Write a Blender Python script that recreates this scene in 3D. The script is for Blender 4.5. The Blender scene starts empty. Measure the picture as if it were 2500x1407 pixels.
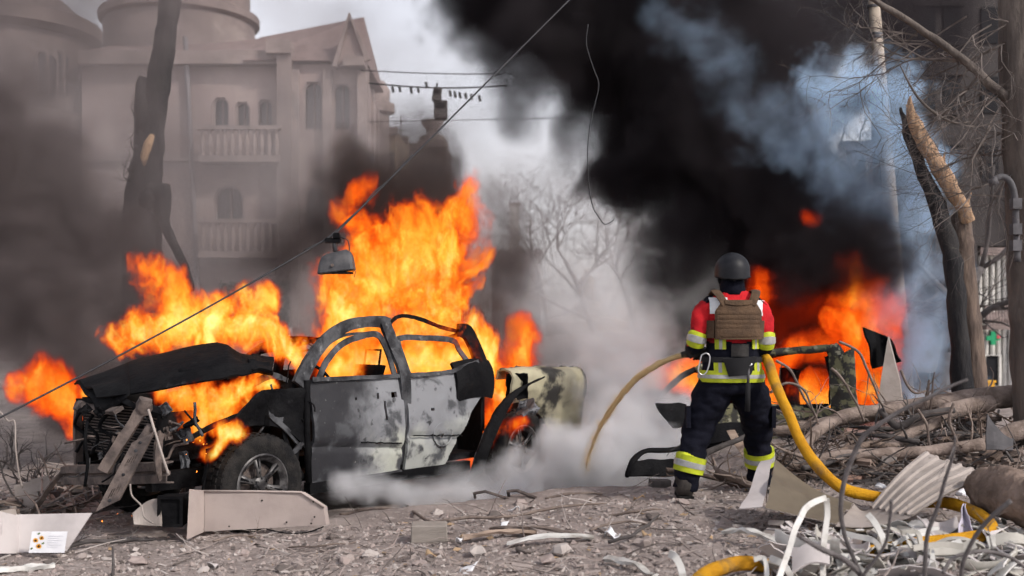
import bpy, bmesh, math, random
from mathutils import Vector, Matrix, noise as mnoise
from math import pi, sin, cos, radians

sc = bpy.context.scene
C = sc.collection
random.seed(7)

# ------------------------------------------------------------------ camera
CAM_H, FPX, HOR = 1.32, 2700.0, 790.0      # eye height, focal length and horizon row in photo pixels
cam = bpy.data.cameras.new('camera')
cam_ob = bpy.data.objects.new('camera', cam)
C.objects.link(cam_ob)
cam_ob.location = (0, 0, CAM_H)
cam_ob.rotation_euler = (pi / 2, 0, 0)
cam.sensor_width = 36
cam.lens = FPX / 2500 * 36
cam.shift_y = (HOR - 703.5) / 2500
cam.clip_end = 3000
cam.dof.use_dof = True
cam.dof.focus_distance = 8.9
cam.dof.aperture_fstop = 1.9
sc.camera = cam_ob

# ------------------------------------------------------------------ sky and sun
SUN_EL, SUN_AZ = radians(40), radians(128)   # azimuth clockwise from +Y: sun to the right, a little behind the camera
world = bpy.data.worlds.new('World')
sc.world = world
world.use_nodes = True
_nt = world.node_tree
_bg = _nt.nodes['Background']
_sky = _nt.nodes.new('ShaderNodeTexSky')
_sky.sky_type = 'NISHITA'
_sky.sun_disc = False
_sky.sun_elevation = SUN_EL
_sky.sun_rotation = SUN_AZ
_sky.air_density = 1.0
_sky.dust_density = 1.0
_hs = _nt.nodes.new('ShaderNodeHueSaturation')
_hs.inputs['Saturation'].default_value = 0.22
_nt.links.new(_sky.outputs[0], _hs.inputs['Color'])
_tint = _nt.nodes.new('ShaderNodeMix'); _tint.data_type = 'RGBA'; _tint.blend_type = 'MULTIPLY'
_tint.inputs[0].default_value = 1.0
_tint.inputs[7].default_value = (1.0, 0.965, 0.985, 1)
_nt.links.new(_hs.outputs[0], _tint.inputs[6])
_nt.links.new(_tint.outputs[2], _bg.inputs['Color'])
_bg.inputs['Strength'].default_value = 0.15
_sun = bpy.data.lights.new('sun', 'SUN')
_sun.energy = 2.2
_sun.angle = radians(6)
_sun.color = (1.0, 0.93, 0.84)
sun_ob = bpy.data.objects.new('sun', _sun)
C.objects.link(sun_ob)
_sd = Vector((sin(SUN_AZ) * cos(SUN_EL), cos(SUN_AZ) * cos(SUN_EL), sin(SUN_EL)))
sun_ob.rotation_euler = (-_sd).to_track_quat('-Z', 'Y').to_euler()
sun_ob.location = (8, -8, 12)

vs = sc.view_settings
vs.view_transform = 'Standard'
vs.look = 'None'
vs.exposure = 0.48
vs.gamma = 1.0
vs.use_curve_mapping = False
cy = sc.cycles
cy.use_denoising = True
cy.max_bounces = 5
cy.diffuse_bounces = 2
cy.glossy_bounces = 2
cy.transmission_bounces = 3
cy.transparent_max_bounces = 12
cy.volume_bounces = 1
cy.volume_step_rate = 1.0
cy.volume_max_steps = 256
cy.sample_clamp_indirect = 4.0
cy.use_adaptive_sampling = True
cy.adaptive_threshold = 0.08
cy.adaptive_min_samples = 16
cy.caustics_reflective = False
cy.caustics_refractive = False

# ------------------------------------------------------------------ helpers
def V(*a):
    return Vector(a)

def P(px, py, D):
    """the point at depth D that the survey of the photograph put at column px, row py"""
    return Vector(((px - 1250) / FPX * D, D, CAM_H + (HOR - py) / FPX * D))

def sm(a, b, x):
    t = max(0.0, min(1.0, (x - a) / (b - a)))
    return t * t * (3 - 2 * t)

def gz(x, y):
    """ground height: road at the truck lies lower than the littered pavement at the right"""
    rise = sm(-2.6, 1.9, x)
    back = sm(8.8, 10.2, y) * (1 - sm(1.2, 2.6, x))
    z = -0.34 + 0.36 * rise * (1 - back)
    z += 0.10 * sm(2.4, 4.5, x)
    z += 0.09 * (1 - sm(8.15, 8.55, y)) * (1 - rise)
    z += 1.0 * sm(22, 75, y) - 2.6 * sm(14, 45, y) * sm(5, 12, x)
    return z

def gpt(px, py):
    """where the camera ray through a photo pixel meets the ground"""
    D = 4.0
    while D < 80:
        p = P(px, py, D)
        if p.z <= gz(p.x, p.y):
            return p
        D += 0.02
    return P(px, py, 80)

class MB:
    def __init__(s):
        s.v, s.f, s.mi = [], [], []
    def add(s, vs, fs, m=0):
        o = len(s.v)
        s.v += [Vector(x) for x in vs]
        s.f += [tuple(i + o for i in f) for f in fs]
        s.mi += [m] * len(fs)
        return s
    def box(s, c, size, rot=None, m=0):
        hx, hy, hz = size[0] / 2, size[1] / 2, size[2] / 2
        M = rot if rot is not None else Matrix.Identity(3)
        c = Vector(c)
        vs = [c + M @ Vector((sx * hx, sy * hy, sz * hz)) for sx in (-1, 1) for sy in (-1, 1) for sz in (-1, 1)]
        return s.add(vs, [(0, 1, 3, 2), (4, 6, 7, 5), (0, 4, 5, 1), (2, 3, 7, 6), (0, 2, 6, 4), (1, 5, 7, 3)], m)
    def tube(s, pts, rad, seg=8, m=0, caps=True, flat=1.0, up=None, twist=0.0, closed=False):
        pts = [Vector(p) for p in pts]
        n = len(pts)
        if not isinstance(rad, (list, tuple)):
            rad = [rad] * n
        o = len(s.v)
        t0 = (pts[1] - pts[0]).normalized()
        a = Vector(up) if up is not None else (Vector((0, 0, 1)) if abs(t0.z) < 0.9 else Vector((1, 0, 0)))
        u = (a - t0 * a.dot(t0)).normalized()
        for i in range(n):
            if closed:
                t = pts[(i + 1) % n] - pts[i - 1]
            else:
                t = pts[min(i + 1, n - 1)] - pts[max(i - 1, 0)]
            t = t.normalized() if t.length > 1e-9 else t0
            if up is not None:
                u2 = Vector(up) - t * Vector(up).dot(t)
                u = u2.normalized() if u2.length > 1e-4 else u
            else:
                u2 = u - t * u.dot(t)
                u = u2.normalized() if u2.length > 1e-6 else u
            w = t.cross(u)
            for k in range(seg):
                an = 2 * pi * k / seg + twist * i + pi / seg
                s.v.append(pts[i] + (u * (cos(an) * flat) + w * sin(an)) * rad[i])
        for i in range(n if closed else n - 1):
            j = (i + 1) % n
            for k in range(seg):
                k2 = (k + 1) % seg
                s.f.append((o + i * seg + k, o + i * seg + k2, o + j * seg + k2, o + j * seg + k))
                s.mi.append(m)
        if caps and not closed:
            s.f.append(tuple(o + k for k in reversed(range(seg)))); s.mi.append(m)
            s.f.append(tuple(o + (n - 1) * seg + k for k in range(seg))); s.mi.append(m)
        return s
    def rings(s, rings, m=0, caps=True, loop=True):
        """skin a list of equally long point rings"""
        o = len(s.v); k = len(rings[0])
        for r in rings:
            s.v += [Vector(p) for p in r]
        for i in range(len(rings) - 1):
            for j in range(k if loop else k - 1):
                j2 = (j + 1) % k
                s.f.append((o + i * k + j, o + i * k + j2, o + (i + 1) * k + j2, o + (i + 1) * k + j)); s.mi.append(m)
        if caps and loop:
            s.f.append(tuple(o + j for j in reversed(range(k)))); s.mi.append(m)
            s.f.append(tuple(o + (len(rings) - 1) * k + j for j in range(k))); s.mi.append(m)
        return s
    def sheet(s, fn, nu, nv, th, m=0, mb=None, hole=None):
        """surface fn(u,v) with real thickness th along its normal"""
        P_ = [[Vector(fn(i / nu, j / nv)) for j in range(nv + 1)] for i in range(nu + 1)]
        N_ = [[None] * (nv + 1) for _ in range(nu + 1)]
        for i in range(nu + 1):
            for j in range(nv + 1):
                a = P_[min(i + 1, nu)][j] - P_[max(i - 1, 0)][j]
                b = P_[i][min(j + 1, nv)] - P_[i][max(j - 1, 0)]
                c = a.cross(b)
                N_[i][j] = c.normalized() if c.length > 1e-12 else Vector((0, 0, 1))
        keep = [[not (hole and hole((i + .5) / nu, (j + .5) / nv)) for j in range(nv)] for i in range(nu)]
        o = len(s.v); W = nv + 1
        for sg in (0.5, -0.5):
            for i in range(nu + 1):
                for j in range(nv + 1):
                    s.v.append(P_[i][j] + N_[i][j] * th * sg)
        half = (nu + 1) * W
        mb = m if mb is None else mb
        def q(a, b, c, d, mm):
            s.f.append((a, b, c, d)); s.mi.append(mm)
        for i in range(nu):
            for j in range(nv):
                if not keep[i][j]:
                    continue
                a, b, c, d = o + i * W + j, o + (i + 1) * W + j, o + (i + 1) * W + j + 1, o + i * W + j + 1
                q(a, b, c, d, m)
                q(d + half, c + half, b + half, a + half, mb)
                if i == 0 or not keep[i - 1][j]: q(a, d, d + half, a + half, m)
                if i == nu - 1 or not keep[i + 1][j]: q(c, b, b + half, c + half, m)
                if j == 0 or not keep[i][j - 1]: q(b, a, a + half, b + half, m)
                if j == nv - 1 or not keep[i][j + 1]: q(d, c, c + half, d + half, m)
        return s
    def prism(s, poly, ext, m=0):
        """closed polygon of 3-D points extruded by the vector ext"""
        n = len(poly); ext = Vector(ext)
        vs = [Vector(p) for p in poly] + [Vector(p) + ext for p in poly]
        fs = [tuple(range(n)), tuple(reversed(range(n, 2 * n)))] + [(i, (i + 1) % n + n - n, (i + 1) % n + n, i + n)[::-1] for i in range(n)]
        return s.add(vs, fs, m)
    def lathe(s, prof, center, axis, seg=32, m=0, ref=None):
        """profile [(radius, along axis)] turned about axis"""
        ax = Vector(axis).normalized()
        a = Vector(ref) if ref is not None else (Vector((0, 0, 1)) if abs(ax.z) < 0.9 else Vector((1, 0, 0)))
        u = (a - ax * a.dot(ax)).normalized(); w = ax.cross(u); c = Vector(center)
        o = len(s.v); n = len(prof)
        for k in range(seg):
            an = 2 * pi * k / seg
            for r, h in prof:
                s.v.append(c + ax * h + (u * cos(an) + w * sin(an)) * r)
        for k in range(seg):
            k2 = (k + 1) % seg
            for i in range(n - 1):
                s.f.append((o + k * n + i, o + k2 * n + i, o + k2 * n + i + 1, o + k * n + i + 1)); s.mi.append(m)
        return s
    def jitter(s, amp, scale, seed=0.0):
        for v in s.v:
            q = v * scale + Vector((seed, seed * 1.7, -seed))
            v += Vector((mnoise.noise(q), mnoise.noise(q + Vector((31, 0, 7))), mnoise.noise(q + Vector((5, 17, 90))))) * amp
        return s
    def build(s, name, mats, parent=None, smooth=False, angle=None):
        root = parent
        off = Vector((0, 0, 0))
        while root is not None:
            off = off + root.location
            root = root.parent
        me = bpy.data.meshes.new(name)
        if parent is None and s.v:
            lo = Vector((sum(v.x for v in s.v) / len(s.v), sum(v.y for v in s.v) / len(s.v), min(v.z for v in s.v)))
            off = lo
        me.from_pydata([tuple(v - off) for v in s.v], [], s.f)
        mats = mats if isinstance(mats, (list, tuple)) else [mats]
        for m_ in mats:
            me.materials.append(m_)
        if len(mats) > 1:
            me.polygons.foreach_set('material_index', s.mi)
        me.validate()
        bm = bmesh.new(); bm.from_mesh(me)
        bmesh.ops.recalc_face_normals(bm, faces=bm.faces)
        bm.to_mesh(me); bm.free()
        if smooth:
            me.polygons.foreach_set('use_smooth', [True] * len(me.polygons))
            if angle:
                me.set_sharp_from_angle(angle=radians(angle))
        ob = bpy.data.objects.new(name, me)
        C.objects.link(ob)
        if parent is None:
            ob.location = off
        else:
            ob.parent = parent
        return ob

def tag(o, label=None, cat=None, group=None, kind=None):
    if label: o['label'] = label
    if cat: o['category'] = cat
    if group: o['group'] = group
    if kind: o['kind'] = kind
    return o

def thing(name, label, cat, loc, group=None):
    o = bpy.data.objects.new(name, None)
    o.empty_display_size = 0.2
    C.objects.link(o)
    o.location = loc
    return tag(o, label, cat, group)

def fuse(ob, voxel, smooth=4):
    """merge the overlapping pieces of one mesh into a single continuous skin"""
    m1 = ob.modifiers.new('r', 'REMESH'); m1.mode = 'VOXEL'; m1.voxel_size = voxel
    m2 = ob.modifiers.new('s', 'SMOOTH'); m2.factor = 0.5; m2.iterations = smooth
    dg = bpy.context.evaluated_depsgraph_get()
    ev = ob.evaluated_get(dg)
    me = bpy.data.meshes.new_from_object(ev)
    ob.modifiers.clear()
    mats = [m for m in ob.data.materials]
    ob.data = me
    if not len(me.materials):
        for m in mats: me.materials.append(m)
    me.polygons.foreach_set('use_smooth', [True] * len(me.polygons))
    return ob

def wrinkle(ob, fn):
    me = ob.data
    ns = [v.normal.copy() for v in me.vertices]
    for v, n in zip(me.vertices, ns):
        v.co += n * fn(v.co)
    me.update()

def crv(pts, n=6):
    """Catmull-Rom through the points"""
    pts = [Vector(p) for p in pts]
    if len(pts) < 3:
        return [pts[0].lerp(pts[1], k / n) for k in range(n + 1)]
    out = []
    for i in range(len(pts) - 1):
        p0, p1, p2 = pts[max(i - 1, 0)], pts[i], pts[i + 1]
        p3 = pts[min(i + 2, len(pts) - 1)]
        for k in range(n):
            t = k / n
            out.append(0.5 * ((2 * p1) + (p2 - p0) * t + (2 * p0 - 5 * p1 + 4 * p2 - p3) * t * t + (3 * p1 - p0 - 3 * p2 + p3) * t ** 3))
    out.append(pts[-1])
    return out

def lerpl(vals, n):
    """linear interpolation of a list of numbers to n samples"""
    out = []
    for i in range(n):
        x = i / (n - 1) * (len(vals) - 1)
        k = min(int(x), len(vals) - 2)
        out.append(vals[k] + (vals[k + 1] - vals[k]) * (x - k))
    return out

MATS = {}
def mat(name, c1, c2=None, scale=4, rough=0.85, metal=0.0, bump=0.0, bscale=30, lo=0.35, hi=0.65, detail=6, spec=0.3, stretch=None, c3=None, s3=1.5, lo3=.55, hi3=.7, dist=0.0):
    if name in MATS:
        return MATS[name]
    m = bpy.data.materials.new(name); m.use_nodes = True
    n, L = m.node_tree.nodes, m.node_tree.links
    b = n['Principled BSDF']
    b.inputs['Roughness'].default_value = rough
    b.inputs['Metallic'].default_value = metal
    b.inputs['Specular IOR Level'].default_value = spec
    b.inputs['Base Color'].default_value = (*c1, 1)
    tc = n.new('ShaderNodeTexCoord'); vec = tc.outputs['Object']
    if stretch:
        mp = n.new('ShaderNodeMapping'); mp.inputs['Scale'].default_value = stretch
        L.new(vec, mp.inputs[0]); vec = mp.outputs[0]
    def nz(s_, d_=detail):
        x = n.new('ShaderNodeTexNoise'); L.new(vec, x.inputs['Vector'])
        x.inputs['Scale'].default_value = s_; x.inputs['Detail'].default_value = d_; x.inputs['Roughness'].default_value = 0.6
        x.inputs['Distortion'].default_value = dist
        return x.outputs['Fac']
    def rng(src, a, c):
        r = n.new('ShaderNodeMapRange'); r.inputs['From Min'].default_value = a; r.inputs['From Max'].default_value = c
        r.interpolation_type = 'SMOOTHSTEP'; L.new(src, r.inputs[0]); return r.outputs[0]
    if c2:
        mx = n.new('ShaderNodeMix'); mx.data_type = 'RGBA'
        L.new(rng(nz(scale), lo, hi), mx.inputs[0]); mx.inputs[6].default_value = (*c1, 1); mx.inputs[7].default_value = (*c2, 1)
        col = mx.outputs[2]
        if c3:
            m3 = n.new('ShaderNodeMix'); m3.data_type = 'RGBA'
            L.new(rng(nz(s3), lo3, hi3), m3.inputs[0]); L.new(col, m3.inputs[6]); m3.inputs[7].default_value = (*c3, 1)
            col = m3.outputs[2]
        L.new(col, b.inputs['Base Color'])
    if bump:
        bp = n.new('ShaderNodeBump'); bp.inputs['Strength'].default_value = bump; bp.inputs['Distance'].default_value = 0.02
        L.new(nz(bscale, 5), bp.inputs['Height']); L.new(bp.outputs[0], b.inputs['Normal'])
    MATS[name] = m
    return m

def rnd(a, b):
    return random.uniform(a, b)
# ------------------------------------------------------------------ ground
m_ground = mat('ground_litter', (.31, .262, .243), (.19, .157, .145), scale=3.0, bump=.9, bscale=45, c3=(.39, .34, .32), s3=14, lo3=.52, hi3=.72, lo=.3, hi=.7)

def axis(lo, hi, fine_lo, fine_hi, step, coarse):
    xs = []; x = fine_lo
    while x <= fine_hi: xs.append(x); x += step
    d = step; x = xs[-1]
    while x < hi: d = min(d * 1.35, coarse); x += d; xs.append(min(x, hi))
    d = step; x = xs[0]; pre = []
    while x > lo: d = min(d * 1.35, coarse); x -= d; pre.append(max(x, lo))
    return pre[::-1] + xs

def make_ground():
    xs = axis(-900, 900, -5.5, 6.0, .06, 90); ys = axis(-60, 1500, 4.6, 12.5, .06, 120)
    b = MB(); nx, ny = len(xs), len(ys)
    for x in xs:
        for y in ys:
            z = gz(x, y)
            if 4 < y < 16 and abs(x) < 8:
                z += 0.035 * mnoise.noise(Vector((x * 1.3, y * 1.3, 0))) + 0.022 * mnoise.noise(Vector((x * 5, y * 5, 3))) + .012 * mnoise.noise(Vector((x * 13, y * 13, 9)))
                # loose spoil heaped along the edge of the pavement
                z += .05 * math.exp(-((y - 9.0 - .12 * x) / .25) ** 2) * (1 - sm(.6, 1.4, x)) * sm(-2.2, -1.2, x)
            b.v.append(Vector((x, y, z)))
    for i in range(nx - 1):
        for j in range(ny - 1):
            b.f.append((i * ny + j, (i + 1) * ny + j, (i + 1) * ny + j + 1, i * ny + j + 1)); b.mi.append(0)
    o = b.build('ground', m_ground, smooth=True)
    return tag(o, 'grey brown street ground covered in dust and litter', None, None, 'structure')
make_ground()

# ------------------------------------------------------------------ ornate building behind the truck
m_pl = mat('pink_plaster', (.31, .235, .22), (.19, .14, .132), scale=.7, bump=.25, bscale=3, c3=(.37, .295, .275), s3=.35, lo3=.45, hi3=.65)
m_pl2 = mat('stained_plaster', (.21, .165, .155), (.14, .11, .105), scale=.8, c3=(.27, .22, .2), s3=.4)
m_stone = mat('pale_stone', (.29, .23, .215), (.19, .15, .14), scale=1.2, c3=(.18, .15, .14), s3=.6, lo3=.55, hi3=.7)
m_roof = mat('weathered_roof', (.15, .105, .10), (.22, .16, .15), scale=2.5, bump=.4, bscale=8)
m_pane = mat('dark_window_glass', (.035, .038, .045), rough=.2, spec=.5)
m_white = mat('white_render', (.72, .70, .66), (.55, .53, .50), scale=1.5)
m_pipe = mat('zinc_pipe', (.15, .14, .15), rough=.6)
m_hedge = mat('dark_hedge_leaves', (.03, .034, .026), (.06, .06, .05), scale=20)

def arch_pts(px0, px1, pt, pb, D, n=8):
    a, b = P(px0, pb, D), P(px1, pb, D); t = P(px0, pt, D)
    w = (b.x - a.x) / 2; cx = (a.x + b.x) / 2; zs = t.z - w
    pts = [V(a.x, D, a.z), V(a.x, D, zs)]
    for k in range(1, n):
        an = pi - pi * k / n
        pts.append(V(cx + w * cos(an), D, zs + w * sin(an)))
    pts += [V(b.x, D, zs), V(b.x, D, b.z)]
    return pts

def arch_window(par, px0, px1, pt, pb, D, mullion=True, recess=.22):
    pts = arch_pts(px0, px1, pt, pb, D)
    w = MB().prism([p + V(0, recess, 0) for p in pts], (0, .04, 0)).build('window', m_pane, par)
    MB().tube([p + V(0, -.03, 0) for p in pts], .09, 4, closed=True).build('window_frame', m_stone, w)
    if mullion:
        cx = (pts[0].x + pts[-1].x) / 2; top = max(p.z for p in pts)
        MB().box((cx, D + recess - .04, (pts[0].z + top) / 2), (.07, .06, top - pts[0].z)).build('mullion', m_pl2, w)
    return w

def baluster_mesh():
    b = MB().lathe([(0, 0), (.09, 0), (.09, .06), (.05, .09), (.11, .3), (.1, .42), (.045, .66), (.08, .74), (.08, .8), (0, .8)], (0, 0, 0), (0, 0, 1), 8)
    o = b.build('baluster', m_stone); me = o.data
    bpy.data.objects.remove(o); return me
BAL = baluster_mesh()

def balcony(par, px0, px1, ptop, pbot, D, n, depth=.9):
    a, b = P(px0, pbot, D), P(px1, pbot, D); top = P(px0, ptop, D).z
    s_ = MB().box(((a.x + b.x) / 2, D - depth / 2, a.z - .12), (b.x - a.x, depth, .24)).build('balcony', m_stone, par)
    MB().box(((a.x + b.x) / 2, D - depth + .1, top), (b.x - a.x + .1, .24, .14)).build('balcony_rail', m_stone, s_)
    hh = (top - a.z - .07)
    for i in range(n):
        o = bpy.data.objects.new('baluster', BAL); C.objects.link(o); o.parent = s_
        x = a.x + (b.x - a.x) * (i + .5) / n
        o.location = V(x, D - depth + .1, a.z + .005) - par.location
        o.scale = (1, 1, hh / .8)

D0 = 42.0
bl = thing('ornate_building', 'pale pink ornate building with arched windows and balustrade balconies behind the burning pickup', 'building', (-10, D0, gz(-10, D0)))
holes = [(527, 597, 455, 540), (522, 562, 240, 320), (578, 612, 250, 322), (632, 668, 245, 322), (150, 190, 560, 640), (540, 612, 690, 790), (648, 696, 690, 790), (290, 345, 690, 800)]
def _wall():
    x0, x1, y0, y1 = 205, 702, 150, 900
    def fn(u, v): return P(x0 + (x1 - x0) * u, y1 + (y0 - y1) * v, D0)
    def hole(u, v):
        px, py = x0 + (x1 - x0) * u, y1 + (y0 - y1) * v
        for a, b, t, bt in holes:
            if a < px < b and t < py < bt:
                r = (b - a) / 2
                if py > t + r or math.hypot(px - (a + b) / 2, py - t - r) < r:
                    return True
        return False
    MB().sheet(fn, 124, 140, .4, hole=hole).build('wall', m_pl, bl)
_wall()
for h in holes:
    if h[0] > 200: arch_window(bl, *h, D0)
balcony(bl, 500, 694, 322, 388, D0 - .2, 11)
balcony(bl, 500, 696, 545, 617, D0 - .2, 11)
for py, hh, ex in ((150, .5, .5), (388, .3, .25), (640, .3, .2)):
    a, b = P(208, py, D0), P(702, py, D0)
    MB().box(((a.x + b.x) / 2, D0 - .2 - ex / 2 + .003 * py / 100, a.z), (b.x - a.x, ex, hh)).build('cornice', m_stone, bl)
# rounded tower at the end
tc = P(20, 800, D0 + 1.2); tr = 3.1; tz0 = gz(-18, D0) - 1.2
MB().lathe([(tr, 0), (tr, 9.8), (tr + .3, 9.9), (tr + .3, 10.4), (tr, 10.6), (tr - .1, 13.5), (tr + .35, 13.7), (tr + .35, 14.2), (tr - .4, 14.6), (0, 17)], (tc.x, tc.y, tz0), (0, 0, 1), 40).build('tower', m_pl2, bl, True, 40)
for px in (104, 144, 182):
    D = tc.y - math.sqrt(max(.1, tr * tr - (P(px, 0, D0 - .8).x - tc.x) ** 2)) - .22
    pts = arch_pts(px - 13, px + 13, 125, 230, D, 6)
    w_ = MB().prism(pts, (0, 1.2, 0)).build('window', m_pane, bl)
    MB().tube([p + V(0, -.03, 0) for p in pts], .07, 4, closed=True).build('window_frame', m_stone, w_)
for px in (60, 150):
    D = tc.y - math.sqrt(max(.1, tr * tr - (P(px, 0, D0 - .8).x - tc.x) ** 2)) - .03
    pts = arch_pts(px - 22, px + 22, 440, 570, D, 6)
    w_ = MB().prism(pts, (0, .5, 0)).build('window', m_pane, bl)
    MB().tube([p + V(0, -.03, 0) for p in pts], .07, 4, closed=True).build('window_frame', m_stone, w_)
# attic drum with bands, set back
dc = P(440, 100, D0 + 5)
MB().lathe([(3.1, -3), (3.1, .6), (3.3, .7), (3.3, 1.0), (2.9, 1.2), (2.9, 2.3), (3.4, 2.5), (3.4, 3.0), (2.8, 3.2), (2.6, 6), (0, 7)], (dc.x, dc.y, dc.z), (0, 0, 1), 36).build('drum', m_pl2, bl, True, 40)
a, b = P(205, 150, D0), P(702, 150, D0)
MB().prism([V(a.x, D0 - .5, a.z + .25), V(b.x, D0 - .5, b.z + .25), V(b.x, D0 + 5, b.z + 2.2), V(a.x, D0 + 5, a.z + 2.0)], (0, .3, -.25)).build('roof', m_roof, bl)
# corner pilaster and right wing with a gable
a = P(697, 800, D0 - .6)
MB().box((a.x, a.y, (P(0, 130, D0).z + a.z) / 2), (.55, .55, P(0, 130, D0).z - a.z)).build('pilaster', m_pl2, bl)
a = P(685, 120, D0 - .6)
MB().box((a.x, a.y - .05, a.z), (.9, .8, .5)).build('capital', m_stone, bl)
def _wing():
    x0, x1, y0, y1 = 716, 888, 160, 900
    hs = [(742, 790, 200, 320), (815, 858, 205, 320), (745, 800, 455, 560), (818, 862, 455, 560)]
    def hole(u, v):
        px, py = x0 + (x1 - x0) * u, y1 + (y0 - y1) * v
        return any(a_ < px < b_ and t < py < bt and (py > t + (b_ - a_) / 2 or math.hypot(px - (a_ + b_) / 2, py - t - (b_ - a_) / 2) < (b_ - a_) / 2) for a_, b_, t, bt in hs)
    MB().sheet(lambda u, v: P(x0 + (x1 - x0) * u, y1 + (y0 - y1) * v, D0 - .3), 60, 140, .35, hole=hole).build('wing_wall', m_pl, bl)
    for h in hs: arch_window(bl, *h, D0 - .3)
_wing()
z0 = P(0, 160, D0).z; a = P(592, 160, D0 - .8); b = P(893, 160, D0 - .8)
rid = P(860, 42, D0 + 2).z; rid0 = P(600, 92, D0 + 2).z
MB().add([(a.x, a.y, z0), (b.x, b.y, z0), (b.x - .45, D0 + 2, rid), (a.x, D0 + 2, rid0), (a.x, D0 + 5, z0), (b.x, D0 + 5, z0)],
         [(0, 1, 2, 3), (3, 2, 5, 4), (1, 5, 2), (0, 3, 4), (0, 4, 5, 1)]).build('wing_roof', m_roof, bl)
g0, g1, gp = P(818, 165, D0 - .85), P(893, 150, D0 - .85), P(855, 45, D0 - .85)
MB().prism([g0, g1, gp], (0, .6, 0)).build('gable', m_pl, bl)
MB().tube([g0 + V(0, -.1, 0), gp + V(0, -.1, .12), g1 + V(.1, -.1, 0)], .13, 4).build('gable_trim', m_stone, bl)
MB().box(((a.x + b.x) / 2 + 1.9, D0 - .75, z0 - .1), (b.x - a.x - 3.8, .9, .35)).build('cornice', m_stone, bl)
for px in (720, 800, 884):
    a = P(px, 800, D0 - .6); t_ = P(px, 172, D0 - .6).z
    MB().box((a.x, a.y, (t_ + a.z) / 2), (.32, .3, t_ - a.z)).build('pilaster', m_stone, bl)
MB().tube(crv([P(452, 90, D0 - .4), P(458, 200, D0 - .4), P(470, 450, D0 - .4), P(478, 620, D0 - .4), P(484, 760, D0 - .4)], 4), .1, 6).build('drain_pipe', m_pipe, bl)
# side along the street, receding
def _side():
    pa, pb = P(889, 800, D0 - .3), P(944, 800, 60)
    zt = P(889, 168, D0).z
    MB().add([(pa.x, pa.y + .4, -.5), (pb.x, pb.y, -.5), (pb.x, pb.y, zt), (pa.x, pa.y + .4, zt), (pa.x - 2, pa.y + 2, -.5), (pb.x - 2, pb.y, -.5), (pb.x - 2, pb.y, zt), (pa.x - 2, pa.y + 2, zt)],
             [(0, 1, 2, 3), (1, 5, 6, 2), (5, 4, 7, 6), (4, 0, 3, 7), (3, 2, 6, 7)]).build('side_wall', m_pl, bl)
    for i in range(5):
        f = (i + .5) / 5; c = pa.lerp(pb, f)
        for zz in (3.2, 7.0):
            w_ = MB().box((c.x + .02, c.y + .4, zz), (.25, 1.3, 2.0)).build('window', m_pane, bl)
            MB().box((c.x + .1, c.y + .4, zz - 1.1), (.4, 1.7, .16)).build('window_sill', m_stone, w_)
        MB().box((c.x + .05, c.y - 1.3, zt / 2), (.35, .35, zt)).build('pilaster', m_stone, bl)
    # round bay with a little dome
    bc = P(922, 250, 52)
    MB().lathe([(.55, -6), (.55, -.6), (.8, -.5), (.8, -.1), (.55, 0), (.6, .5), (.35, .95), (0, 1.1)], bc, (0, 0, 1), 18).build('bay_turret', m_stone, bl, True, 40)
_side()

def street_block(label, px0, px1, ptop, D, zcol, wins=3, extra=None):
    a, b = P(px0, ptop, D), P(px1, ptop, D)
    t = thing('street_building', label, 'building', ((a.x + b.x) / 2, D, 0), 'buildings down the street')
    MB().box(((a.x + b.x) / 2, D + 3, a.z / 2 - .5), (b.x - a.x, 6, a.z + 1)).build('wall', zcol, t)
    MB().box(((a.x + b.x) / 2, D - .1, a.z - .2), (b.x - a.x + .3, .5, .4)).build('cornice', m_stone, t)
    for i in range(wins):
        for k in range(3):
            x = a.x + (b.x - a.x) * (i + .5) / wins; z = a.z - 2.2 - 3.3 * k
            w_ = MB().box((x, D - .02, z), (min(.9, (b.x - a.x) / wins * .6), .12, 1.7)).build('window', m_pane, t)
            MB().box((x, D - .08, z - .95), (1.1, .3, .12)).build('window_sill', m_stone, w_)
    return t
m_cream = mat('cream_plaster', (.52, .40, .28), (.42, .32, .24), scale=1.2)
street_block('cream street building with stepped roofline beside the ornate building', 938, 965, 312, 62, m_cream, 2)
t_ = street_block('narrow tan street building with an aerial on the roof', 963, 992, 335, 68, m_cream, 2)
a = P(979, 335, 68)
MB().tube([a, P(979, 282, 68)], .05, 5).build('aerial', m_pipe, t_)
MB().box(P(979, 296, 68), (.8, .05, .05)).build('aerial_bar', m_pipe, t_)
street_block('low pale street building half hidden in brown smoke', 990, 1030, 352, 70, m_pl, 2)
t_ = street_block('street building crowned by a stone urn behind dark smoke', 1026, 1088, 345, 64, m_stone, 3)
u_ = P(1055, 345, 64.5)
MB().lathe([(.0, 0), (.8, 0), (.75, .25), (.35, .35), (.3, .55), (.62, 1.0), (.68, 1.2), (.0, 1.25)], u_, (0, 0, 1), 14).build('urn', m_stone, t_, True, 40)
t_ = street_block('distant grey building with a chimney in the haze', 1200, 1320, 610, 80, m_stone, 5)  # wall and chimney colours lightened to imitate distance haze
a = P(1256, 610, 81); b = P(1256, 500, 81)
MB().box(((a.x), 81, (a.z + b.z) / 2), (.7, .7, b.z - a.z)).build('chimney', m_white, t_)
MB().box((a.x, 81, b.z), (.9, .9, .25)).build('chimney_cap', m_stone, t_)

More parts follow.
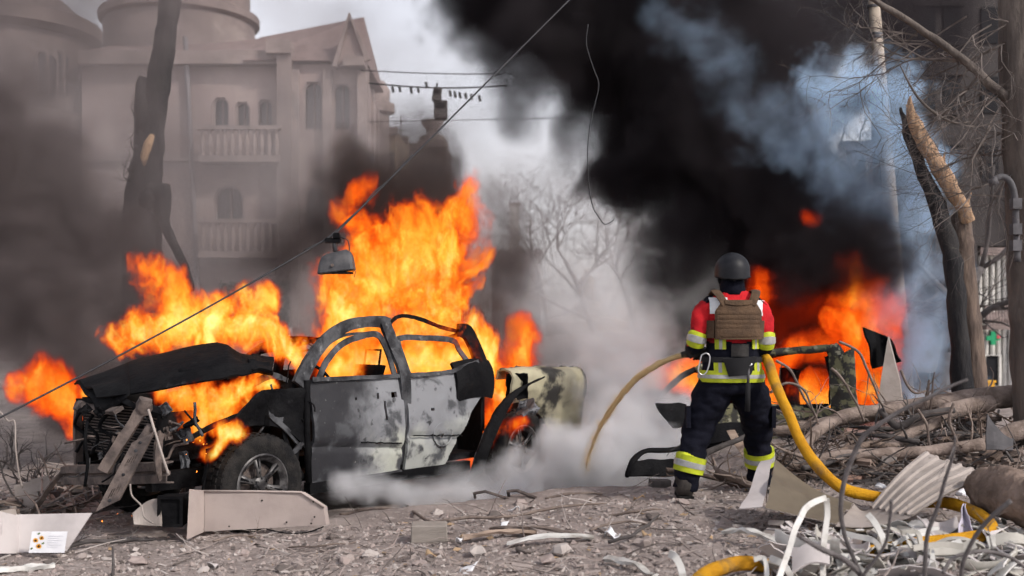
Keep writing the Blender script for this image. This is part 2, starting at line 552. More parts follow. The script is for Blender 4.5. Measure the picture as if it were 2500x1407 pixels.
# hedges trimmed as cubes under the balcony
def leaf_mass(c, size, n, leaf, seed):
    r = random.Random(seed); b = MB()
    for _ in range(n):
        d = Vector((r.uniform(-1, 1), r.uniform(-1, 1), r.uniform(-1, 1)))
        p = Vector(c) + Vector((d.x * size[0] / 2, d.y * size[1] / 2, d.z * size[2] / 2))
        p += Vector((mnoise.noise(p * 2), 0, mnoise.noise(p * 2 + V(9, 9, 9)))) * .12
        u = Vector((r.gauss(0, 1), r.gauss(0, 1), r.gauss(0, 1))).normalized(); w = u.orthogonal().normalized()
        b.add([p - u * leaf, p + w * leaf * .5, p + u * leaf, p - w * leaf * .5], [(0, 1, 2, 3)])
    return b
for i, (px0, px1, lab) in enumerate(((541, 615, 'dark clipped hedge cube below the first balcony, nearer the drain pipe'), (648, 700, 'dark clipped hedge cube below the balcony beside the corner pilaster'))):
    a, b = P(px0, 790, 36), P(px1, 690, 36)
    t_ = thing('hedge', lab, 'hedge', ((a.x + b.x) / 2, 36, a.z), 'clipped hedges')
    ls = leaf_mass(((a.x + b.x) / 2, 36, (a.z + b.z) / 2), (b.x - a.x, .9, b.z - a.z), 1500, .1, i)
    tag(ls.build('foliage', m_hedge, t_), kind='stuff')
    MB().tube([((a.x + b.x) / 2, 36, a.z - .3), ((a.x + b.x) / 2, 36, b.z - .1)], .06, 6).build('stem', m_roof, t_)

# ------------------------------------------------------------------ building at the right with the pharmacy
m_dkw = mat('sooty_render', (.06, .053, .053), (.04, .035, .036), scale=.4, bump=.1)
m_green = mat('green_sign', (.02, .30, .13), rough=.4)
m_red = mat('red_sign', (.55, .10, .10), rough=.4)
m_yel = mat('yellow_plastic_box', (.75, .38, .02), rough=.5)
m_pane2 = mat('dull_dark_glass', (.02, .02, .023), rough=.7, spec=.1)
DR = 52.0
br = thing('pharmacy_building', 'sooty grey apartment building with white columned pharmacy front beyond the splintered tree', 'building', (22, DR, gz(22, DR)))
def _right():
    a, b = P(2228, 960, DR), P(2386, -260, DR)
    MB().box(((a.x + b.x) / 2, DR + 3, b.z / 2), (b.x - a.x, 6, b.z + 2)).build('wall', m_dkw, br)
    c = P(2495, 600, DR)
    MB().box(((b.x + c.x) / 2, DR + 3.2, b.z / 2 + c.z / 2), (c.x - b.x, 6, b.z - c.z)).build('upper_wall', m_dkw, br)
    d = P(2800, 600, DR)
    MB().box(((c.x + d.x) / 2, DR + 2.6, b.z / 2), (d.x - c.x, 6, b.z + 2)).build('wing_wall', m_dkw, br)
    for px in range(2262, 2380, 62):
        for py in (60, 230, 400, 570, 740):
            p = P(px, py, DR - .02)
            w_ = MB().box(p, (.8, .12, 1.7)).build('window', m_pane2, br)
            MB().box(p + V(0, -.1, -.95), (1.1, .3, .14)).build('window_sill', m_dkw, w_)
            MB().box(p + V(0, -.05, .95), (1.1, .2, .2)).build('lintel', m_dkw, w_)
    for px in range(2420, 2700, 70):
        for py in (60, 230, 400):
            p = P(px, py, DR - .02 if px < 2495 else DR - .45)
            MB().box(p + V(0, .2, 0), (.8, .12, 1.7)).build('window', m_pane2, br)
    # white front: back wall, columns, entablature
    e, f = P(2386, 990, DR + 2.0), P(2495, 600, DR + 2.0)
    MB().box(((e.x + f.x) / 2, DR + 2.2, (e.z + f.z) / 2), (f.x - e.x + .4, .3, f.z - e.z + .4)).build('shop_wall', m_white, br)
    for px in (2392, 2407, 2423, 2438, 2452, 2466, 2482):
        p = P(px, 985, DR + .4); t = P(px, 622, DR + .4)
        MB().lathe([(.17, 0), (.15, .3), (.12, .35), (.10, t.z - p.z - .3), (.17, t.z - p.z)], p, (0, 0, 1), 10).build('column', m_white, br, True, 40)
    g = P(2438, 615, DR + .3)
    MB().box(g, (1.95, .7, .35)).build('entablature', m_stone, br)
    # balcony
    q0, q1 = P(2391, 800, DR), P(2455, 800, DR)
    s_ = MB().box(((q0.x + q1.x) / 2, DR - .35, q0.z), (q1.x - q0.x, .9, .2)).build('balcony', m_stone, br)
    for i in range(9):
        x = q0.x + (q1.x - q0.x) * (i + .5) / 9
        o = bpy.data.objects.new('baluster', BAL); C.objects.link(o); o.parent = s_; o.location = V(x, DR - .7, q0.z + .1) - br.location
    MB().box(((q0.x + q1.x) / 2, DR - .7, q0.z + .96), (q1.x - q0.x + .1, .2, .12)).build('balcony_rail', m_stone, s_)
    # door with white frame
    d0, d1 = P(2401, 942, DR + .1), P(2440, 868, DR + .1)
    dr = MB().box(((d0.x + d1.x) / 2, DR + .15, (d0.z + d1.z) / 2), (d1.x - d0.x - .14, .1, d1.z - d0.z)).build('door', m_pane2, br)
    MB().tube([V(d0.x, DR + .05, d0.z), V(d0.x, DR + .05, d1.z), V(d1.x, DR + .05, d1.z), V(d1.x, DR + .05, d0.z)], .09, 4).build('door_frame', m_white, dr)
_right()
# pale apartment block seen through the blue smoke
m_palew = mat('pale_render', (.50, .45, .42), (.40, .36, .335), scale=.5, c3=(.58, .53, .5), s3=.3)
pb_ = thing('pale_building', 'pale apartment block with framed windows veiled by blue smoke', 'building', (P(2190, 950, 58).x, 58, gz(18, 58)))
a, b = P(2062, 1010, 58), P(2300, 360, 58)
MB().box(((a.x + b.x) / 2, 61, (a.z + b.z) / 2), (b.x - a.x, 6, b.z - a.z)).build('wall', m_palew, pb_)
MB().box(((a.x + b.x) / 2, 57.8, b.z), (b.x - a.x + .6, .8, .5)).build('cornice', m_stone, pb_)
for px in (2098, 2150, 2200, 2252):
    for py in (420, 540, 660, 780, 900):
        p = P(px, py, 57.95)
        w_ = MB().box(p, (.62, .14, 1.5)).build('window', m_pane, pb_)
        MB().tube([p + V(-.36, -.06, -.8), p + V(-.36, -.06, .8), p + V(.36, -.06, .8), p + V(.36, -.06, -.8)], .07, 4, closed=True).build('window_frame', m_white, w_)
for px in (2074, 2124, 2175, 2226, 2280):
    q = P(px, 1000, 57.9); t2 = P(px, 372, 57.9)
    MB().box((q.x, 57.9, (q.z + t2.z) / 2), (.28, .3, t2.z - q.z)).build('pilaster', m_stone, pb_)
cr = P(2424, 826, DR - 1.2)
t_ = thing('pharmacy_sign', 'small green pharmacy cross sign with red corner over the shop door', 'sign', cr)
MB().box(cr, (.62, .14, .22)).build('cross_bar', m_green, t_)
MB().box(cr + V(0, -.006, 0), (.22, .14, .62)).build('cross_upright', m_green, t_)
MB().box(cr + V(.22, -.06, .06), (.16, .1, .14)).build('red_mark', m_red, t_)
MB().tube([cr, cr + V(0, 1.2, .3)], .03, 5).build('bracket', m_pipe, t_)
yb = P(2415, 925, 30)
t_ = thing('yellow_box', 'small yellow box standing beyond the fallen branches by the pharmacy', 'box', (yb.x, 30, gz(yb.x, 30)))
MB().box((yb.x, 30, gz(yb.x, 30) + .45), (.22, .2, .9)).build('body', m_yel, t_)
MB().box((yb.x, 30, gz(yb.x, 30) + .93), (.28, .26, .06)).build('lid', m_yel, t_)

# ------------------------------------------------------------------ monument
m_sand = mat('sandbag_cloth', (.50, .42, .34), (.40, .33, .27), scale=6)
mc = P(1433, 800, 60)
mt = thing('monument', 'pale statue monument on a mound far off in the haze', 'monument', (mc.x, 60, mc.z))
MB().lathe([(2.3, -.8), (2.2, .3), (1.4, .6), (.75, .75), (.7, 1.3), (.5, 1.4), (0, 1.4)], mc, (0, 0, 1), 24).jitter(.12, 1.1).build('pedestal', m_sand, mt, True, 50)
MB().lathe([(.38, 1.35), (.42, 1.8), (.34, 2.2), (.42, 2.55), (.3, 2.8), (.13, 2.85), (.17, 3.0), (.15, 3.15), (0, 3.22)], mc, (0, 0, 1), 16).jitter(.05, 3).build('figure', m_sand, mt, True)

# ------------------------------------------------------------------ trees
m_bark = mat('grey_bark', (.15, .125, .11), (.08, .066, .06), scale=7, bump=.9, bscale=30, stretch=(1, 1, .25))
m_bark_far = mat('far_bark', (.11, .098, .098), (.07, .064, .064), scale=3)
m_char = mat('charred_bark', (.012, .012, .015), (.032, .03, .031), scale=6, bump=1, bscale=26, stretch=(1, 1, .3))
m_split = mat('split_wood', (.48, .32, .20), (.30, .185, .115), scale=8, bump=.7, bscale=40, stretch=(4, 4, .35))
m_bark_warm = mat('warm_bark', (.17, .125, .10), (.075, .055, .047), scale=9, bump=1.0, bscale=26, stretch=(1, 1, .2))

def wander(p, d, length, n, wob, r, droop=0.0):
    """a crooked path starting at p"""
    pts = [Vector(p)]; d = Vector(d).normalized(); st = length / n
    for i in range(n):
        d = (d + Vector((r.gauss(0, wob), r.gauss(0, wob), r.gauss(0, wob) - droop))).normalized()
        pts.append(pts[-1] + d * st)
    return pts, d

def grow(big, small, p, d, length, rad, depth, maxd, r, wob=.16, spread=.75, nch=4, droop=0.0, up=.12):
    n = 6 if depth < 2 else 4
    pts, dd = wander(p, d, length, n, wob, r, droop)
    tip = .55 if depth < maxd else .25
    rr = [rad * (1 - (1 - tip) * i / n) for i in range(n + 1)]
    (big if depth < 2 else small).tube(pts, rr, 7 if depth == 0 else (5 if depth < 2 else 3), caps=depth < 2)
    if depth >= maxd: return
    for c in range(nch):
        k = r.randint(max(1, n // 3), n) if c else n
        dirn = (pts[k] - pts[k - 1]).normalized()
        side = Vector((r.gauss(0, 1), r.gauss(0, 1), r.gauss(0, .7)))
        side = (side - dirn * side.dot(dirn)).normalized()
        nd = dirn * (1 - spread * .5) + side * spread * r.uniform(.5, 1.1) + V(0, 0, up)
        grow(big, small, pts[k], nd, length * r.uniform(.55, .8), rr[k] * r.uniform(.55, .8), depth + 1, maxd, r, wob, spread, nch, droop, up)

def bare_tree(label, base, d, length, rad, maxd, seed, m, wob=.14, spread=.75, nch=4, up=.12, droop=0):
    r = random.Random(seed); big, small = MB(), MB()
    t = thing('bare_tree', label, 'tree', base, 'leafless street trees')
    grow(big, small, base, d, length, rad, 0, maxd, r, wob, spread, nch, droop, up)
    tag(big.build('trunk', m, t, True), kind='stuff')
    tag(small.build('crown', m, t), kind='stuff')
    return t
b_ = P(1455, 800, 55)
bare_tree('leafless tree rising from grey haze in the middle of the square', (b_.x, 55, gz(0, 55) - .2), (.0, 0, 1), 4.6, .2, 6, 5, m_bark_far, nch=4, up=.2, wob=.1, spread=.8)
b_ = P(1345, 800, 62)
bare_tree('slimmer leafless tree left of the hazy middle tree', (b_.x, 62, gz(0, 62) - .2), (-.02, 0, 1), 4.5, .17, 6, 11, m_bark_far, nch=4, up=.18, wob=.1, spread=.8)
b_ = P(1560, 800, 70)
bare_tree('far leafless tree half behind the black smoke column', (b_.x, 70, gz(0, 70) - .2), (.0, 0, 1), 4.6, .24, 5, 17, m_bark_far, nch=4, up=.12)
b_ = P(2060, 780, 24)
bare_tree('dark leafless tree behind the blue smoke beside the pale pole', (b_.x, 24, gz(b_.x, 24)), (-.05, 0, 1), 3.3, .17, 5, 23, m_bark_far, nch=4, up=.18)
b_ = P(2290, 780, 27)
bare_tree('leafless tree in front of the sooty building', (b_.x, 27, gz(b_.x, 27)), (.04, 0, 1), 3.8, .2, 5, 31, m_bark_far, nch=4, up=.12)
b_ = P(2215, 800, 34)
bare_tree('slender leafless tree seen through thin blue smoke', (b_.x, 34, gz(b_.x, 34)), (-.03, 0, 1), 4.0, .17, 5, 37, m_bark_far, nch=4, up=.14)

# blasted tree at the left, in front of the ornate building
DT = 24.0
tl = thing('blasted_tree', 'dark snapped tree trunk leaning in smoke before the ornate building', 'tree', (P(345, 800, DT).x, DT, gz(-8, DT)))
b = MB().tube(crv([P(352, 960, DT), P(350, 700, DT), P(345, 560, DT), P(350, 470, DT), P(362, 380, DT), P(374, 280, DT), P(392, 170, DT), P(408, 60, DT), P(420, -60, DT)], 5),
              lerpl([.47, .43, .42, .38, .33, .28, .25, .23, .21], 41), 14)
b.jitter(.05, 3); b.build('trunk', m_char, tl, True)
b = MB().tube([P(352, 330, DT - .1), P(350, 260, DT - .15), P(345, 205, DT - .15), P(347, 188, DT - .15)], [.2, .19, .13, .07], 8).jitter(.05, 4)
b.build('snapped_stub', m_char, tl, True)
b = MB().tube([P(372, 330, DT - .25), P(362, 350, DT - .3), P(352, 385, DT - .3), P(350, 410, DT - .28)], [.05, .1, .09, .03], 8).jitter(.03, 6)
b.build('torn_wood', m_split, tl, True)
b = MB().tube(crv([P(360, 500, DT - .1), P(390, 470, DT - .2), P(400, 540, DT - .2), P(430, 610, DT - .2), P(455, 660, DT - .2), P(470, 712, DT - .2)], 4), lerpl([.3, .26, .13, .09, .09, .07], 21), 8).jitter(.04, 4)
b.build('hanging_limb', m_char, tl, True)
r_ = random.Random(3)
for (x, y) in ((318, 330), (322, 260), (300, 390), (310, 420), (345, 420)):
    s_, q_ = MB(), MB()
    grow(s_, q_, P(348, y + 50, DT - .2), (-.6, -.1, .5), .5, .025, 2, 4, r_, .25, .9, 3)
    tag(q_.build('twig', m_char, tl), kind='stuff')

# splintered tree at the right
ts = thing('splintered_tree', 'splintered tree trunk with charred side and torn orange wood beside the fire', 'tree', (P(2365, 960, 11.5).x, 11.5, gz(4.7, 11.5)))
b = MB().tube(crv([P(2392, 1110, 11.5), P(2374, 900, 11.5), P(2362, 760, 11.5), P(2352, 650, 11.5), P(2345, 570, 11.5), P(2348, 530, 11.5), P(2364, 500, 11.5)], 6),
              lerpl([.16, .14, .125, .12, .12, .10, .04], 37), 18)
b.jitter(.02, 9); b.build('trunk', m_bark_warm, ts, True)
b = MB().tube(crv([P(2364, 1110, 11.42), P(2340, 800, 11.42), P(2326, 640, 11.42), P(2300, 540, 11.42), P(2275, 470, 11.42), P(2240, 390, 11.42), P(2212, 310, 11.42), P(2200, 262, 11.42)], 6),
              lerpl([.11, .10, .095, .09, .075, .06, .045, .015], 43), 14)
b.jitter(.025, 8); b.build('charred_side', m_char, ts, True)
b = MB().tube(crv([P(2362, 540, 11.38), P(2335, 480, 11.36), P(2300, 420, 11.36), P(2265, 360, 11.36), P(2236, 310, 11.36), P(2226, 270, 11.36), P(2222, 235, 11.36)], 6),
              lerpl([.06, .085, .085, .085, .08, .045, .006], 37), 12)
b.jitter(.03, 5); b.jitter(.008, 30); b.build('torn_wood', m_split, ts, True, 40)
for i, (x0, y0, x1, y1) in enumerate(((2352, 520, 2372, 470), (2230, 300, 2212, 255), (2300, 420, 2306, 372))):
    MB().tube([P(x0, y0, 11.36), P((x0 + x1) / 2, (y0 + y1) / 2, 11.36), P(x1, y1, 11.36)], [.03, .02, .003], 6).build('splinter', m_split, ts)

# near trunk at the frame edge with a long limb and hanging twigs
tn = thing('street_tree', 'thick grey tree trunk at the picture edge with tangled bare twigs', 'tree', (P(2500, 960, 9.6).x, 9.6, gz(4.4, 9.6)), 'leafless street trees')
b = MB().tube(crv([P(2560, 1120, 9.6), P(2545, 900, 9.6), P(2530, 700, 9.6), P(2520, 500, 9.6), P(2505, 300, 9.6), P(2495, 100, 9.6), P(2490, -120, 9.6)], 6), lerpl([.27, .25, .23, .215, .2, .19, .18], 37), 18)
b.jitter(.02, 6); b.build('trunk', m_bark, tn, True)
b = MB().tube(crv([P(2490, 255, 9.6), P(2440, 228, 9.55), P(2380, 170, 9.5), P(2310, 115, 9.5), P(2230, 60, 9.5), P(2150, 10, 9.5), P(2080, -40, 9.5)], 6), lerpl([.055, .045, .038, .033, .028, .024, .02], 37), 8)
b.jitter(.012, 8); b.build('limb', m_bark, tn, True)
r_ = random.Random(41); b = MB(); s_ = MB()
starts = [(2440, 228), (2400, 190), (2350, 150), (2300, 110), (2450, 260), (2460, 300), (2420, 60), (2480, 420), (2360, 40), (2250, 70), (2470, 360), (2440, 230), (2430, 120), (2455, 280)]
starts += [(2490 - 12 * (k % 5), 40 + 55 * k) for k in range(9)] + [(2440 - 50 * k, 215 - 32 * k) for k in range(5)]
for i, (x, y) in enumerate(starts):
    d = V(r_.uniform(-1, -.1), r_.uniform(-.35, .35), r_.uniform(-.7, .25))
    grow(s_, b, P(x, y, 9.55), d, r_.uniform(.5, .85), .010, 2, 5, r_, .2, .85, 4, .06, 0)
tag(b.build('twigs', mat('pale_twig_bark', (.20, .17, .155), (.10, .085, .08), scale=8), tn), kind='stuff')
b = MB().tube(crv([P(2195, 155, 9.45), P(2235, 230, 9.45), P(2280, 275, 9.45), P(2330, 300, 9.45), P(2370, 298, 9.45)], 5), lerpl([.004, .01, .012, .011, .006], 21), 6)
b.build('hooked_twig', m_bark, tn, True)
# lamp bracket strapped to the near trunk
m_steel = mat('grey_galvanised_steel', (.12, .115, .125), (.07, .068, .073), scale=8, rough=.7, metal=.2)
lb = thing('lamp_bracket', 'curved grey steel lamp bracket clamped to the near trunk', 'bracket', P(2480, 640, 9.3))
MB().tube(crv([P(2425, 440, 9.3), P(2447, 432, 9.3), P(2466, 445, 9.3), P(2477, 480, 9.3), P(2480, 540, 9.3), P(2484, 640, 9.3)], 5), .028, 10).build('arm', m_steel, lb, True)
for py in (498, 560, 600):
    c = P(2480, py, 9.28)
    MB().box(c, (.075, .07, .09)).build('clamp', m_steel, lb)
MB().tube([P(2422, 436, 9.3), P(2428, 452, 9.3)], .04, 10).build('socket', m_steel, lb, True)

# pale concrete pole
m_conc = mat('pale_concrete', (.42, .35, .28), (.33, .28, .235), scale=5, bump=.2)
pp = thing('utility_pole', 'pale round utility pole with metal bands behind the blue smoke', 'pole', (P(2190, 800, 15).x, 15, gz(6, 15)))
MB().tube([P(2215, 1010, 15), P(2150, 200, 15), P(2125, -100, 15)], [.11, .08, .072], 14).build('shaft', m_conc, pp, True)
for py in (88, 96, 20):
    c = P(2140 - (100 - py) * .1, py, 15)
    MB().tube([c, c + V(0, 0, .035)], .085, 14).build('band', m_steel, pp)
# ------------------------------------------------------------------ burning pickup truck
TO = V(-1.966, 8.70, 0); TL = V(.643, .766, 0); TW = V(-.766, .643, 0); TZ = -.345
def T(t, w, h):
    return TO + TL * t + TW * w + V(0, 0, TZ + h)
TM = Matrix((TL, TW, V(0, 0, 1))).transposed()

def burnt_paint(name, off, t_lo, t_hi, h_lo, h_hi, pale):
    """white truck paint burnt through to soot, ash and bare primer in patches; the pale patch keeps its own outline on the door"""
    m = bpy.data.materials.new(name); m.use_nodes = True
    n, L = m.node_tree.nodes, m.node_tree.links; b = n['Principled BSDF']
    tc = n.new('ShaderNodeTexCoord'); mp = n.new('ShaderNodeMapping'); mp.inputs['Location'].default_value = off
    L.new(tc.outputs['Object'], mp.inputs[0])
    def nz(s_, d_, di=0.0):
        x = n.new('ShaderNodeTexNoise'); L.new(mp.outputs[0], x.inputs['Vector']); x.inputs['Scale'].default_value = s_; x.inputs['Detail'].default_value = d_; x.inputs['Distortion'].default_value = di; x.inputs['Roughness'].default_value = .55
        return x.outputs['Fac']
    def rng(src, a, c):
        r = n.new('ShaderNodeMapRange'); r.interpolation_type = 'SMOOTHSTEP'; r.inputs[1].default_value = a; r.inputs[2].default_value = c; L.new(src, r.inputs[0]); return r.outputs[0]
    def ma(op, a, c):
        x = n.new('ShaderNodeMath'); x.operation = op
        for i_, v_ in enumerate((a, c)):
            if isinstance(v_, (int, float)): x.inputs[i_].default_value = v_
            else: L.new(v_, x.inputs[i_])
        return x.outputs[0]
    def mix(f, a, c):
        x = n.new('ShaderNodeMix'); x.data_type = 'RGBA'; L.new(f, x.inputs[0])
        for i_, v_ in ((6, a), (7, c)):
            if isinstance(v_, tuple): x.inputs[i_].default_value = (*v_, 1)
            else: L.new(v_, x.inputs[i_])
        return x.outputs[2]
    dt = n.new('ShaderNodeVectorMath'); dt.operation = 'DOT_PRODUCT'; L.new(tc.outputs['Object'], dt.inputs[0]); dt.inputs[1].default_value = tuple(TL)
    sx = n.new('ShaderNodeSeparateXYZ'); L.new(tc.outputs['Object'], sx.inputs[0])
    tt_ = ma('ADD', ma('ADD', dt.outputs['Value'], 1.6), ma('MULTIPLY', ma('SUBTRACT', nz(2.6, 5, .3), .5), 1.0))
    hh_ = ma('ADD', sx.outputs[2], ma('MULTIPLY', ma('SUBTRACT', nz(3.1, 5, .3), .5), .9))
    ash = rng(tt_, t_lo, t_hi)
    col = mix(ash, (.022, .022, .026), (.20, .205, .22))
    col = mix(ma('MULTIPLY', rng(hh_, h_hi, h_lo), rng(tt_, t_lo + .12, t_hi + .1)), col, pale)
    col = mix(rng(nz(4.5, 6, .2), .53, .66), col, (.06, .062, .068))
    col = mix(rng(nz(11, 6, .2), .60, .72), col, (.03, .03, .033))
    col = mix(rng(nz(30, 3), .68, .8), col, (.22, .215, .21))
    L.new(col, b.inputs['Base Color']); b.inputs['Roughness'].default_value = .7; b.inputs['Specular IOR Level'].default_value = .3
    bp = n.new('ShaderNodeBump'); bp.inputs['Strength'].default_value = .35; bp.inputs['Distance'].default_value = .01
    L.new(nz(22, 6), bp.inputs['Height']); L.new(bp.outputs[0], b.inputs['Normal'])
    return m
m_burn = burnt_paint('burnt_door_paint', (3.1, 1.4, .2), .85, 1.25, .55, .85, (.40, .41, .36))
m_burn2 = burnt_paint('burnt_rear_door_paint', (7.25, 3.3, 1.6), 1.2, 1.55, .5, .8, (.32, .33, .31))
m_soot = mat('black_soot_metal', (.003, .003, .004), (.008, .008, .009), scale=5, rough=.8, bump=.6, bscale=25, c3=(.03, .03, .032), s3=9, lo3=.62, hi3=.8, spec=.1)
m_ash = mat('ashed_grey_metal', (.085, .087, .094), (.022, .022, .025), scale=6, rough=.75, bump=.4, bscale=30, spec=.15, c3=(.20, .20, .205), s3=11, lo3=.58, hi3=.75)
m_bed = mat('scorched_yellowed_paint', (.40, .37, .255), (.27, .25, .185), scale=2.4, rough=.65, c3=(.03, .028, .026), s3=2.6, lo3=.50, hi3=.62, bump=.3, bscale=20)
m_rust = mat('scaled_brown_steel', (.14, .11, .098), (.06, .048, .045), scale=9, rough=.8, bump=.5, bscale=40)
m_rubber = mat('dusty_black_rubber', (.010, .010, .011), (.026, .024, .023), scale=10, rough=.85, spec=.12, bump=.5, bscale=60)
m_alloy = mat('sooty_alloy', (.13, .125, .125), (.03, .028, .03), scale=9, rough=.5, metal=.5, lo=.4, hi=.6)

truck = thing('pickup_truck', 'burnt out crew cab pickup truck on fire with crumpled hood', 'pickup truck', T(1.6, .9, 0))

def side_w(h):           # tumblehome of the side
    return .03 * abs(h - .75) * 2 + (.36 * (h - 1.2) if h > 1.2 else 0)

def door_fn(t0, t1, h0, h1, cut=None, seed=0.0, amp=.018):
    def fn(u, v):
        t = t0 + (t1 - t0) * u; h = h0 + (h1 - h0) * v
        if cut: t = min(t, cut(h))
        w = side_w(h) - .035 * sin(pi * v) + amp * mnoise.noise(V(t * 3.2, h * 3.2, seed)) + amp * .5 * mnoise.noise(V(t * 9, h * 9, seed + 4))
        cr_ = h - (.66 - .10 * (t - t0))
        w += .022 * math.exp(-(cr_ / .03) ** 2)                 # crease across the lower door
        return T(t, w, h)
    return fn
fd = MB().sheet(door_fn(.48, 1.52, .34, 1.2, seed=1), 44, 36, .03,
                hole=lambda u, v: (abs(u - .72) < .018 and abs(v - .80) < .03) or (abs(u - .90) < .03 and abs(v - .80) < .025) or (abs(u - .79) < .008 and .56 < v < .76) or (abs(u - .47) < .012 and abs(v - .80) < .018)
                ).build('front_door', m_burn, truck, True, 40)
def seam(v, u0, u1, t0, t1, h):
    return
cutr = lambda h: 2.62 if h > 1.0 else 2.62 - .55 * ((1.0 - h) / .66) ** .8
rd = MB().sheet(door_fn(1.575, 2.62, .34, 1.2, cutr, 3, .022), 44, 36, .03,
                hole=lambda u, v: (abs(u - .45) < .012 and abs(v - .33) < .02) or (abs(u - .85) < .018 and abs(v - .47) < .02) or (abs(u - .3) < .02 and abs(v - .62) < .008)).build('rear_door', m_burn2, truck, True, 40)
# pressed inner panels that show where the skin has burnt away
for (t, h, r_) in ((2.02, .64, .11),):
    pts = [T(t + r_ * cos(a_) * 1.1, side_w(h) - .055, h + r_ * sin(a_)) for a_ in [2 * pi * k / 16 for k in range(16)]]
    MB().tube([p + TW * .012 for p in pts], .010, 5, closed=True).build('panel_rib', m_burn2, rd, True)
b = MB(); tt = [1.0 + .025 * k for k in range(20)]
MB().tube([T(t, side_w(.62) - .058, .70 - .10 * (t - .5) + .008 * mnoise.noise(V(t * 20, 0, 0))) for t in tt], .008, 4).build('tear', m_soot, fd)
tt = [1.62 + .025 * k for k in range(27)]
MB().tube([T(t, side_w(.62) - .058, .66 - .07 * (t - 1.6) + .010 * mnoise.noise(V(t * 20, 3, 0))) for t in tt], .007, 4).build('tear', m_soot, rd)
MB().tube([T(.47, .0, .36), T(.44, -.01, .8), T(.45, .0, 1.2)], .03, 6).build('door_edge', m_soot, fd, True)
MB().tube([T(.50, .012, .35), T(1.0, .0, .34), T(1.52, .0, .35)], .014, 5).build('door_hem', m_ash, fd, True)

def rail(name, pts, r_, m, flat=.55, n=6, jit=.008):
    q = crv([T(*p) for p in pts], n)
    return MB().tube(q, r_ * 1.25 if not isinstance(r_, list) else [x * 1.25 for x in lerpl(r_, len(q))], 4, flat=flat * .75, up=TW).jitter(jit * .6, 5).jitter(.004, 30).build(name, m, truck, True, 30)
rail('roof_rail', [(.38, .02, 1.16), (.50, .05, 1.32), (.72, .12, 1.50), (1.0, .18, 1.63), (1.25, .2, 1.675), (1.47, .2, 1.68), (1.55, .19, 1.66)], [.075, .07, .062, .058, .055, .06, .065], m_ash, .36)
rail('front_window_frame', [(.60, .03, 1.20), (.72, .07, 1.35), (.95, .13, 1.49), (1.2, .15, 1.555), (1.37, .15, 1.565), (1.44, .12, 1.46), (1.47, .03, 1.2)], .03, m_ash, .4)
rail('center_pillar', [(1.56, .06, .4), (1.56, .0, .8), (1.555, .0, 1.2), (1.53, .1, 1.45), (1.5, .19, 1.67)], [.06, .07, .07, .066, .066], m_ash, .4)
rail('rear_window_frame', [(1.64, .02, 1.2), (1.62, .13, 1.46), (1.66, .16, 1.53), (2.0, .17, 1.53), (2.36, .16, 1.50), (2.42, .12, 1.4), (2.5, .02, 1.22)], .03, m_ash, .4)
rail('window_sill_bar', [(.5, -.01, 1.205), (1.0, -.01, 1.2), (1.52, -.005, 1.2)], .02, m_ash)
rail('rear_window_sill_bar', [(1.6, -.005, 1.2), (2.1, -.01, 1.21), (2.35, 0, 1.26), (2.55, 0, 1.30)], .02, m_ash)
rail('buckled_roof_strip', [(1.56, .2, 1.66), (1.70, .24, 1.72), (1.86, .28, 1.735), (2.05, .26, 1.70), (2.3, .22, 1.62), (2.5, .18, 1.58)], [.02, .018, .02, .022, .02, .02], m_soot, .5)
rail('rear_pillar', [(2.44, .17, 1.60), (2.55, .15, 1.58), (2.60, .1, 1.45), (2.64, .05, 1.28), (2.68, .02, 1.1)], [.07, .08, .08, .09, .09], m_soot, .4)
rail('door_frame_bar', [(.62, .10, 1.40), (1.0, .18, 1.56), (1.44, .19, 1.57)], .014, m_ash)
# black bulged rear corner of the cab
def corner(u, v):
    t = 2.22 + .55 * u; h = .93 + .36 * v
    return T(t, -.03 + .10 * (u - .4) ** 2 + .03 * mnoise.noise(V(t * 5, h * 5, 8)) + side_w(h) - .03 * sin(pi * v), h + .03 * sin(3 * u))
MB().sheet(corner, 14, 10, .03).build('cab_corner_panel', m_soot, truck, True, 40)
MB().sheet(lambda u, v: T(2.66, .05 + 1.65 * u, .4 + .85 * v + .02 * mnoise.noise(V(u * 4, v * 4, 0))), 12, 8, .03).build('cab_rear_wall', m_soot, truck, True, 40)
# far side of the cab
for nm, pts, rr in (('far_roof_rail', [(.9, 1.66, 1.2), (1.1, 1.6, 1.36), (1.3, 1.6, 1.46), (1.6, 1.58, 1.50), (2.2, 1.58, 1.45), (2.6, 1.62, 1.3)], .045),
                    ('far_center_pillar', [(1.55, 1.78, .4), (1.55, 1.78, 1.2), (1.52, 1.62, 1.48)], .05),
                    ('far_rear_pillar', [(2.6, 1.75, 1.1), (2.55, 1.68, 1.35), (2.5, 1.6, 1.4)], .05),
                    ('windscreen_header', [(1.08, .2, 1.62), (1.1, .5, 1.55), (1.12, 1.0, 1.46), (1.2, 1.6, 1.4)], .03),
                    ('rear_header', [(2.5, .2, 1.56), (2.5, .7, 1.45), (2.52, 1.2, 1.42), (2.5, 1.6, 1.5)], .035)):
    rail(nm, pts, rr, m_soot, .7)
MB().sheet(lambda u, v: T(.46 + 2.15 * u, 1.78 + .02 * mnoise.noise(V(u * 6, v * 4, 2)), .34 + .86 * v), 24, 10, .03).build('far_side_panel', m_soot, truck, True, 40)
MB().sheet(lambda u, v: T(.38 + .06 * v, .05 + 1.7 * u, .45 + .75 * v + .03 * mnoise.noise(V(u * 5, v * 5, 2))), 16, 8, .03).build('firewall', m_soot, truck, True, 40)
MB().box(T(1.5, .9, .40), (2.2, 1.7, .06), TM).build('cab_floor', m_soot, truck)
MB().box(T(1.45, .03, .31), (1.95, .08, .09), TM).build('sill', m_soot, truck)
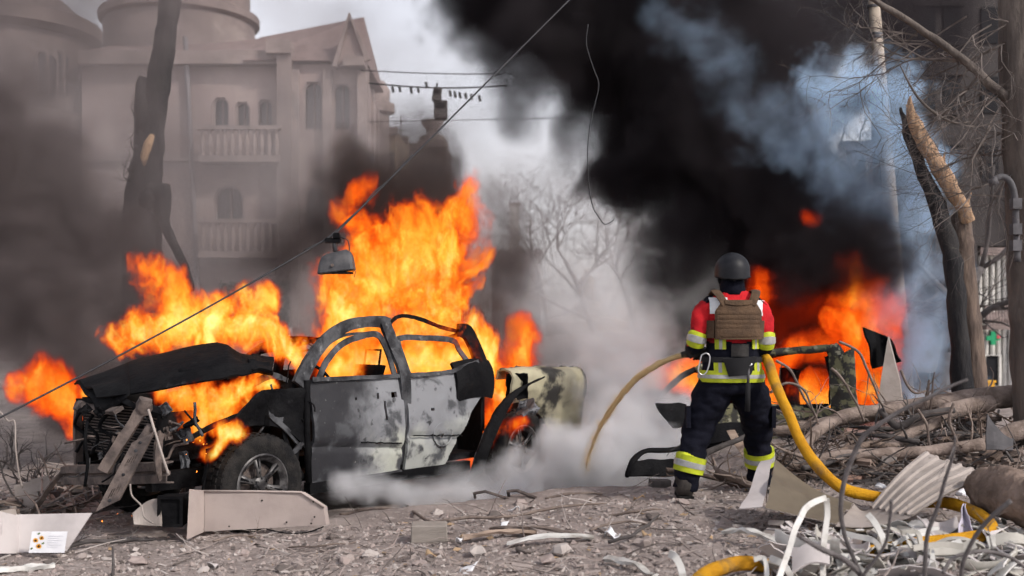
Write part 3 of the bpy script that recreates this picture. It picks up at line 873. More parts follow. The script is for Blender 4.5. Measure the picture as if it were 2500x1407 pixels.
MB().sheet(lambda u, v: T(.55 + .28 * v + .05 * sin(7 * u), .15 + 1.5 * u, 1.12 - .22 * v), 14, 5, .05).jitter(.02, 7).build('dashboard', m_soot, truck, True, 40)
sw = thing  # (steering wheel ring)
c = T(.98, .48, 1.15); ax = (TL * .85 + V(0, 0, .5)).normalized(); u_ = ax.orthogonal().normalized(); w_ = ax.cross(u_)
st = MB().tube([c + (u_ * cos(a_) + w_ * sin(a_)) * .17 for a_ in [2 * pi * k / 20 for k in range(20)]], .014, 6, closed=True).build('steering_wheel', m_soot, truck, True)
MB().tube([c + u_ * .16, c, c - u_ * .16], .012, 5).build('spoke', m_soot, st)
MB().tube([c, c - ax * .3], .03, 6).build('column', m_soot, st)
for (t, w) in ((1.35, .5), (1.35, 1.3), (2.3, .5), (2.3, 1.3)):
    s_ = MB().tube(crv([T(t - .25, w, .72), T(t + .05, w, .70), T(t + .16, w, .95), T(t + .26, w, 1.28)], 4), .05, 6, flat=4, up=TW).jitter(.02, 8).build('seat', m_soot, truck, True)
    MB().tube([T(t + .27, w - .1, 1.25), T(t + .3, w - .1, 1.42), T(t + .3, w + .1, 1.42), T(t + .27, w + .1, 1.25)], .012, 5).build('headrest_frame', m_soot, s_)

# chassis
for w in (.4, 1.4):
    MB().box(T(1.75, w, .46), (5.0, .09, .14), TM).build('frame_rail', m_soot, truck)
for t in (-.55, .9, 2.4, 3.9):
    MB().box(T(t, .9, .45), (.1, .92, .1), TM).build('cross_member', m_soot, truck)
for t in (0, 3.2):
    MB().tube([T(t, .12, .4), T(t, 1.68, .4)], .06, 10).build('axle', m_soot, truck, True)

# wheels
def wheel(t, w, out, name_burnt=False, sag=0.0):
    c = T(t, w, .395 - sag); ax = TW * out
    R = .395
    prof = [(.235, -.10), (.30, -.125), (.36, -.125), (.385, -.11), (R, -.075), (R, .075), (.385, .11), (.36, .125), (.30, .125), (.235, .10), (.235, -.10)]
    root = MB().lathe([(.235, -.10), (.245, -.11), (.245, -.09), (.20, -.06), (.20, .09), (.238, .10), (.248, .112), (.235, .118), (.215, .10), (.19, .08), (.19, -.05), (.235, -.10)], c, ax, 40).build('wheel', m_alloy, truck, True, 35)
    MB().lathe(prof, c, ax, 48).build('tyre', m_rubber, root, True, 35)
    # tread blocks round the outside
    tb = MB(); u = V(0, 0, 1); v = ax.cross(u)
    for k in range(46):
        an = 2 * pi * k / 46
        rad = u * cos(an) + v * sin(an); tan = -u * sin(an) + v * cos(an)
        M = Matrix((tan, ax, rad)).transposed()
        for off in (-.085, -.03, .03, .085):
            tb.box(c + rad * (R + .002 - (.012 if abs(off) > .05 else 0)) + ax * off + tan * (.008 if off > 0 else -.008), (.034, .042, .016), M)
    tag(tb.build('tread', m_rubber, root), kind='stuff')
    for k in range(6):
        an = 2 * pi * k / 6 + .2
        rad = u * cos(an) + v * sin(an); tan = -u * sin(an) + v * cos(an)
        MB().tube([c + ax * .075 + rad * .04, c + ax * .088 + rad * .12, c + ax * .082 + rad * .225], [.026, .024, .042], 6, flat=.45, up=ax).build('spoke', m_alloy, root, True)
        MB().tube([c + ax * .092 + rad * .09, c + ax * .098 + rad * .17, c + ax * .092 + rad * .215], [.006, .010, .020], 5, flat=.4, up=ax).build('spoke_inlay', m_soot, root, True)
    MB().lathe([(0, .105), (.035, .105), (.045, .095), (.065, .085), (.07, .05), (0, .04)], c, ax, 20).build('hub_cap', m_alloy, root, True, 40)
    MB().lathe([(0, .02), (.17, .02), (.17, -.02), (0, -.02)], c, ax, 24).build('brake_disc', m_rust, root)
    for k in range(6):
        an = 2 * pi * k / 6
        q = c + (u * cos(an) + v * sin(an)) * .055 + ax * .092
        MB().tube([q, q + ax * .02], .009, 6).build('wheel_nut', m_alloy, root)
    return root
wheel(0, .10, -1)
wheel(0, 1.70, 1)
wheel(3.22, .10, -1)
wheel(3.22, 1.70, 1)

# engine bay, inner wings and radiator pack
def wing(u, v):
    t = -.72 + 1.18 * u; h = .55 + .52 * v + .02 * sin(9 * u)
    arch = .40 + .50 * math.sqrt(max(0, 1 - ((t) / .52) ** 2)) if abs(t) < .52 else .4
    h = max(h, arch + .02 * v) if v > 0 else max(.55, arch)
    return T(t, .02 + .12 * sin(3.0 * u + 1) * (1 - v) + .04 * mnoise.noise(V(t * 4, h * 4, 5)), h)
def fender(u, v):
    t = -.50 + .97 * u
    lo = .40 + .46 * math.sqrt(max(0, 1 - (t / .50) ** 2)) if abs(t) < .5 else .36
    hi = .72 + .42 * sm(-.5, .05, t)
    h = lo + (max(hi, lo + .05) - lo) * v
    return T(t, .02 + .05 * (1 - v) * (t < .1) + .03 * mnoise.noise(V(t * 4, h * 4, 5)) + .015 * mnoise.noise(V(t * 14, h * 14, 5)), h)
MB().sheet(fender, 40, 12, .02).build('fender', m_soot, truck, True, 40)
MB().sheet(lambda u, v: T(-.62 + 1.0 * u, .42 + .05 * mnoise.noise(V(u * 5, v * 5, 1)), .60 + .38 * v), 14, 6, .03).build('inner_wing', m_soot, truck, True, 40)
MB().sheet(lambda u, v: T(-.62 + 1.0 * u, 1.6 + .05 * mnoise.noise(V(u * 5, v * 5, 1)), .5 + .55 * v), 14, 6, .03).build('far_wing', m_soot, truck, True, 40)
for pts in ([(.44, .05, 1.02), (.2, .06, 1.0), (-.05, .1, .96), (-.35, .14, .88), (-.62, .2, .74)], [(.42, .06, .92), (.25, .05, .8), (.35, .02, .55), (.44, .03, .4)],
            [(.40, .0, .70), (.30, .0, .62), (.2, .02, .66)], [(.05, .1, 1.0), (.2, .02, .85), (.42, .02, .66)], [(.12, .06, 1.03), (.14, .03, .9), (.4, .03, .9)]):
    rail('wing_brace', pts, .022, m_ash if pts[0][0] < .42 else m_soot, .6, 5, .02)
for i, (t, w, h, s) in enumerate(((.0, .8, .85, (.55, .6, .4)), (-.25, .75, .72, (.3, .5, .35)), (.15, 1.2, .88, (.25, .3, .2)), (-.1, .45, .95, (.18, .16, .14)), (-.35, 1.3, .8, (.25, .2, .3)))):
    q = MB().box(T(t, w, h), s, TM)
    o = q.build('engine_block', m_soot, truck); bv = o.modifiers.new('b', 'BEVEL'); bv.width = .03; bv.segments = 2
FT = -.70
rp = MB().box(T(FT + .06, .92, .82), (.05, 1.15, .42), TM).build('radiator', m_soot, truck)
for k in range(17):
    h = .63 + k * .0235
    MB().box(T(FT + .03, .92, h), (.02, 1.1, .009), TM).build('radiator_fin', m_rust, rp)
rail('radiator_top_bar', [(FT, .25, .98), (FT - .02, .6, 1.03), (FT, 1.0, 1.06), (FT, 1.5, 1.02)], .04, m_soot, .8, 6, .02)
rail('radiator_side_bar', [(FT, 1.5, 1.02), (FT, 1.54, .8), (FT, 1.52, .5)], .035, m_rust, .8)
rail('radiator_side_bar', [(FT, .28, 1.0), (FT - .02, .3, .8), (FT, .3, .5)], .035, m_soot, .8)
rail('crumpled_shroud', [(FT - .06, 1.45, .98), (FT - .1, 1.25, 1.0), (FT - .08, 1.0, .96), (FT - .1, .75, 1.0)], [.03, .05, .035, .05], m_rust, .5, 6, .05)
for w0 in (1.35, 1.15, .95, .5):
    rail('melted_hose', [(FT - .05, w0, .97), (FT - .1, w0 + .06, .85), (FT - .06, w0 - .04, .76), (FT - .1, w0 + .02, .62)], .013, m_soot, 1, 5, .03)
# sagging bumper beam of ribbed steel
def beam(u, v):
    t = FT - .14 - .03 * sin(pi * u); w = .02 + 1.52 * u; h = .575 - .155 * u
    prof = [(.06, .075), (0, .07), (0, .02), (.025, .008), (.025, -.008), (0, -.02), (0, -.07), (.06, -.075)]
    x = v * 7; k = min(int(x), 6); a_, c_ = prof[k], prof[k + 1]
    f = x - k
    return T(t + a_[0] + (c_[0] - a_[0]) * f, w, h + a_[1] + (c_[1] - a_[1]) * f)
MB().sheet(beam, 24, 14, .012).jitter(.006, 8).build('bumper_beam', m_rust, truck, True, 30)
rail('bumper_bracket', [(FT - .1, 1.54, .46), (FT - .16, 1.60, .38), (FT - .2, 1.74, .22), (FT - .25, 1.92, .02)], .025, m_rust, .5)
rail('bumper_hook', [(FT - .12, .12, .86), (FT - .18, .06, .78), (FT - .2, .04, .64), (FT - .16, .06, .52)], [.03, .035, .03, .015], m_rust, .5)
# tent-folded hood, seen from below
def hood(u, v):
    top = [P(183, 938, 9.35), P(330, 880, 9.3), P(450, 850, 9.25), P(530, 836, 9.2), P(556, 846, 9.15), P(585, 868, 9.2), P(630, 874, 9.3), P(668, 882, 9.35)]
    bot = [P(236, 972, 8.75), P(330, 962, 8.6), P(430, 942, 8.55), P(510, 932, 8.55), P(555, 922, 8.6), P(590, 914, 8.65), P(630, 906, 8.75), P(664, 912, 8.8)]
    x = u * 7; k = min(int(x), 6); f = x - k; f = f * f * (3 - 2 * f) * .5 + f * .5
    a_, b_ = top[k].lerp(top[k + 1], f), bot[k].lerp(bot[k + 1], f)
    q = a_.lerp(b_, v)
    q += V(0, 0, .05 * sin(pi * v) + .025 * mnoise.noise(V(u * 6, v * 3, 1)) + .02 * sin(pi * v * 3) * (1 - u))
    return q
hd = MB().sheet(hood, 42, 14, .016).build('hood', m_soot, truck, True, 50)
MB().tube([hood(.02 + .95 * k / 30, .0) + V(0, 0, -.01) for k in range(31)], .014, 6).jitter(.008, 8).build('hood_edge', m_ash, hd, True)
MB().tube([hood(.3 + .6 * k / 20, .72) + V(0, -.01, -.03) for k in range(21)], .03, 6).jitter(.02, 6).build('hood_brace', m_soot, hd, True)
MB().sheet(lambda u, v: hood(0, v) .lerp(hood(.12, v), u) + V(0, -.02, -.05 * sin(pi * u) * v - .10 * v * (1 - u)), 6, 8, .012).build('hood_lip', m_soot, hd, True)
MB().sheet(lambda u, v: hood(.80 + .2 * u, .2 + .75 * v) + V(.02 * sin(9 * v), -.05, .035 * sin(14 * v) - .02), 10, 10, .014).build('hood_crumple', m_soot, hd, True)
# cowl, wiper tray and bent windscreen pillar scrap
rail('cowl', [(.36, .06, 1.16), (.30, .3, 1.18), (.28, .9, 1.20), (.32, 1.6, 1.14)], .045, m_soot, .8, 6, .02)
rail('cowl_scrap', [(.34, .1, 1.2), (.22, .15, 1.24), (.12, .22, 1.2), (.02, .25, 1.12)], [.02, .03, .03, .015], m_ash, .5, 5, .03)
# bed: near side, tailgate, far side, torn wheel arch
def bedside(u, v):
    t = 2.98 + 1.36 * u
    arch = .42 + .46 * math.sqrt(max(0, 1 - ((t - 3.22) / .5) ** 2)) if abs(t - 3.22) < .5 else .42
    prof = [(.05, arch), (.0, max(.8, arch + .05)), (-.045, 1.0), (-.04, 1.13), (.0, 1.19), (.07, 1.215), (.16, 1.2), (.18, 1.12)]
    x = v * 7; k = min(int(x), 6); f = x - k
    w = prof[k][0] + (prof[k + 1][0] - prof[k][0]) * f; h = prof[k][1] + (prof[k + 1][1] - prof[k][1]) * f
    w += .22 * max(0, u - .8) ** 1.2 * 2.2           # rounded rear corner
    w += .045 * mnoise.noise(V(t * 3, h * 3, 6)) + .02 * mnoise.noise(V(t * 9, h * 9, 2)); h -= .03 * u + .10 * max(0, .15 - u) + .02 * mnoise.noise(V(t * 4, v, 2))
    return T(t, w, h)
bs = MB().sheet(bedside, 34, 28, .02).build('bed_side', m_bed, truck, True, 45)
MB().tube([bedside(k / 30, .80) + V(0, 0, .012 + .01 * mnoise.noise(V(k * .9, 0, 0))) for k in range(31)], .012, 5).jitter(.012, 20).build('torn_rail_edge', m_ash, bs, True)
MB().sheet(lambda u, v: T(4.34 + .02 * mnoise.noise(V(u * 4, v * 3, 0)), .1 + 1.55 * u, .55 + .6 * v), 14, 6, .04).build('tailgate', m_bed, truck, True, 40)
MB().sheet(lambda u, v: T(2.8 + 1.5 * u, 1.76 + .03 * mnoise.noise(V(u * 5, v * 4, 3)), .45 + .72 * v), 16, 6, .03).build('far_bed_side', m_soot, truck, True, 40)
MB().box(T(3.55, .92, .62), (1.5, 1.4, .05), TM).build('bed_floor', m_soot, truck)
MB().sheet(lambda u, v: T(2.80, .15 + 1.5 * u, .6 + .5 * v), 8, 4, .03).build('bed_front', m_soot, truck)
def torn(u, v):
    cl = [P(1160, 1165, 10.5), P(1180, 1100, 10.55), P(1205, 1040, 10.65), P(1232, 988, 10.75), P(1262, 955, 10.85), P(1305, 935, 11.0)]
    x = u * 5; k = min(int(x), 4); f = x - k; c_ = cl[k].lerp(cl[k + 1], f)
    wd = .16 + .10 * u
    return c_ + V(.75, .35, .42).normalized() * (v - .5) * wd + V(-.5, -.8, .2) * .035 * sin(pi * v) + V(.012, .012, .012) * mnoise.noise(V(u * 7, v * 5, 2))
MB().sheet(torn, 24, 8, .018).build('torn_fender', m_soot, truck, True, 45)
MB().tube([torn(k / 24, 0) for k in range(25)], .009, 5).jitter(.006, 20).build('torn_edge', m_ash, truck, True)
def flap(u, v):
    return P(1266 + 50 * u - 18 * v * v, 978 + 44 * v + 16 * u * (1 - v) - 8 * sin(3 * u), 10.75 - .16 * v * u + .10 * sin(5 * u + 2 * v)) + V(.05, -.06, .045) * mnoise.noise(V(u * 2.6, v * 2.6, 4)) + V(.02, .025, .02) * mnoise.noise(V(u * 7, v * 7, 7))
MB().sheet(flap, 20, 18, .005, hole=lambda u, v: u + v > 1.62 or (u < .18 and v > .7)).build('crumpled_flap', mat('crumpled_pale_metal', (.20, .205, .22), (.06, .06, .066), scale=9, rough=.5, metal=.3), truck, True, 40)
def cavity(u, v):
    return P(1236 + 52 * u, 912 + 62 * v, 11.0 + .10 * sin(pi * u) * sin(pi * v)) + V(.02, .03, .02) * mnoise.noise(V(u * 4, v * 4, 1))
MB().sheet(cavity, 14, 12, .012).build('lamp_cavity', m_soot, truck, True, 40)
# scrap poking up behind the hood
for nm, pts, rr in (('bent_strip', [P(612, 832, 10.2), P(660, 826, 10.2), P(710, 828, 10.2)], .02), ('bent_strip', [P(690, 858, 10.1), P(740, 858, 10.1), P(775, 848, 10.1)], .03), ('bent_strip', [P(705, 826, 10.2), P(690, 858, 10.2), P(684, 880, 10.2)], .03), ('bent_strip', [P(740, 832, 10.2), P(770, 848, 10.2), P(790, 856, 10.2)], .04)):
    MB().tube(crv(pts, 4), rr, 6, flat=.3).jitter(.01, 9).build(nm, m_rust, truck, True)

# glowing embers dripping round the wheel and under the nose
m_ember = bpy.data.materials.new('glowing_ember'); m_ember.use_nodes = True
_e = m_ember.node_tree.nodes['Principled BSDF']; _e.inputs['Base Color'].default_value = (.3, .05, .01, 1); _e.inputs['Emission Color'].default_value = (1, .25, .02, 1); _e.inputs['Emission Strength'].default_value = 3
r_ = random.Random(8); b = MB()
for _ in range(14):
    px, py, D = (r_.gauss(490, 14), r_.uniform(1060, 1200), 8.2) if r_.random() < .5 else (r_.uniform(230, 430), r_.uniform(1235, 1290), 8.3)
    if r_.random() < .2: px, py, D = r_.uniform(440, 500), r_.uniform(1050, 1110), 8.15
    p = P(px, py, D); s_ = r_.uniform(.0015, .005)
    b.add([p + V(s_, 0, 0), p + V(-s_, 0, 0), p + V(0, s_, 0), p + V(0, -s_, 0), p + V(0, 0, s_ * 1.6), p + V(0, 0, -s_ * 1.6)], [(0, 2, 4), (2, 1, 4), (1, 3, 4), (3, 0, 4), (2, 0, 5), (1, 2, 5), (3, 1, 5), (0, 3, 5)])
tag(b.build('ember', m_ember, truck), kind='stuff')

# torn brackets, hoses and plates jumbled at the front and along the wing
r_ = random.Random(31)
for k in range(34):
    px, py = r_.uniform(205, 500), r_.uniform(985, 1125); D = 8.12 + (480 - px) / 300 * .42 + r_.uniform(-.03, .16)
    p = P(px, py, D); m_ = r_.choice((m_soot, m_soot, m_ash, m_rust))
    if k % 3:
        d = V(r_.gauss(0, 1), r_.gauss(0, .4), r_.gauss(0, 1)); q, _ = wander(p, d, r_.uniform(.10, .32), 5, .35, r_)
        MB().tube(q, r_.uniform(.006, .016), 5, flat=r_.uniform(.4, 1)).build('torn_bracket', m_, truck, True)
    else:
        a_ = Matrix.Rotation(r_.uniform(0, 6), 3, 'Y') @ Matrix.Rotation(r_.uniform(-.7, .7), 3, 'X'); sx, sz = r_.uniform(.05, .13), r_.uniform(.04, .10); k0 = k * 1.7
        MB().sheet(lambda u, v: p + a_ @ V((u - .5) * sx, .035 * mnoise.noise(V(u * 3 + k0, v * 3, 0)), (v - .5) * sz), 8, 7, .004).build('torn_plate', m_, truck, True, 45)
for k in range(10):
    px, py = r_.uniform(640, 750), r_.uniform(930, 1060); p = P(px, py, 8.86 + (px - 640) / 110 * .2 - .03)
    d = V(r_.gauss(0, .5), r_.gauss(0, .2), r_.gauss(0, 1)); q, _ = wander(p, d, r_.uniform(.10, .26), 5, .25, r_)
    MB().tube(q, r_.uniform(.007, .014), 5, flat=.6).build('wing_scrap', m_soot if k % 3 else m_ash, truck, True)
# ------------------------------------------------------------------ firefighter, seen from behind
FX, FY = 1.615, 8.30
FZ = gz(FX, FY) + .0
m_jred = mat('red_jacket_cloth', (.56, .018, .024), (.36, .010, .016), scale=5, rough=.85, spec=.15, bump=.6, bscale=12, c3=(.13, .010, .012), s3=5, lo3=.55, hi3=.75)
m_navy = mat('navy_turnout_cloth', (.003, .0035, .008), (.007, .0075, .014), scale=6, rough=.9, spec=.12, bump=.5, bscale=16)
m_hivis = mat('yellow_reflective_tape', (.47, .53, .022), (.34, .39, .018), scale=12, rough=.6, c3=(.20, .21, .07), s3=9, lo3=.58, hi3=.78)
m_silver = mat('silver_reflective_tape', (.36, .36, .36), (.28, .28, .28), scale=30, rough=.4)
m_tan = mat('brown_webbing', (.105, .064, .038), (.066, .041, .026), scale=9, rough=.9, bump=.5, bscale=50)
m_helm = mat('black_helmet_shell', (.006, .0065, .010), (.011, .0115, .015), scale=14, rough=.5, spec=.25, bump=.05, bscale=300)
m_glove = mat('black_leather_glove', (.014, .013, .013), (.028, .025, .024), scale=14, rough=.7, bump=.3, bscale=60)
m_skin = mat('skin', (.50, .27, .20), (.44, .22, .16), scale=9, rough=.55)
m_boot = mat('dusty_black_boot', (.016, .014, .013), (.06, .05, .045), scale=9, rough=.7)
m_patch = mat('white_reflective_panel', (.70, .72, .74), (.58, .60, .63), scale=8, rough=.4)
m_strap = mat('black_webbing', (.012, .012, .014), rough=.9)

ff = thing('person', 'firefighter in red jacket, black helmet and brown armour vest aiming a yellow hose', 'person', (FX, FY, FZ))
def F(x, y, z):
    return V(FX + x, FY + y, FZ + z)
def ell(c, rx, ry, n=28, tilt=0.0, p=2.3):
    out = []
    for k in range(n):
        a_ = 2 * pi * k / n
        cx, cy_ = cos(a_), sin(a_)
        x = abs(cx) ** (2 / p) * math.copysign(1, cx) * rx; y = abs(cy_) ** (2 / p) * math.copysign(1, cy_) * ry
        out.append(F(c[0] + x, c[1] + y, c[2] + x * tilt))
    return out
# torso profile: z -> centre x, centre y, half width, half depth
TORSO = [(.80, .035, .0, .205, .165), (.90, .03, .0, .235, .175), (.98, .03, .0, .222, .16), (1.08, .035, .0, .195, .15), (1.18, .04, .005, .192, .15), (1.28, .042, .01, .195, .15), (1.38, .042, .015, .20, .145), (1.46, .042, .015, .195, .13), (1.51, .045, .015, .15, .105), (1.55, .045, .02, .095, .085)]
def torso_at(z):
    for a_, b_ in zip(TORSO, TORSO[1:]):
        if a_[0] <= z <= b_[0]:
            f = (z - a_[0]) / (b_[0] - a_[0])
            return [a_[i] + (b_[i] - a_[i]) * f for i in range(1, 5)]
    return list(TORSO[0][1:] if z < TORSO[0][0] else TORSO[-1][1:])
def tring(z, grow_=0.0, n=40):
    x, y, rx, ry = torso_at(z)
    return ell((x, y, z), rx + grow_, ry + grow_, n)
ARM_L = [(-.135, .015, 1.43), (-.182, .0, 1.37), (-.215, -.03, 1.26), (-.242, -.04, 1.165), (-.245, .02, 1.12), (-.225, .12, 1.115), (-.205, .20, 1.115)]
ARM_R = [(.215, .015, 1.43), (.258, .0, 1.37), (.272, -.03, 1.26), (.278, -.04, 1.155), (.272, .03, 1.10), (.25, .13, 1.09), (.22, .22, 1.08)]
RAD_A = [.080, .079, .069, .063, .058, .052, .048]
LEG_L = [(-.075, .0, .86), (-.115, .0, .76), (-.175, .01, .62), (-.228, .02, .47), (-.262, -.01, .34), (-.300, -.02, .18), (-.322, -.02, .06)]
LEG_R = [(.145, .0, .86), (.18, .02, .76), (.225, .08, .62), (.262, .16, .50), (.285, .22, .36), (.305, .27, .20), (.315, .30, .07)]
RAD_L = [.135, .142, .128, .112, .102, .098, .092]
def path(pts, n=5):
    return crv([F(*p) for p in pts], n)

# the body under the clothes, one skin from crown to soles
b = MB()
b.rings([tring(z, -.03, 20) for z in (.82, .9, 1.0, 1.1, 1.2, 1.3, 1.4, 1.46, 1.5)])
b.tube([F(.045, .02, 1.46), F(.045, .03, 1.56), F(.045, .045, 1.64)], [.075, .062, .064], 14)
b.lathe([(0, -.125), (.04, -.118), (.06, -.09), (.075, -.03), (.078, .03), (.066, .09), (.04, .115), (0, .125)], F(.045, .045, 1.685), (0, -.05, 1), 20)
b.tube([F(.045, .13, 1.70), F(.045, .148, 1.685), F(.045, .125, 1.668)], [.012, .017, .014], 8)      # nose
for s_ in (-1, 1):
    b.tube([F(.045 + s_ * .078, .04, 1.72), F(.045 + s_ * .088, .03, 1.70), F(.045 + s_ * .080, .035, 1.675)], [.012, .018, .01], 8)
for A in (ARM_L, ARM_R):
    q = path(A); b.tube(q, lerpl([r_ * .72 for r_ in RAD_A], len(q)), 12)
for Lg in (LEG_L, LEG_R):
    q = path(Lg); b.tube(q, lerpl([r_ * .75 for r_ in RAD_L], len(q)), 14)
    e = F(*Lg[-1]); b.tube([e, e + V(0, .06, -.02), e + V(0, .17, -.03)], [.05, .045, .035], 10)
body = b.build('body', m_skin, ff); fuse(body, .014, 4)

# jacket
b = MB()
b.rings([tring(z, 0, 40) for z in (.885, .9, .94, 1.0, 1.05, 1.1, 1.15, 1.2, 1.25, 1.3, 1.34, 1.38, 1.42, 1.46, 1.5, 1.53, 1.55)])
for A in (ARM_L, ARM_R):
    q = path(A); b.tube(q, lerpl(RAD_A, len(q)), 18)
jk = b.build('jacket', m_jred, ff); fuse(jk, .012, 5)
def folds(co):
    return .011 * mnoise.noise(V(co.x * 9, co.y * 9, co.z * 16)) + .005 * mnoise.noise(V(co.x * 22, co.y * 22, co.z * 30 + 4))
wrinkle(jk, folds)
jk.data.materials.append(m_navy)
for p in jk.data.polygons:                       # dark lower jacket and cuffs
    c_ = p.center
    if c_.z < 1.165 + .01 * mnoise.noise(c_ * 8) and abs(c_.x - .035) < .235 and c_.y < .2: p.material_index = 1
    if c_.z < 1.135: p.material_index = 1
def wrapband(parent, rings, name, m): return MB().rings(rings, caps=False).build(name, m, parent, True)
def solid_band(rin, rout, name, m, par):
    b = MB(); n = len(rin[0])
    allr = rin + rout[::-1] + [rin[0]]
    b.rings(allr, caps=False)
    return b.build(name, m, par, True, 40)
def torso_band(z0, z1, off, name, m, par):
    zs = [z0 + (z1 - z0) * k / 3 for k in range(4)]
    return solid_band([tring(z, off - .006) for z in zs], [tring(z, off) for z in zs], name, m, par)
hb = torso_band(.868, .955, .014, 'hem_band', m_hivis, ff)
torso_band(.897, .925, .017, 'hem_stripe', m_silver, hb)
def limb_band(pts, rads, u0, u1, off, name, m, par, n=5):
    q = path(pts, 8); rr = lerpl(rads, len(q)); N = len(q) - 1
    idx = [u0 + (u1 - u0) * k / 4 for k in range(5)]
    def at(u):
        x = u * N; k = min(int(x), N - 1); return q[k].lerp(q[k + 1], x - k), rr[k]
    pp_ = [at(u)[0] for u in idx]; rr_ = [at(u)[1] + off for u in idx]
    o1 = MB().tube([pp_[0]] + pp_ + [pp_[-1]], [rr_[0] - .012] + rr_ + [rr_[-1] - .012], 28, caps=False)
    return o1.build(name, m, par, True, 50)
for A in (ARM_L, ARM_R):
    sb = limb_band(A, RAD_A, .39, .54, .006, 'sleeve_band', m_hivis, ff)
    limb_band(A, RAD_A, .43, .49, .010, 'sleeve_stripe', m_silver, sb)
# vertical reflective tabs on the lower back
for (x, z, w, h) in ((-.075, 1.155, .075, .085), (.19, 1.15, .062, .072), (-.082, .995, .085, .105), (.205, 1.0, .07, .1)):
    cx, cy_, rx, ry = torso_at(z)
    def tab(u, v, x=x, z=z, w=w, h=h, off=.012):
        xx = x + (u - .5) * w; zz = z + (v - .5) * h
        cx, cy_, rx, ry = torso_at(zz)
        k = min(.98, abs((xx - cx) / rx)); yy = cy_ - ry * (1 - k ** 2.3) ** (1 / 2.3)
        return F(xx, yy - off, zz)
    tb = MB().sheet(tab, 8, 6, .008).build('reflective_tab', m_hivis, ff, True, 40)
    MB().sheet(lambda u, v: tab(.36 + .28 * u, v, off=.016), 4, 6, .004).build('tab_stripe', m_silver, tb, True, 40)
# white shoulder panels
for (x0, x1, z0, z1) in ((-.145, -.02, 1.375, 1.495), (.185, .275, 1.36, 1.475)):
    def pan(u, v):
        xx = x0 + (x1 - x0) * u; zz = z0 + (z1 - z0) * v
        cx, cy_, rx, ry = torso_at(zz)
        k = min(.985, abs((xx - cx) / (rx + .03))); yy = cy_ - ry * (1 - k ** 2.3) ** (1 / 2.3)
        return F(xx, yy - .012, zz)
    MB().sheet(pan, 8, 6, .006).build('white_panel', m_patch, ff, True, 40)
for s_, x in ((-1, -.125), (1, .225)):
    MB().sheet(lambda u, v: F(x + (u - .5) * .12, .05 - .10 * v, 1.515 - .05 * (1 if s_ * (u - .5) > 0 else .3) * abs(u - .5) * 2 - .028 * v), 6, 5, .012).build('shoulder_pad', m_navy, ff, True)
# collar
MB().tube([F(.045, .01, 1.50), F(.045, .02, 1.545), F(.045, .03, 1.59), F(.045, .035, 1.62)], [.105, .098, .092, .086], 20).jitter(.008, 14).build('collar', m_navy, ff, True)
MB().tube([F(.045, .02, 1.57), F(.045, .035, 1.62), F(.045, .045, 1.68)], [.085, .086, .088], 18).build('balaclava', m_strap, ff, True)
MB().tube(crv([F(-.05, .02, 1.665), F(-.055, .03, 1.64), F(-.03, .06, 1.60)], 4), .018, 6, flat=.4).build('chin_strap', m_strap, ff, True)

# armour vest
def vest_pt(x, z, off):
    cx, cy_, rx, ry = torso_at(z)
    rx += .01; k = min(.97, abs((x - cx) / rx)); return F(x, cy_ - ry * (1 - k ** 2.6) ** (1 / 2.6) - off, z)
def vest(u, v):
    z = 1.185 + .285 * v
    hw = .165 if v < .72 else .165 - .05 * ((v - .72) / .28)
    return vest_pt(.052 + (u - .5) * 2 * hw, z, .040)
vt = MB().sheet(vest, 22, 20, .035).build('armour_vest', m_tan, ff, True, 35)
for k, v0 in enumerate((.08, .28, .40, .52, .64)):
    hgt = .03 if k else .055
    MB().sheet(lambda u, v: vest_pt(.052 + (u - .5) * .315, 1.185 + .285 * v0 + hgt * v, .062 + .004 * sin(pi * v)), 14, 3, .008).build('webbing_row', m_tan, vt, True, 40)
MB().sheet(lambda u, v: vest_pt(.052 + (u - .5) * .20, 1.435 + .028 * v - .012 * (2 * u - 1) ** 2 * -1, .060), 12, 3, .012).build('drag_handle', m_tan, vt, True, 40)
for s_, xa, xb in ((-1, -.045, -.098), (1, .15, .195)):
    q = crv([F(xa, -.155, 1.44), F(xa + (xb - xa) * .5, -.145, 1.49), F(xb, -.10, 1.535), F(xb, -.03, 1.545), F(xb, .06, 1.52)], 5)
    MB().tube(q, .034, 8, flat=.35, up=V(0, -.5, .8)).build('shoulder_strap', m_tan, vt, True, 50)
for s_ in (-1, 1):
    cx = .045
    MB().sheet(lambda u, v: F(cx + s_ * (.165 + .06 * sin(u * pi / 2)), -.145 + .16 * u ** 1.3, 1.195 + .13 * v), 10, 5, .02).build('side_strap', m_tan, vt, True, 40)
MB().sheet(lambda u, v: vest_pt(-.112 + .03 * u, 1.19 + .13 * v, .055), 3, 5, .02).build('side_pouch', m_tan, vt, True, 40)

# belt, pouch, carabiner and tool
torso_band(1.015, 1.055, .018, 'belt', m_strap, ff)
MB().sheet(lambda u, v: F(.055 + (u - .5) * (.24 - .09 * (1 - v)), -.185 - .03 * sin(pi * u), .915 + .13 * v + .015 * u), 8, 6, .03).build('belt_pouch', m_strap, ff, True, 40)
MB().sheet(lambda u, v: F(.06 + (u - .5) * .12, -.168 - .02 * sin(pi * u), 1.06 + .09 * v), 6, 5, .02).build('radio_pouch', m_glove, ff, True, 40)
m_chrome = mat('polished_clip_steel', (.55, .55, .57), rough=.3, metal=.9)
cb = [F(-.185 + x, -.165, 1.0 + z) for x, z in ((-.035, .07), (.0, .085), (.025, .06), (.02, .0), (.0, -.055), (-.03, -.075), (-.058, -.05), (-.05, .01))]
MB().tube(crv(cb + [cb[0]], 4)[:-1], .0055, 6, closed=True).build('carabiner', m_chrome, ff, True)
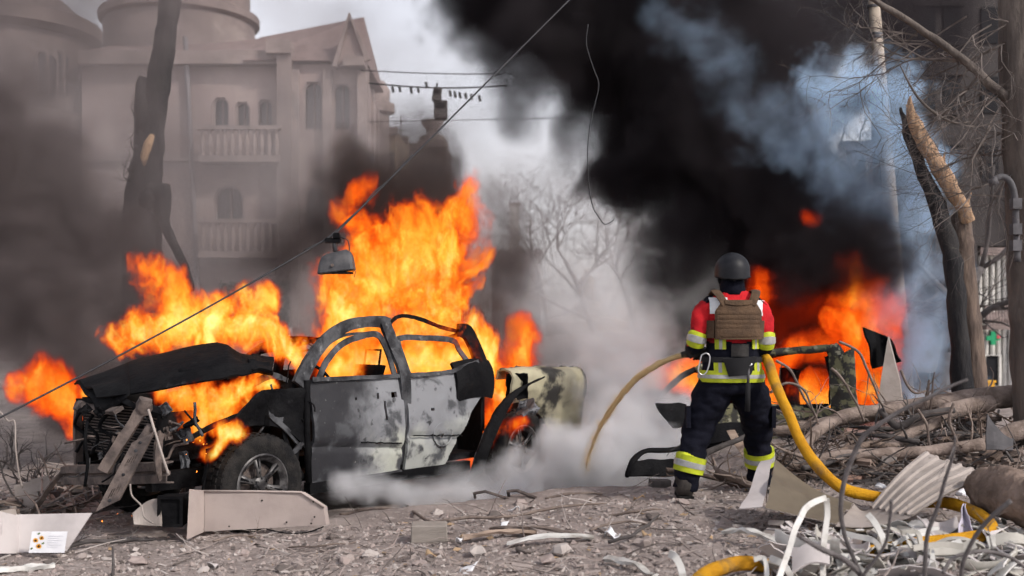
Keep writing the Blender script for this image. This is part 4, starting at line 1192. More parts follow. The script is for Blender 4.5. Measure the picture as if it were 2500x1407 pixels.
MB().tube(crv([F(.115, -.205, 1.02), F(.14, -.208, 1.005), F(.115, -.21, .995), F(.095, -.208, 1.008), F(.115, -.205, 1.02)], 4), .006, 6).build('clip', m_chrome, ff, True)
tl_ = MB().tube([F(.115, -.205, .985), F(.112, -.21, .87)], .011, 8).build('tool_shaft', m_steel, ff, True)
MB().tube([F(.112, -.21, .87), F(.108, -.205, .66)], [.018, .02], 8).build('tool_grip', m_strap, tl_, True)

# trousers
b = MB()
b.rings([tring(z, g, 40) for z, g in ((.78, -.005), (.82, 0), (.86, .0), (.90, -.006), (.94, -.01))])
for Lg in (LEG_L, LEG_R):
    q = path(Lg); b.tube(q, lerpl(RAD_L, len(q)), 20)
tr_ = b.build('trousers', m_navy, ff); fuse(tr_, .013, 5)
wrinkle(tr_, lambda co: .022 * mnoise.noise(V(co.x * 6, co.y * 6, co.z * 12)) + .011 * mnoise.noise(V(co.x * 15, co.y * 15, co.z * 26 + 4)))
for Lg, lab in ((LEG_L, 0), (LEG_R, 1)):
    tb = limb_band(Lg, RAD_L, .70, .82, .016, 'leg_band', m_hivis, ff)
    limb_band(Lg, RAD_L, .74, .78, .020, 'leg_stripe', m_silver, tb)
# cargo pocket flaps
for s_, Lg in ((-1, LEG_L), (1, LEG_R)):
    c = F(*Lg[2]) + V(s_ * .125, -.03, -.02)
    MB().box(c, (.03, .13, .16)).jitter(.012, 12).build('cargo_pocket', m_navy, ff)
# boots
for Lg in (LEG_L, LEG_R):
    e = F(*Lg[-1]); g = gz(e.x, e.y) if Lg is LEG_L else e.z - .085
    bt = MB().tube(crv([e + V(0, -.01, .10), e + V(0, -.02, .02), V(e.x, e.y - .005, g + .075), V(e.x, e.y + .10, g + .062), V(e.x, e.y + .19, g + .048), V(e.x, e.y + .225, g + .035)], 4), lerpl([.075, .072, .068, .058, .05, .025], 21), 14).build('boot', m_boot, ff, True)
    MB().prism([V(e.x - .055, e.y - .085, g), V(e.x + .055, e.y - .085, g), V(e.x + .055, e.y + .10, g), V(e.x + .045, e.y + .22, g), V(e.x - .045, e.y + .22, g), V(e.x - .055, e.y + .10, g)], (0, 0, .03)).build('sole', m_rubber, bt)

# helmet
def helmet():
    b = MB(); rings = []
    N = 40
    for i in range(15):
        f = i / 14
        th = f * (pi / 2 + .38)
        ring = []
        for k in range(N):
            a_ = 2 * pi * k / N
            zc = cos(th); r_ = sin(th) if th < pi / 2 else 1.0 + .02 * (th - pi / 2)
            # ear cut-outs: the rim is lower at the nape than at the brow
            drop = 0
            if th > pi / 2:
                back = max(0, -sin(a_)); side = abs(cos(a_))
                drop = (th - pi / 2) / .38 * (.035 + .03 * back ** 2 + .012 * side)
            z = 1.705 + (.132 * zc if th < pi / 2 else -drop)
            ring.append(F(.045 + .131 * r_ * cos(a_), .035 + .148 * r_ * sin(a_), z))
        rings.append(ring)
    inner = [[p + (F(.045, .035, 1.70) - p).normalized() * .012 for p in r_] for r_ in rings]
    b.rings(rings + inner[::-1], caps=False)
    return b.build('helmet', m_helm, ff, True, 60)
hm = helmet()
bm_ = hm.data
tip = MB().tube([hm.location + p for p in []] or [F(-.087, .02, 1.655), F(-.035, -.085, 1.638), F(.045, -.114, 1.632), F(.125, -.085, 1.638), F(.177, .02, 1.655)], .006, 6).build('rim_trim', m_strap, hm, True)

# gloved hands closed round the hose
def hand(wrist, palm, grip_dir, side):
    """glove with palm, four curled fingers and a thumb round a cylinder whose axis is grip_dir"""
    ax = Vector(grip_dir).normalized(); w = Vector(wrist); p = Vector(palm)
    d = (p - w).normalized(); nrm = ax.cross(d).normalized() * side
    root = MB().tube([w - d * .05, w, w.lerp(p, .5), p], [.052, .046, .048, .046], 12, flat=.75, up=nrm).build('glove', m_glove, ff, True)
    for k, ln in enumerate((.9, 1.0, .95, .8)):
        o = p + ax * (.030 - .020 * k)
        pts = [o, o + d * .035 * ln + nrm * .012, o + d * .055 * ln + nrm * .042, o + d * .035 * ln + nrm * .07, o + d * .005 + nrm * .078]
        MB().tube(crv(pts, 3), lerpl([.0115, .0105, .0100, .0095, .008], 13), 8).build('finger', m_glove, root, True)
    o = w.lerp(p, .55) + ax * .04
    MB().tube(crv([o, o + ax * .022 + nrm * .02 + d * .01, o + ax * .014 + nrm * .052 + d * .02, o + nrm * .07 + d * .02], 3), lerpl([.014, .012, .011, .009], 10), 8).build('thumb', m_glove, root, True)
    return root
hand(F(-.225, .17, 1.115), F(-.185, .25, 1.105), (-1, .15, -.05), 1)
hand(F(.235, .20, 1.085), F(.17, .27, 1.06), (-1, .1, .05), 1)
limb_band(ARM_L, RAD_A, .72, .97, .012, 'glove_cuff', m_glove, ff)
limb_band(ARM_R, RAD_A, .72, .97, .012, 'glove_cuff', m_glove, ff)

# ------------------------------------------------------------------ hose and water jet
m_hose = mat('yellow_hose_jacket', (.68, .34, .014), (.54, .25, .012), scale=7, rough=.8, spec=.2, bump=.9, bscale=110, c3=(.26, .15, .06), s3=5, lo3=.52, hi3=.74)
hs = thing('fire_hose', 'thick yellow fire hose running from the firefighter down over the debris', 'hose', (FX + .4, FY - .5, gz(FX, FY)))
hp = [F(-.16, .30, 1.075), F(.0, .31, 1.07), F(.15, .30, 1.06), F(.26, .16, 1.06), F(.285, -.06, 1.03), P(1895, 945, 8.0), P(1925, 1010, 7.85), P(1958, 1085, 7.7), P(2010, 1155, 7.5), P(2065, 1196, 7.38), P(2150, 1215, 7.35), P(2240, 1226, 7.3), P(2310, 1228, 7.15), P(2375, 1248, 6.9)]
g = lambda px, py, up=.035: gpt(px, py) + V(0, 0, up)
hp2 = [P(2418, 1282, 6.6), P(2400, 1306, 6.4), P(2330, 1318, 6.25), P(2230, 1330, 6.2), P(2120, 1352, 6.1), P(2040, 1372, 6.0), P(1960, 1385, 5.95), P(1880, 1384, 5.85), P(1820, 1376, 5.75), P(1770, 1384, 5.65), P(1715, 1408, 5.5), P(1680, 1450, 5.3)]
q = crv(hp + hp2, 8)
q = [p if i < 60 else V(p.x, p.y, max(p.z, gz(p.x, p.y) + .03)) for i, p in enumerate(q)]
MB().tube(q, [.0385 + .0025 * mnoise.noise(V(i * .35, 0, 0)) for i in range(len(q))], 18).jitter(.006, 5).build('hose_body', m_hose, hs, True)
MB().tube([F(-.10, .30, 1.077), F(-.16, .30, 1.075), F(-.22, .30, 1.07), F(-.30, .30, 1.06)], [.045, .045, .035, .022], 14).build('nozzle', m_glove, hs, True, 40)
# jet of dirty foam water
mw = bpy.data.materials.new('tan_water'); mw.use_nodes = True
_b = mw.node_tree.nodes['Principled BSDF']; _b.inputs['Base Color'].default_value = (.85, .62, .30, 1); _b.inputs['Roughness'].default_value = .3
_b.inputs['Transmission Weight'].default_value = .45; _b.inputs['Subsurface Weight'].default_value = 0
jet = [P(1672, 868, 8.6), P(1640, 875, 8.65), P(1600, 893, 8.7), P(1560, 920, 8.8), P(1525, 955, 8.9), P(1495, 995, 9.0), P(1470, 1035, 9.1), P(1452, 1072, 9.15), P(1440, 1105, 9.2), P(1430, 1145, 9.25)]
jt = thing('water_jet', 'arc of tan foamy water from the hose nozzle falling towards the pickup', 'water jet', (P(1440, 1100, 9.2).x, 9.2, gz(.6, 9.2)))
q = crv(jet, 8); n_ = len(q)
b = MB().tube(q, lerpl([.016, .022, .024, .024, .022, .020, .016, .012, .008, .003], n_), 12)
b.jitter(.010, 14).jitter(.008, 34); b.build('stream', mw, jt, True)
r_ = random.Random(5); b = MB()
for _ in range(900):
    u = r_.random() ** .6; k = min(int(u * (n_ - 1)), n_ - 1); p = q[k] + V(r_.gauss(0, 1), r_.gauss(0, 1), r_.gauss(0, 1)) * (.010 + .045 * u * u)
    s_ = r_.uniform(.001, .003)
    b.add([p + V(s_, 0, 0), p + V(-s_, 0, 0), p + V(0, s_, 0), p + V(0, -s_, 0), p + V(0, 0, s_ * 2), p + V(0, 0, -s_ * 2)], [(0, 2, 4), (2, 1, 4), (1, 3, 4), (3, 0, 4), (2, 0, 5), (1, 2, 5), (3, 1, 5), (0, 3, 5)])
tag(b.build('spray', mw, jt), kind='stuff')
# ------------------------------------------------------------------ panels and scrap near the truck
m_beige = mat('beige_car_plastic', (.40, .335, .31), (.33, .275, .255), scale=3, rough=.6, bump=.12, bscale=120, c3=(.30, .25, .23), s3=25, lo3=.66, hi3=.74)
m_greyp = mat('pale_grey_plastic', (.50, .46, .455), (.41, .375, .37), scale=3, rough=.55, c3=(.2, .17, .16), s3=9, lo3=.62, hi3=.75)
m_paper = mat('white_paper', (.70, .70, .73), (.62, .62, .65), scale=8, rough=.7)
m_wplas = mat('white_plastic', (.60, .59, .57), (.47, .455, .43), scale=6, rough=.55, c3=(.27, .245, .22), s3=6, lo3=.5, hi3=.72)
m_gplas = mat('dirty_cream_plastic', (.44, .42, .38), (.34, .32, .29), scale=6, rough=.55)
m_wood = mat('pale_splintered_wood', (.38, .29, .23), (.26, .19, .15), scale=6, rough=.85, bump=.5, bscale=30, stretch=(.3, .3, 3))
m_twig = mat('dry_twig_bark', (.22, .175, .15), (.13, .10, .088), scale=12, rough=.9, bump=.5, bscale=60)
m_twig2 = mat('dark_twig_bark', (.09, .08, .078), (.055, .048, .047), scale=12, rough=.9, bump=.4, bscale=60)
m_clad = mat('dusty_cladding_metal', (.36, .315, .29), (.27, .235, .215), scale=4, rough=.6, metal=.1, c3=(.13, .11, .10), s3=10, lo3=.6, hi3=.75, bump=.15, bscale=50)
m_olive = mat('olive_cladding_inside', (.13, .105, .075), (.10, .08, .058), scale=4, rough=.7)
m_log = mat('log_bark', (.23, .17, .14), (.11, .08, .065), scale=8, rough=.9, bump=1, bscale=24, stretch=(.4, 1, 1))

def on(px, py, up=0.0):
    p = gpt(px, py); return V(p.x, p.y, gz(p.x, p.y) + up)

# folded beige panel in front of the wheel
D = 8.12
t_ = thing('bumper_panel', 'folded beige plastic bumper panel standing in front of the wheel', 'panel', on(620, 1308))
a = [P(499, 1200, D), P(735, 1203, D + .02), P(790, 1238, D + .03), P(796, 1282, D + .03), P(499, 1298, D)]
MB().prism(a, (.02, .035, 0)).build('face', m_beige, t_)
b = [P(462, 1196, D - .20), P(498, 1199, D - .01), P(498, 1299, D - .01), P(456, 1318, D - .22)]
MB().prism(b, (-.006, .03, 0)).build('folded_end', m_beige, t_)
MB().tube([P(499, 1199, D - .01), P(620, 1200, D + .01), P(735, 1202, D + .01), P(792, 1238, D + .02)], .009, 6).build('lip', m_beige, t_, True)
for px, py in ((765, 1225), (768, 1262), (700, 1275), (640, 1222), (560, 1285), (760, 1278)):
    p = P(px, py, D + .012); MB().lathe([(0, 0), (.006, 0), (.007, .006), (0, .008)], p, (0, -1, 0), 8).build('rivet', m_soot, t_)
MB().tube(crv([P(650, 1292, D - .03), P(700, 1302, D - .05), P(750, 1300, D - .04), P(790, 1286, D)], 4), .005, 5).build('wire_end', m_soot, t_)

# pale sheet at the left with a curled end
D = 7.55
t_ = thing('curled_panel', 'pale grey plastic panel with a curled end propped at the left', 'panel', on(110, 1350))
MB().sheet(lambda u, v: P(40 + (185 - 62 * (1 - v)) * u, 1350 - 93 * v - 4 * u, D + .10 * v + .02 * sin(5 * u)), 16, 8, .012).build('face', m_greyp, t_, True, 40)
MB().sheet(lambda u, v: P(44 - 50 * u, 1352 - 92 * v - 12 * u * v, D + .09 * v - .16 * u ** .8), 8, 8, .012).build('curled_end', m_greyp, t_, True, 40)
MB().sheet(lambda u, v: P(-20 + 24 * u, 1290 + 50 * v - 20 * u, D - .1), 4, 4, .012).build('torn_corner', m_greyp, t_, True)
# card with a sunflower print leaning on it
D = 7.40
m_petal = mat('printed_petal_yellow', (.72, .36, .02), (.60, .24, .01), scale=60, rough=.6)
m_seed = mat('printed_seed_brown', (.06, .025, .012), rough=.6)
m_leafp = mat('printed_leaf_green', (.10, .16, .05), rough=.6)
m_line = mat('printed_grey_line', (.50, .50, .56), rough=.6)
t_ = thing('greeting_card', 'white printed card with orange sunflowers leaning on the fallen panel', 'card', on(112, 1350))
c0, c1 = P(70, 1350, D), P(157, 1302, D)
MB().prism([c0, V(c1.x, D, c0.z), c1 + V(0, .05, 0), V(c0.x, D + .05, c1.z)], (0, .006, .001)).build('sheet', m_paper, t_)
def on_card(px, py, off=.003):
    p = P(px, py, D); f = (p.z - c0.z) / (c1.z - c0.z); return V(p.x, D + .05 * f - off, p.z)
fl = 0
for (px, py, r_) in ((83, 1322, .020), (97, 1316, .017), (93, 1335, .021)):
    fl += 1
    c = on_card(px, py, .0035 + .0006 * fl)
    n_ = 16; pts = []
    for k in range(n_ * 2):
        rr = r_ if k % 2 == 0 else r_ * .68
        pts.append(c + V(cos(pi * k / n_) * rr, 0, sin(pi * k / n_) * rr))
    s_ = MB().prism(pts, (0, -.0004, 0)).build('sunflower_print', m_petal, t_)
    MB().prism([c + V(cos(2 * pi * k / 12) * r_ * .4, -.0008, sin(2 * pi * k / 12) * r_ * .4) for k in range(12)], (0, -.0003, 0)).build('seed_print', m_seed, s_)
for (px, py) in ((76, 1340), (102, 1328), (88, 1306)):
    c = on_card(px, py, .0032)
    MB().prism([c + V(-.014, 0, -.004), c + V(0, 0, -.008), c + V(.012, 0, .004), c + V(0, 0, .006)], (0, -.0004, 0)).build('leaf_print', m_leafp, t_)
for k in range(6):
    a_, b_ = on_card(112, 1312 + k * 5, .0035), on_card(148 - (k % 2) * 9, 1312 + k * 5, .0035)
    MB().prism([a_, b_, b_ + V(0, 0, .002), a_ + V(0, 0, .002)], (0, -.0003, 0)).build('text_line_print', m_line, t_)

# black box shell and stone like shard under the truck nose
t_ = thing('battery_case', 'charred black square case lying under the truck nose', 'case', P(425, 1285, 8.0))
c = P(425, 1244, 8.05)
MB().box(c, (.17, .16, .215)).jitter(.008, 12).build('shell', m_soot, t_)
for dx, dz, sx, sz in ((0, .1, .18, .022), (0, -.1, .18, .022), (-.08, 0, .022, .2), (.08, 0, .022, .2)):
    MB().box(c + V(dx, -.085, dz), (sx, .03, sz)).jitter(.004, 20).build('rim', m_soot, t_)
t_ = MB().sheet(lambda u, v: P(328 + 66 * u, 1284 - 66 * v * (1 - .55 * (1 - u) ** 2), 7.95 + .06 * v + .02 * sin(4 * u)), 8, 6, .03).jitter(.01, 8).build('broken_shard', m_clad)
tag(t_, 'dull grey brown broken shard beside the charred black case', 'shard')

# bracket and channel bars leaning on the truck front
t_ = thing('slotted_bracket', 'long dusty slotted steel bracket leaning against the truck bumper', 'bracket', on(262, 1245))
A0, A1 = P(350, 1068, 7.95), P(262, 1236, 7.72); dv = A1 - A0; sd = V(.86, .1, .42).normalized() * .165
def br_hole(u, v):
    for s0 in (.34, .80):
        if abs(u - s0) < .062:
            for k in range(4):
                if abs(v - (.30 + .13 * k)) < .028: return True
    return False
MB().sheet(lambda u, v: A0 + dv * u + sd * (v - .5) + V(0, -.02 * abs(v - .5), 0), 64, 36, .006, hole=br_hole).build('plate', m_rust, t_)
for s_ in (0, 1):
    MB().sheet(lambda u, v: A0 + dv * u + sd * (s_ - .5) + V(.0, .03 * v, .0), 10, 2, .005).build('flange', m_rust, t_)
for u in (.08, .2, .55, .92):
    MB().lathe([(0, 0), (.011, 0), (.013, .006), (0, .009)], A0 + dv * u + V(0, -.004, 0), (0, -1, 0), 8).build('rivet', m_ash, t_)
t_ = thing('channel_bar', 'heavy dusty channel bar propped against the truck radiator', 'bar', on(250, 1240))
B0, B1 = P(352, 992, 8.1), P(250, 1152, 7.98); dv2 = B1 - B0
MB().tube([B0 + dv2 * k / 8 for k in range(9)], .055, 4, flat=.6, up=V(0, -1, 0)).jitter(.008, 9).build('bar', m_rust, t_)
MB().lathe([(0, -.05), (.05, -.05), (.06, 0), (.045, .06), (0, .07)], B0, (.3, -.2, 1), 12).jitter(.015, 14).build('knuckle', m_rust, t_, True, 40)
MB().tube([P(372, 1040, 8.05), P(335, 1090, 8.0)], [.04, .03], 8).build('second_bar', m_rust, t_)
t_ = MB().tube(crv([P(362, 1000, 8.02), P(380, 1060, 7.98), P(398, 1118, 7.95), P(412, 1160, 7.95)], 4), .010, 6).build('thin_rod', m_clad, None, True)
tag(t_, 'thin pale rod hanging over the truck bumper', 'rod')
t_ = MB().tube(crv([P(213, 1030, 8.35), P(208, 1080, 8.3), P(214, 1130, 8.3), P(207, 1188, 8.3)], 4), .012, 6).build('hanging_cable', m_soot, None, True)
tag(t_, 'dark cable hanging down the far side of the truck front', 'cable')
t_ = MB().tube(crv([P(318, 1182, 7.9), P(322, 1210, 7.9), P(345, 1235, 7.85), P(352, 1262, 7.8), P(375, 1278, 7.75)], 5), .007, 5).build('dangling_wire', m_clad, None, True)
tag(t_, 'pale crooked wire dangling below the slotted bracket', 'wire')

# ------------------------------------------------------------------ branches
def branch(name, label, pts, rads, m, twigs=0, seed=0, seg=8, jit=.012, cat='branch', group=None, n=6, tlen=.35, droop=0.0):
    r = random.Random(seed)
    pts = [Vector(p) for p in pts]
    t = thing(name, label, cat, (pts[0].x, pts[0].y, min(p.z for p in pts)), group)
    q = crv(pts, n); rr = lerpl(rads, len(q))
    MB().tube(q, rr, seg).jitter(jit, 7, seed).build('limb', m, t, True)
    for k in range(twigs):
        i = r.randint(1, len(q) - 2); tan = (q[i + 1] - q[i - 1]).normalized()
        d = (V(r.gauss(0, 1), r.gauss(0, .6), r.gauss(.35, .8)) + tan * .7).normalized()
        L_ = tlen * r.uniform(.5, 1.4); p2, _ = wander(q[i], d, L_, 6, .22, r, droop)
        w = min(rr[i] * .45, .012)
        MB().tube(p2, [w * (1 - .8 * j / 6) for j in range(7)], 5).build('twig', m, t, True)
        if r.random() < .8:
            d2 = (d + V(r.gauss(0, .6), r.gauss(0, .6), r.gauss(0, .6))).normalized(); p3, _ = wander(p2[3], d2, L_ * .6, 5, .25, r)
            MB().tube(p3, [w * .6 * (1 - .8 * j / 5) for j in range(6)], 4).build('twig', m, t, True)
    return t
m_limb = mat('pale_limb_bark', (.29, .23, .20), (.17, .13, .11), scale=9, rough=.9, bump=.9, bscale=30)
G_PILE = 'fallen branches heaped in front of the second burning car'
branch('fallen_branch', 'thickest fallen bough lying across the heap out of the right edge', [P(2540, 968, 9.9), P(2420, 972, 9.9), P(2300, 985, 9.9), P(2180, 1000, 10), P(2060, 1025, 10.1), P(1960, 1045, 10.2), P(1880, 1055, 10.3)], [.105, .10, .09, .08, .07, .055, .045], m_limb, 6, 1, 12, .02, group=G_PILE)
branch('fallen_branch', 'grey bough forking off below the thickest bough and slanting down', [P(2420, 985, 9.75), P(2330, 1000, 9.7), P(2250, 1045, 9.6), P(2170, 1090, 9.5), P(2110, 1118, 9.4)], [.075, .075, .07, .065, .05], m_limb, 4, 2, 12, .015, group=G_PILE)
branch('fallen_branch', 'curved bough arching left over the heap beside the hose', [P(2200, 1000, 9.8), P(2090, 1010, 9.7), P(2020, 1035, 9.6), P(1975, 1075, 9.4), P(1945, 1120, 9.2), P(1938, 1150, 9.1)], [.06, .058, .055, .05, .045, .035], m_limb, 5, 3, 10, .012, group=G_PILE)
branch('fallen_branch', 'long level branch low in the heap behind the folded cladding', [P(2400, 1085, 9.0), P(2280, 1100, 9.0), P(2160, 1108, 9.0), P(2060, 1112, 9.0), P(1980, 1125, 8.95), P(1915, 1142, 8.9)], [.05, .048, .046, .045, .042, .035], m_limb, 6, 4, 10, .012, group=G_PILE)
branch('fallen_branch', 'rough log end rising at the right edge of the heap', [P(2520, 1045, 9.4), P(2440, 1070, 9.4), P(2370, 1100, 9.4), P(2290, 1125, 9.4)], [.08, .075, .065, .05], m_limb, 3, 5, 10, .02, group=G_PILE)
branch('fallen_branch', 'short dark stick angled in the middle of the heap', [P(2150, 1000, 9.6), P(2190, 1040, 9.55), P(2250, 1015, 9.5), P(2330, 1000, 9.5)], [.03, .032, .035, .03], m_twig2, 3, 6, 8, .012, group=G_PILE)
rr_ = random.Random(12)
spots = [('near the left end of the heap beside the firefighter', 1905, 2010, 1050, 1150), ('between the hose and the arching bough', 1960, 2080, 1060, 1150), ('under the thickest bough', 2080, 2230, 1020, 1120), ('in front of the standing metal shard', 2120, 2260, 990, 1090), ('by the black tarp scrap', 2280, 2420, 1020, 1110), ('low down behind the folded cladding', 2000, 2230, 1125, 1180), ('at the foot of the splintered tree', 2250, 2400, 990, 1060), ('behind the firefighter legs', 1740, 1860, 1060, 1170)]
for i, (where, xa, xb, ya, yb) in enumerate(spots):
    for j in range(3):
        x, y = rr_.uniform(xa, xb), rr_.uniform(ya, yb); D = 8.7 + 1.5 * (1150 - y) / 150 + rr_.uniform(-.2, .3)
        p = P(x, y, D); d = V(rr_.uniform(-1, 1), rr_.uniform(-.5, .5), rr_.uniform(-.12, .2)); L_ = rr_.uniform(.5, 1.1)
        pts, _ = wander(p - d * L_ * .5, d, L_, 5, .12, rr_)
        pts = [V(q.x, q.y, max(q.z, gz(q.x, q.y) + .03)) for q in pts]
        w = rr_.uniform(.014, .036)
        kind = ('slim pale', 'crooked brown', 'twiggy grey')[j]
        branch('fallen_branch', f'{kind} stick {where}', pts, [w, w * .95, w * .85, w * .7, w * .5, w * .3], (m_twig, m_bark_warm, m_twig2)[j], 5, 100 + i * 5 + j, 7, .01, group=G_PILE, tlen=.32)
# arching thin twigs that cross in front of the second fire
for i, (lab, pts) in enumerate((('pale thin twig arching beside the hose before the fire', [(1895, 880), (1930, 905), (1958, 960), (1990, 1015), (2010, 1060)]), ('thin hooked twig across the glowing car window', [(1880, 960), (1920, 935), (1960, 950), (1985, 1000), (2000, 1040)]),
        ('long whip twig hanging before the standing metal shard', [(2050, 835), (2095, 860), (2130, 930), (2150, 985), (2180, 1000)]), ('wiry twig rising left of the splintered tree', [(2200, 905), (2215, 940), (2235, 960), (2260, 955)]), ('bare twig leaning between shard and burnt pillar', [(2030, 900), (2060, 930), (2090, 985), (2110, 1030)]),
        ('grey twig drooping under the thickest bough', [(2240, 1000), (2262, 1040), (2270, 1090), (2288, 1115)]), ('kinked twig above the grey forking bough', [(2330, 985), (2318, 1030), (2335, 1075), (2350, 1110)]))):
    branch('twig', lab, [P(x, y, 9.6 - .1 * i) for x, y in pts], [.012, .012, .011, .009, .006][:len(pts)], m_twig, 2, 60 + i, 6, .008, 'twig', G_PILE)
branch('forked_driftwood', 'forked pale root stump behind the firefighter boots', [P(1745, 1152, 8.9), P(1780, 1168, 8.85), P(1810, 1180, 8.8), P(1850, 1178, 8.8), P(1895, 1150, 8.85)], [.03, .045, .06, .055, .045], m_bark_warm, 5, 71, 10, .02, tlen=.25)
# dense small litter of sticks inside the heap, nobody could count it
b = MB()
for _ in range(520):
    x, y = rr_.uniform(1890, 2500), rr_.uniform(985, 1180); D = 8.6 + 1.9 * (1180 - y) / 195 + rr_.uniform(-.3, .3); p = P(x, y, D); p.z = max(min(p.z, gz(p.x, p.y) + .5 * rr_.random()), gz(p.x, p.y) + .01)
    d = V(rr_.gauss(0, 1), rr_.gauss(0, .7), rr_.gauss(0, .3)); L_ = rr_.uniform(.12, .5); q, _ = wander(p, d, L_, 3, .2, rr_); w = rr_.uniform(.004, .014)
    b.tube(q, [w, w * .8, w * .6, w * .3], 4, m=rr_.randint(0, 2))
tag(b.build('stick_litter', [m_twig, m_bark_warm, m_twig2]), 'tangle of small dry sticks filling the branch heap', None, None, 'stuff')
b = MB()
for _ in range(260):
    x, y = rr_.uniform(1900, 2500), rr_.uniform(1040, 1190); D = 8.8 + 1.7 * (1180 - y) / 195 + .2; p = P(x, y, D); p.z = gz(p.x, p.y) + rr_.uniform(0, .18)
    s_ = rr_.uniform(.04, .13); R_ = Matrix.Rotation(rr_.uniform(0, 6), 3, 'Z') @ Matrix.Rotation(rr_.uniform(-.6, .6), 3, 'X')
    b.box(p, (s_, s_ * rr_.uniform(.4, .9), s_ * rr_.uniform(.2, .6)), R_, rr_.randint(0, 2))
b.jitter(.02, 20); tag(b.build('rubble', [m_clad, m_twig, m_log]), 'broken rubble chunks under the branch heap', None, None, 'stuff')

# near blurred branches standing up from the foreground debris
G_NEAR = 'thin branches sticking up close to the camera'
near = [('tall bent grey branch reaching over the heap in the foreground', [(2362, 928), (2290, 960), (2220, 992), (2150, 1035), (2105, 1070), (2070, 1140), (2052, 1230), (2060, 1300), (2095, 1390), (2110, 1440)], [.007, .010, .012, .013, .014, .014, .014, .013, .013, .013], 4.75),
        ('knotted upright twig before the folded cladding', [(2332, 1065), (2325, 1120), (2305, 1180), (2290, 1240), (2262, 1310), (2255, 1420)], [.006, .009, .011, .011, .012, .013], 4.7),
        ('pale twig leaning to the right by the log', [(2468, 1224), (2420, 1265), (2380, 1310), (2352, 1370), (2345, 1440)], [.014, .013, .012, .012, .012], 4.6),
        ('short upright twig with a dark bud tip', [(2176, 1222), (2172, 1270), (2158, 1330), (2120, 1390), (2090, 1430)], [.010, .008, .009, .010, .010], 4.7),
        ('grey branch lying over the white plastic pieces', [(1955, 1312), (2010, 1345), (2065, 1370), (2105, 1410), (2120, 1450)], [.012, .016, .017, .017, .017], 4.75),
        ('low arched twig at the lower right corner', [(2300, 1400), (2330, 1362), (2400, 1345), (2470, 1362), (2520, 1400)], [.010, .011, .011, .011, .010], 4.7)]
for i, (lab, pts, rr, D) in enumerate(near):
    branch('bare_branch', lab, [P(x, y, D + .04 * k) for k, (x, y) in enumerate(pts)], [x_ * .78 for x_ in rr], mat('grey_near_bark', (.15, .135, .135), (.10, .09, .09), scale=20, bump=.4, bscale=80), 2 if i in (1, 5) else 0, 200 + i, 10, .006, group=G_NEAR, tlen=.2)

# ------------------------------------------------------------------ folded corrugated cladding
t_ = thing('cladding_sheet', 'dusty corrugated metal cladding sheet bent into a wide V over the hose', 'metal sheet', on(2100, 1270))
La, Lb, Lc, Ld = P(1893, 1122, 7.55), P(2085, 1232, 7.25), P(2040, 1285, 6.75), P(1868, 1246, 6.85)
def left(u, v):
    a_, d_ = La.lerp(Lb, u), Ld.lerp(Lc, u)
    q = a_.lerp(d_, v); q += V(0, -.03, .03) * sin(pi * v) + V(0, 0, .012) * sin(v * 14) - V(0, 0, .05) * sin(pi * u) * (1 - v)
    return q
MB().sheet(left, 24, 24, .006, 0, 1).build('left_wing', [m_clad, m_olive], t_, True, 50)
MB().sheet(lambda u, v: La.lerp(Ld, v) + V(-.02 - .13 * u * (.5 + v * .5), .05 * u, -.02 * u + .02 * sin(8 * v)), 8, 10, .005).build('torn_end', m_greyp, t_, True, 50)
Ra, Rb, Rc, Rd = P(2125, 1242, 7.2), P(2258, 1108, 7.65), P(2425, 1166, 7.3), P(2225, 1262, 6.75)
def right(u, v):
    a_, d_ = Ra.lerp(Rb, u), Rd.lerp(Rc, u)
    rib = .016 * (1 if (v * 6) % 1 < .22 else 0)
    return a_.lerp(d_, v) + V(0, -.01, rib) + V(0, 0, .03) * sin(pi * u) + V(.012, 0, .012) * mnoise.noise(V(u * 6, v * 6, 0))
MB().sheet(right, 24, 60, .006).build('right_wing', m_clad, t_, True, 35)
def bottom(u, v):
    return Lb.lerp(Lc, v).lerp(Ra.lerp(Rd, v), u) + V(0, 0, -.03 * sin(pi * u))
MB().sheet(bottom, 10, 14, .006).build('fold', m_clad, t_, True, 50)
MB().sheet(lambda u, v: P(2060 + 175 * u, 1290 - 22 * v + 4 * sin(7 * u), 6.72 + .25 * v) + V(0, 0, -.01), 10, 4, .01).build('under_lip', m_olive, t_, True, 50)
# log, tarp, bag and bits
t_ = thing('cut_log', 'thick weathered log lying at the right edge beside the cladding', 'log', on(2450, 1290))
MB().tube(crv([P(2392, 1185, 7.1), P(2440, 1200, 6.9), P(2500, 1220, 6.7), P(2580, 1245, 6.5)], 20), lerpl([.10, .15, .16, .16], 61), 48).jitter(.035, 6).jitter(.012, 25).jitter(.008, 60).build('trunk', m_log, t_, True)
MB().tube([P(2392, 1185, 7.1), P(2385, 1182, 7.13)], [.09, .085], 16).jitter(.02, 20).build('split_end', m_split, t_)
t_ = MB().sheet(lambda u, v: P(2408 + 66 * u, 1100 - (62 * (1 - u) ** 1.5 + 26) * v, 8.7 + .1 * v), 8, 6, .012).jitter(.015, 8).build('tarp_scrap', mat('dark_grey_tarp', (.06, .058, .062), (.085, .08, .085), scale=8))
tag(t_, 'dark grey pointed scrap of tarp stuck in the heap', 'tarp')
m_lilac = mat('pale_lilac_plastic', (.50, .47, .56), (.42, .39, .48), scale=7, rough=.45)
t_ = MB().sheet(lambda u, v: P(2338 + 46 * u - 8 * v, 1312 - 84 * v + 8 * abs(u - .5), 6.35 + .08 * sin(3 * u) + .1 * v) * 1.0 + V((u - .5) * -.10 * v, 0, 0), 8, 8, .004).jitter(.015, 14).build('plastic_bag', m_lilac, None, True)
tag(t_, 'crumpled pale lilac plastic bag standing by the hose loop', 'bag')
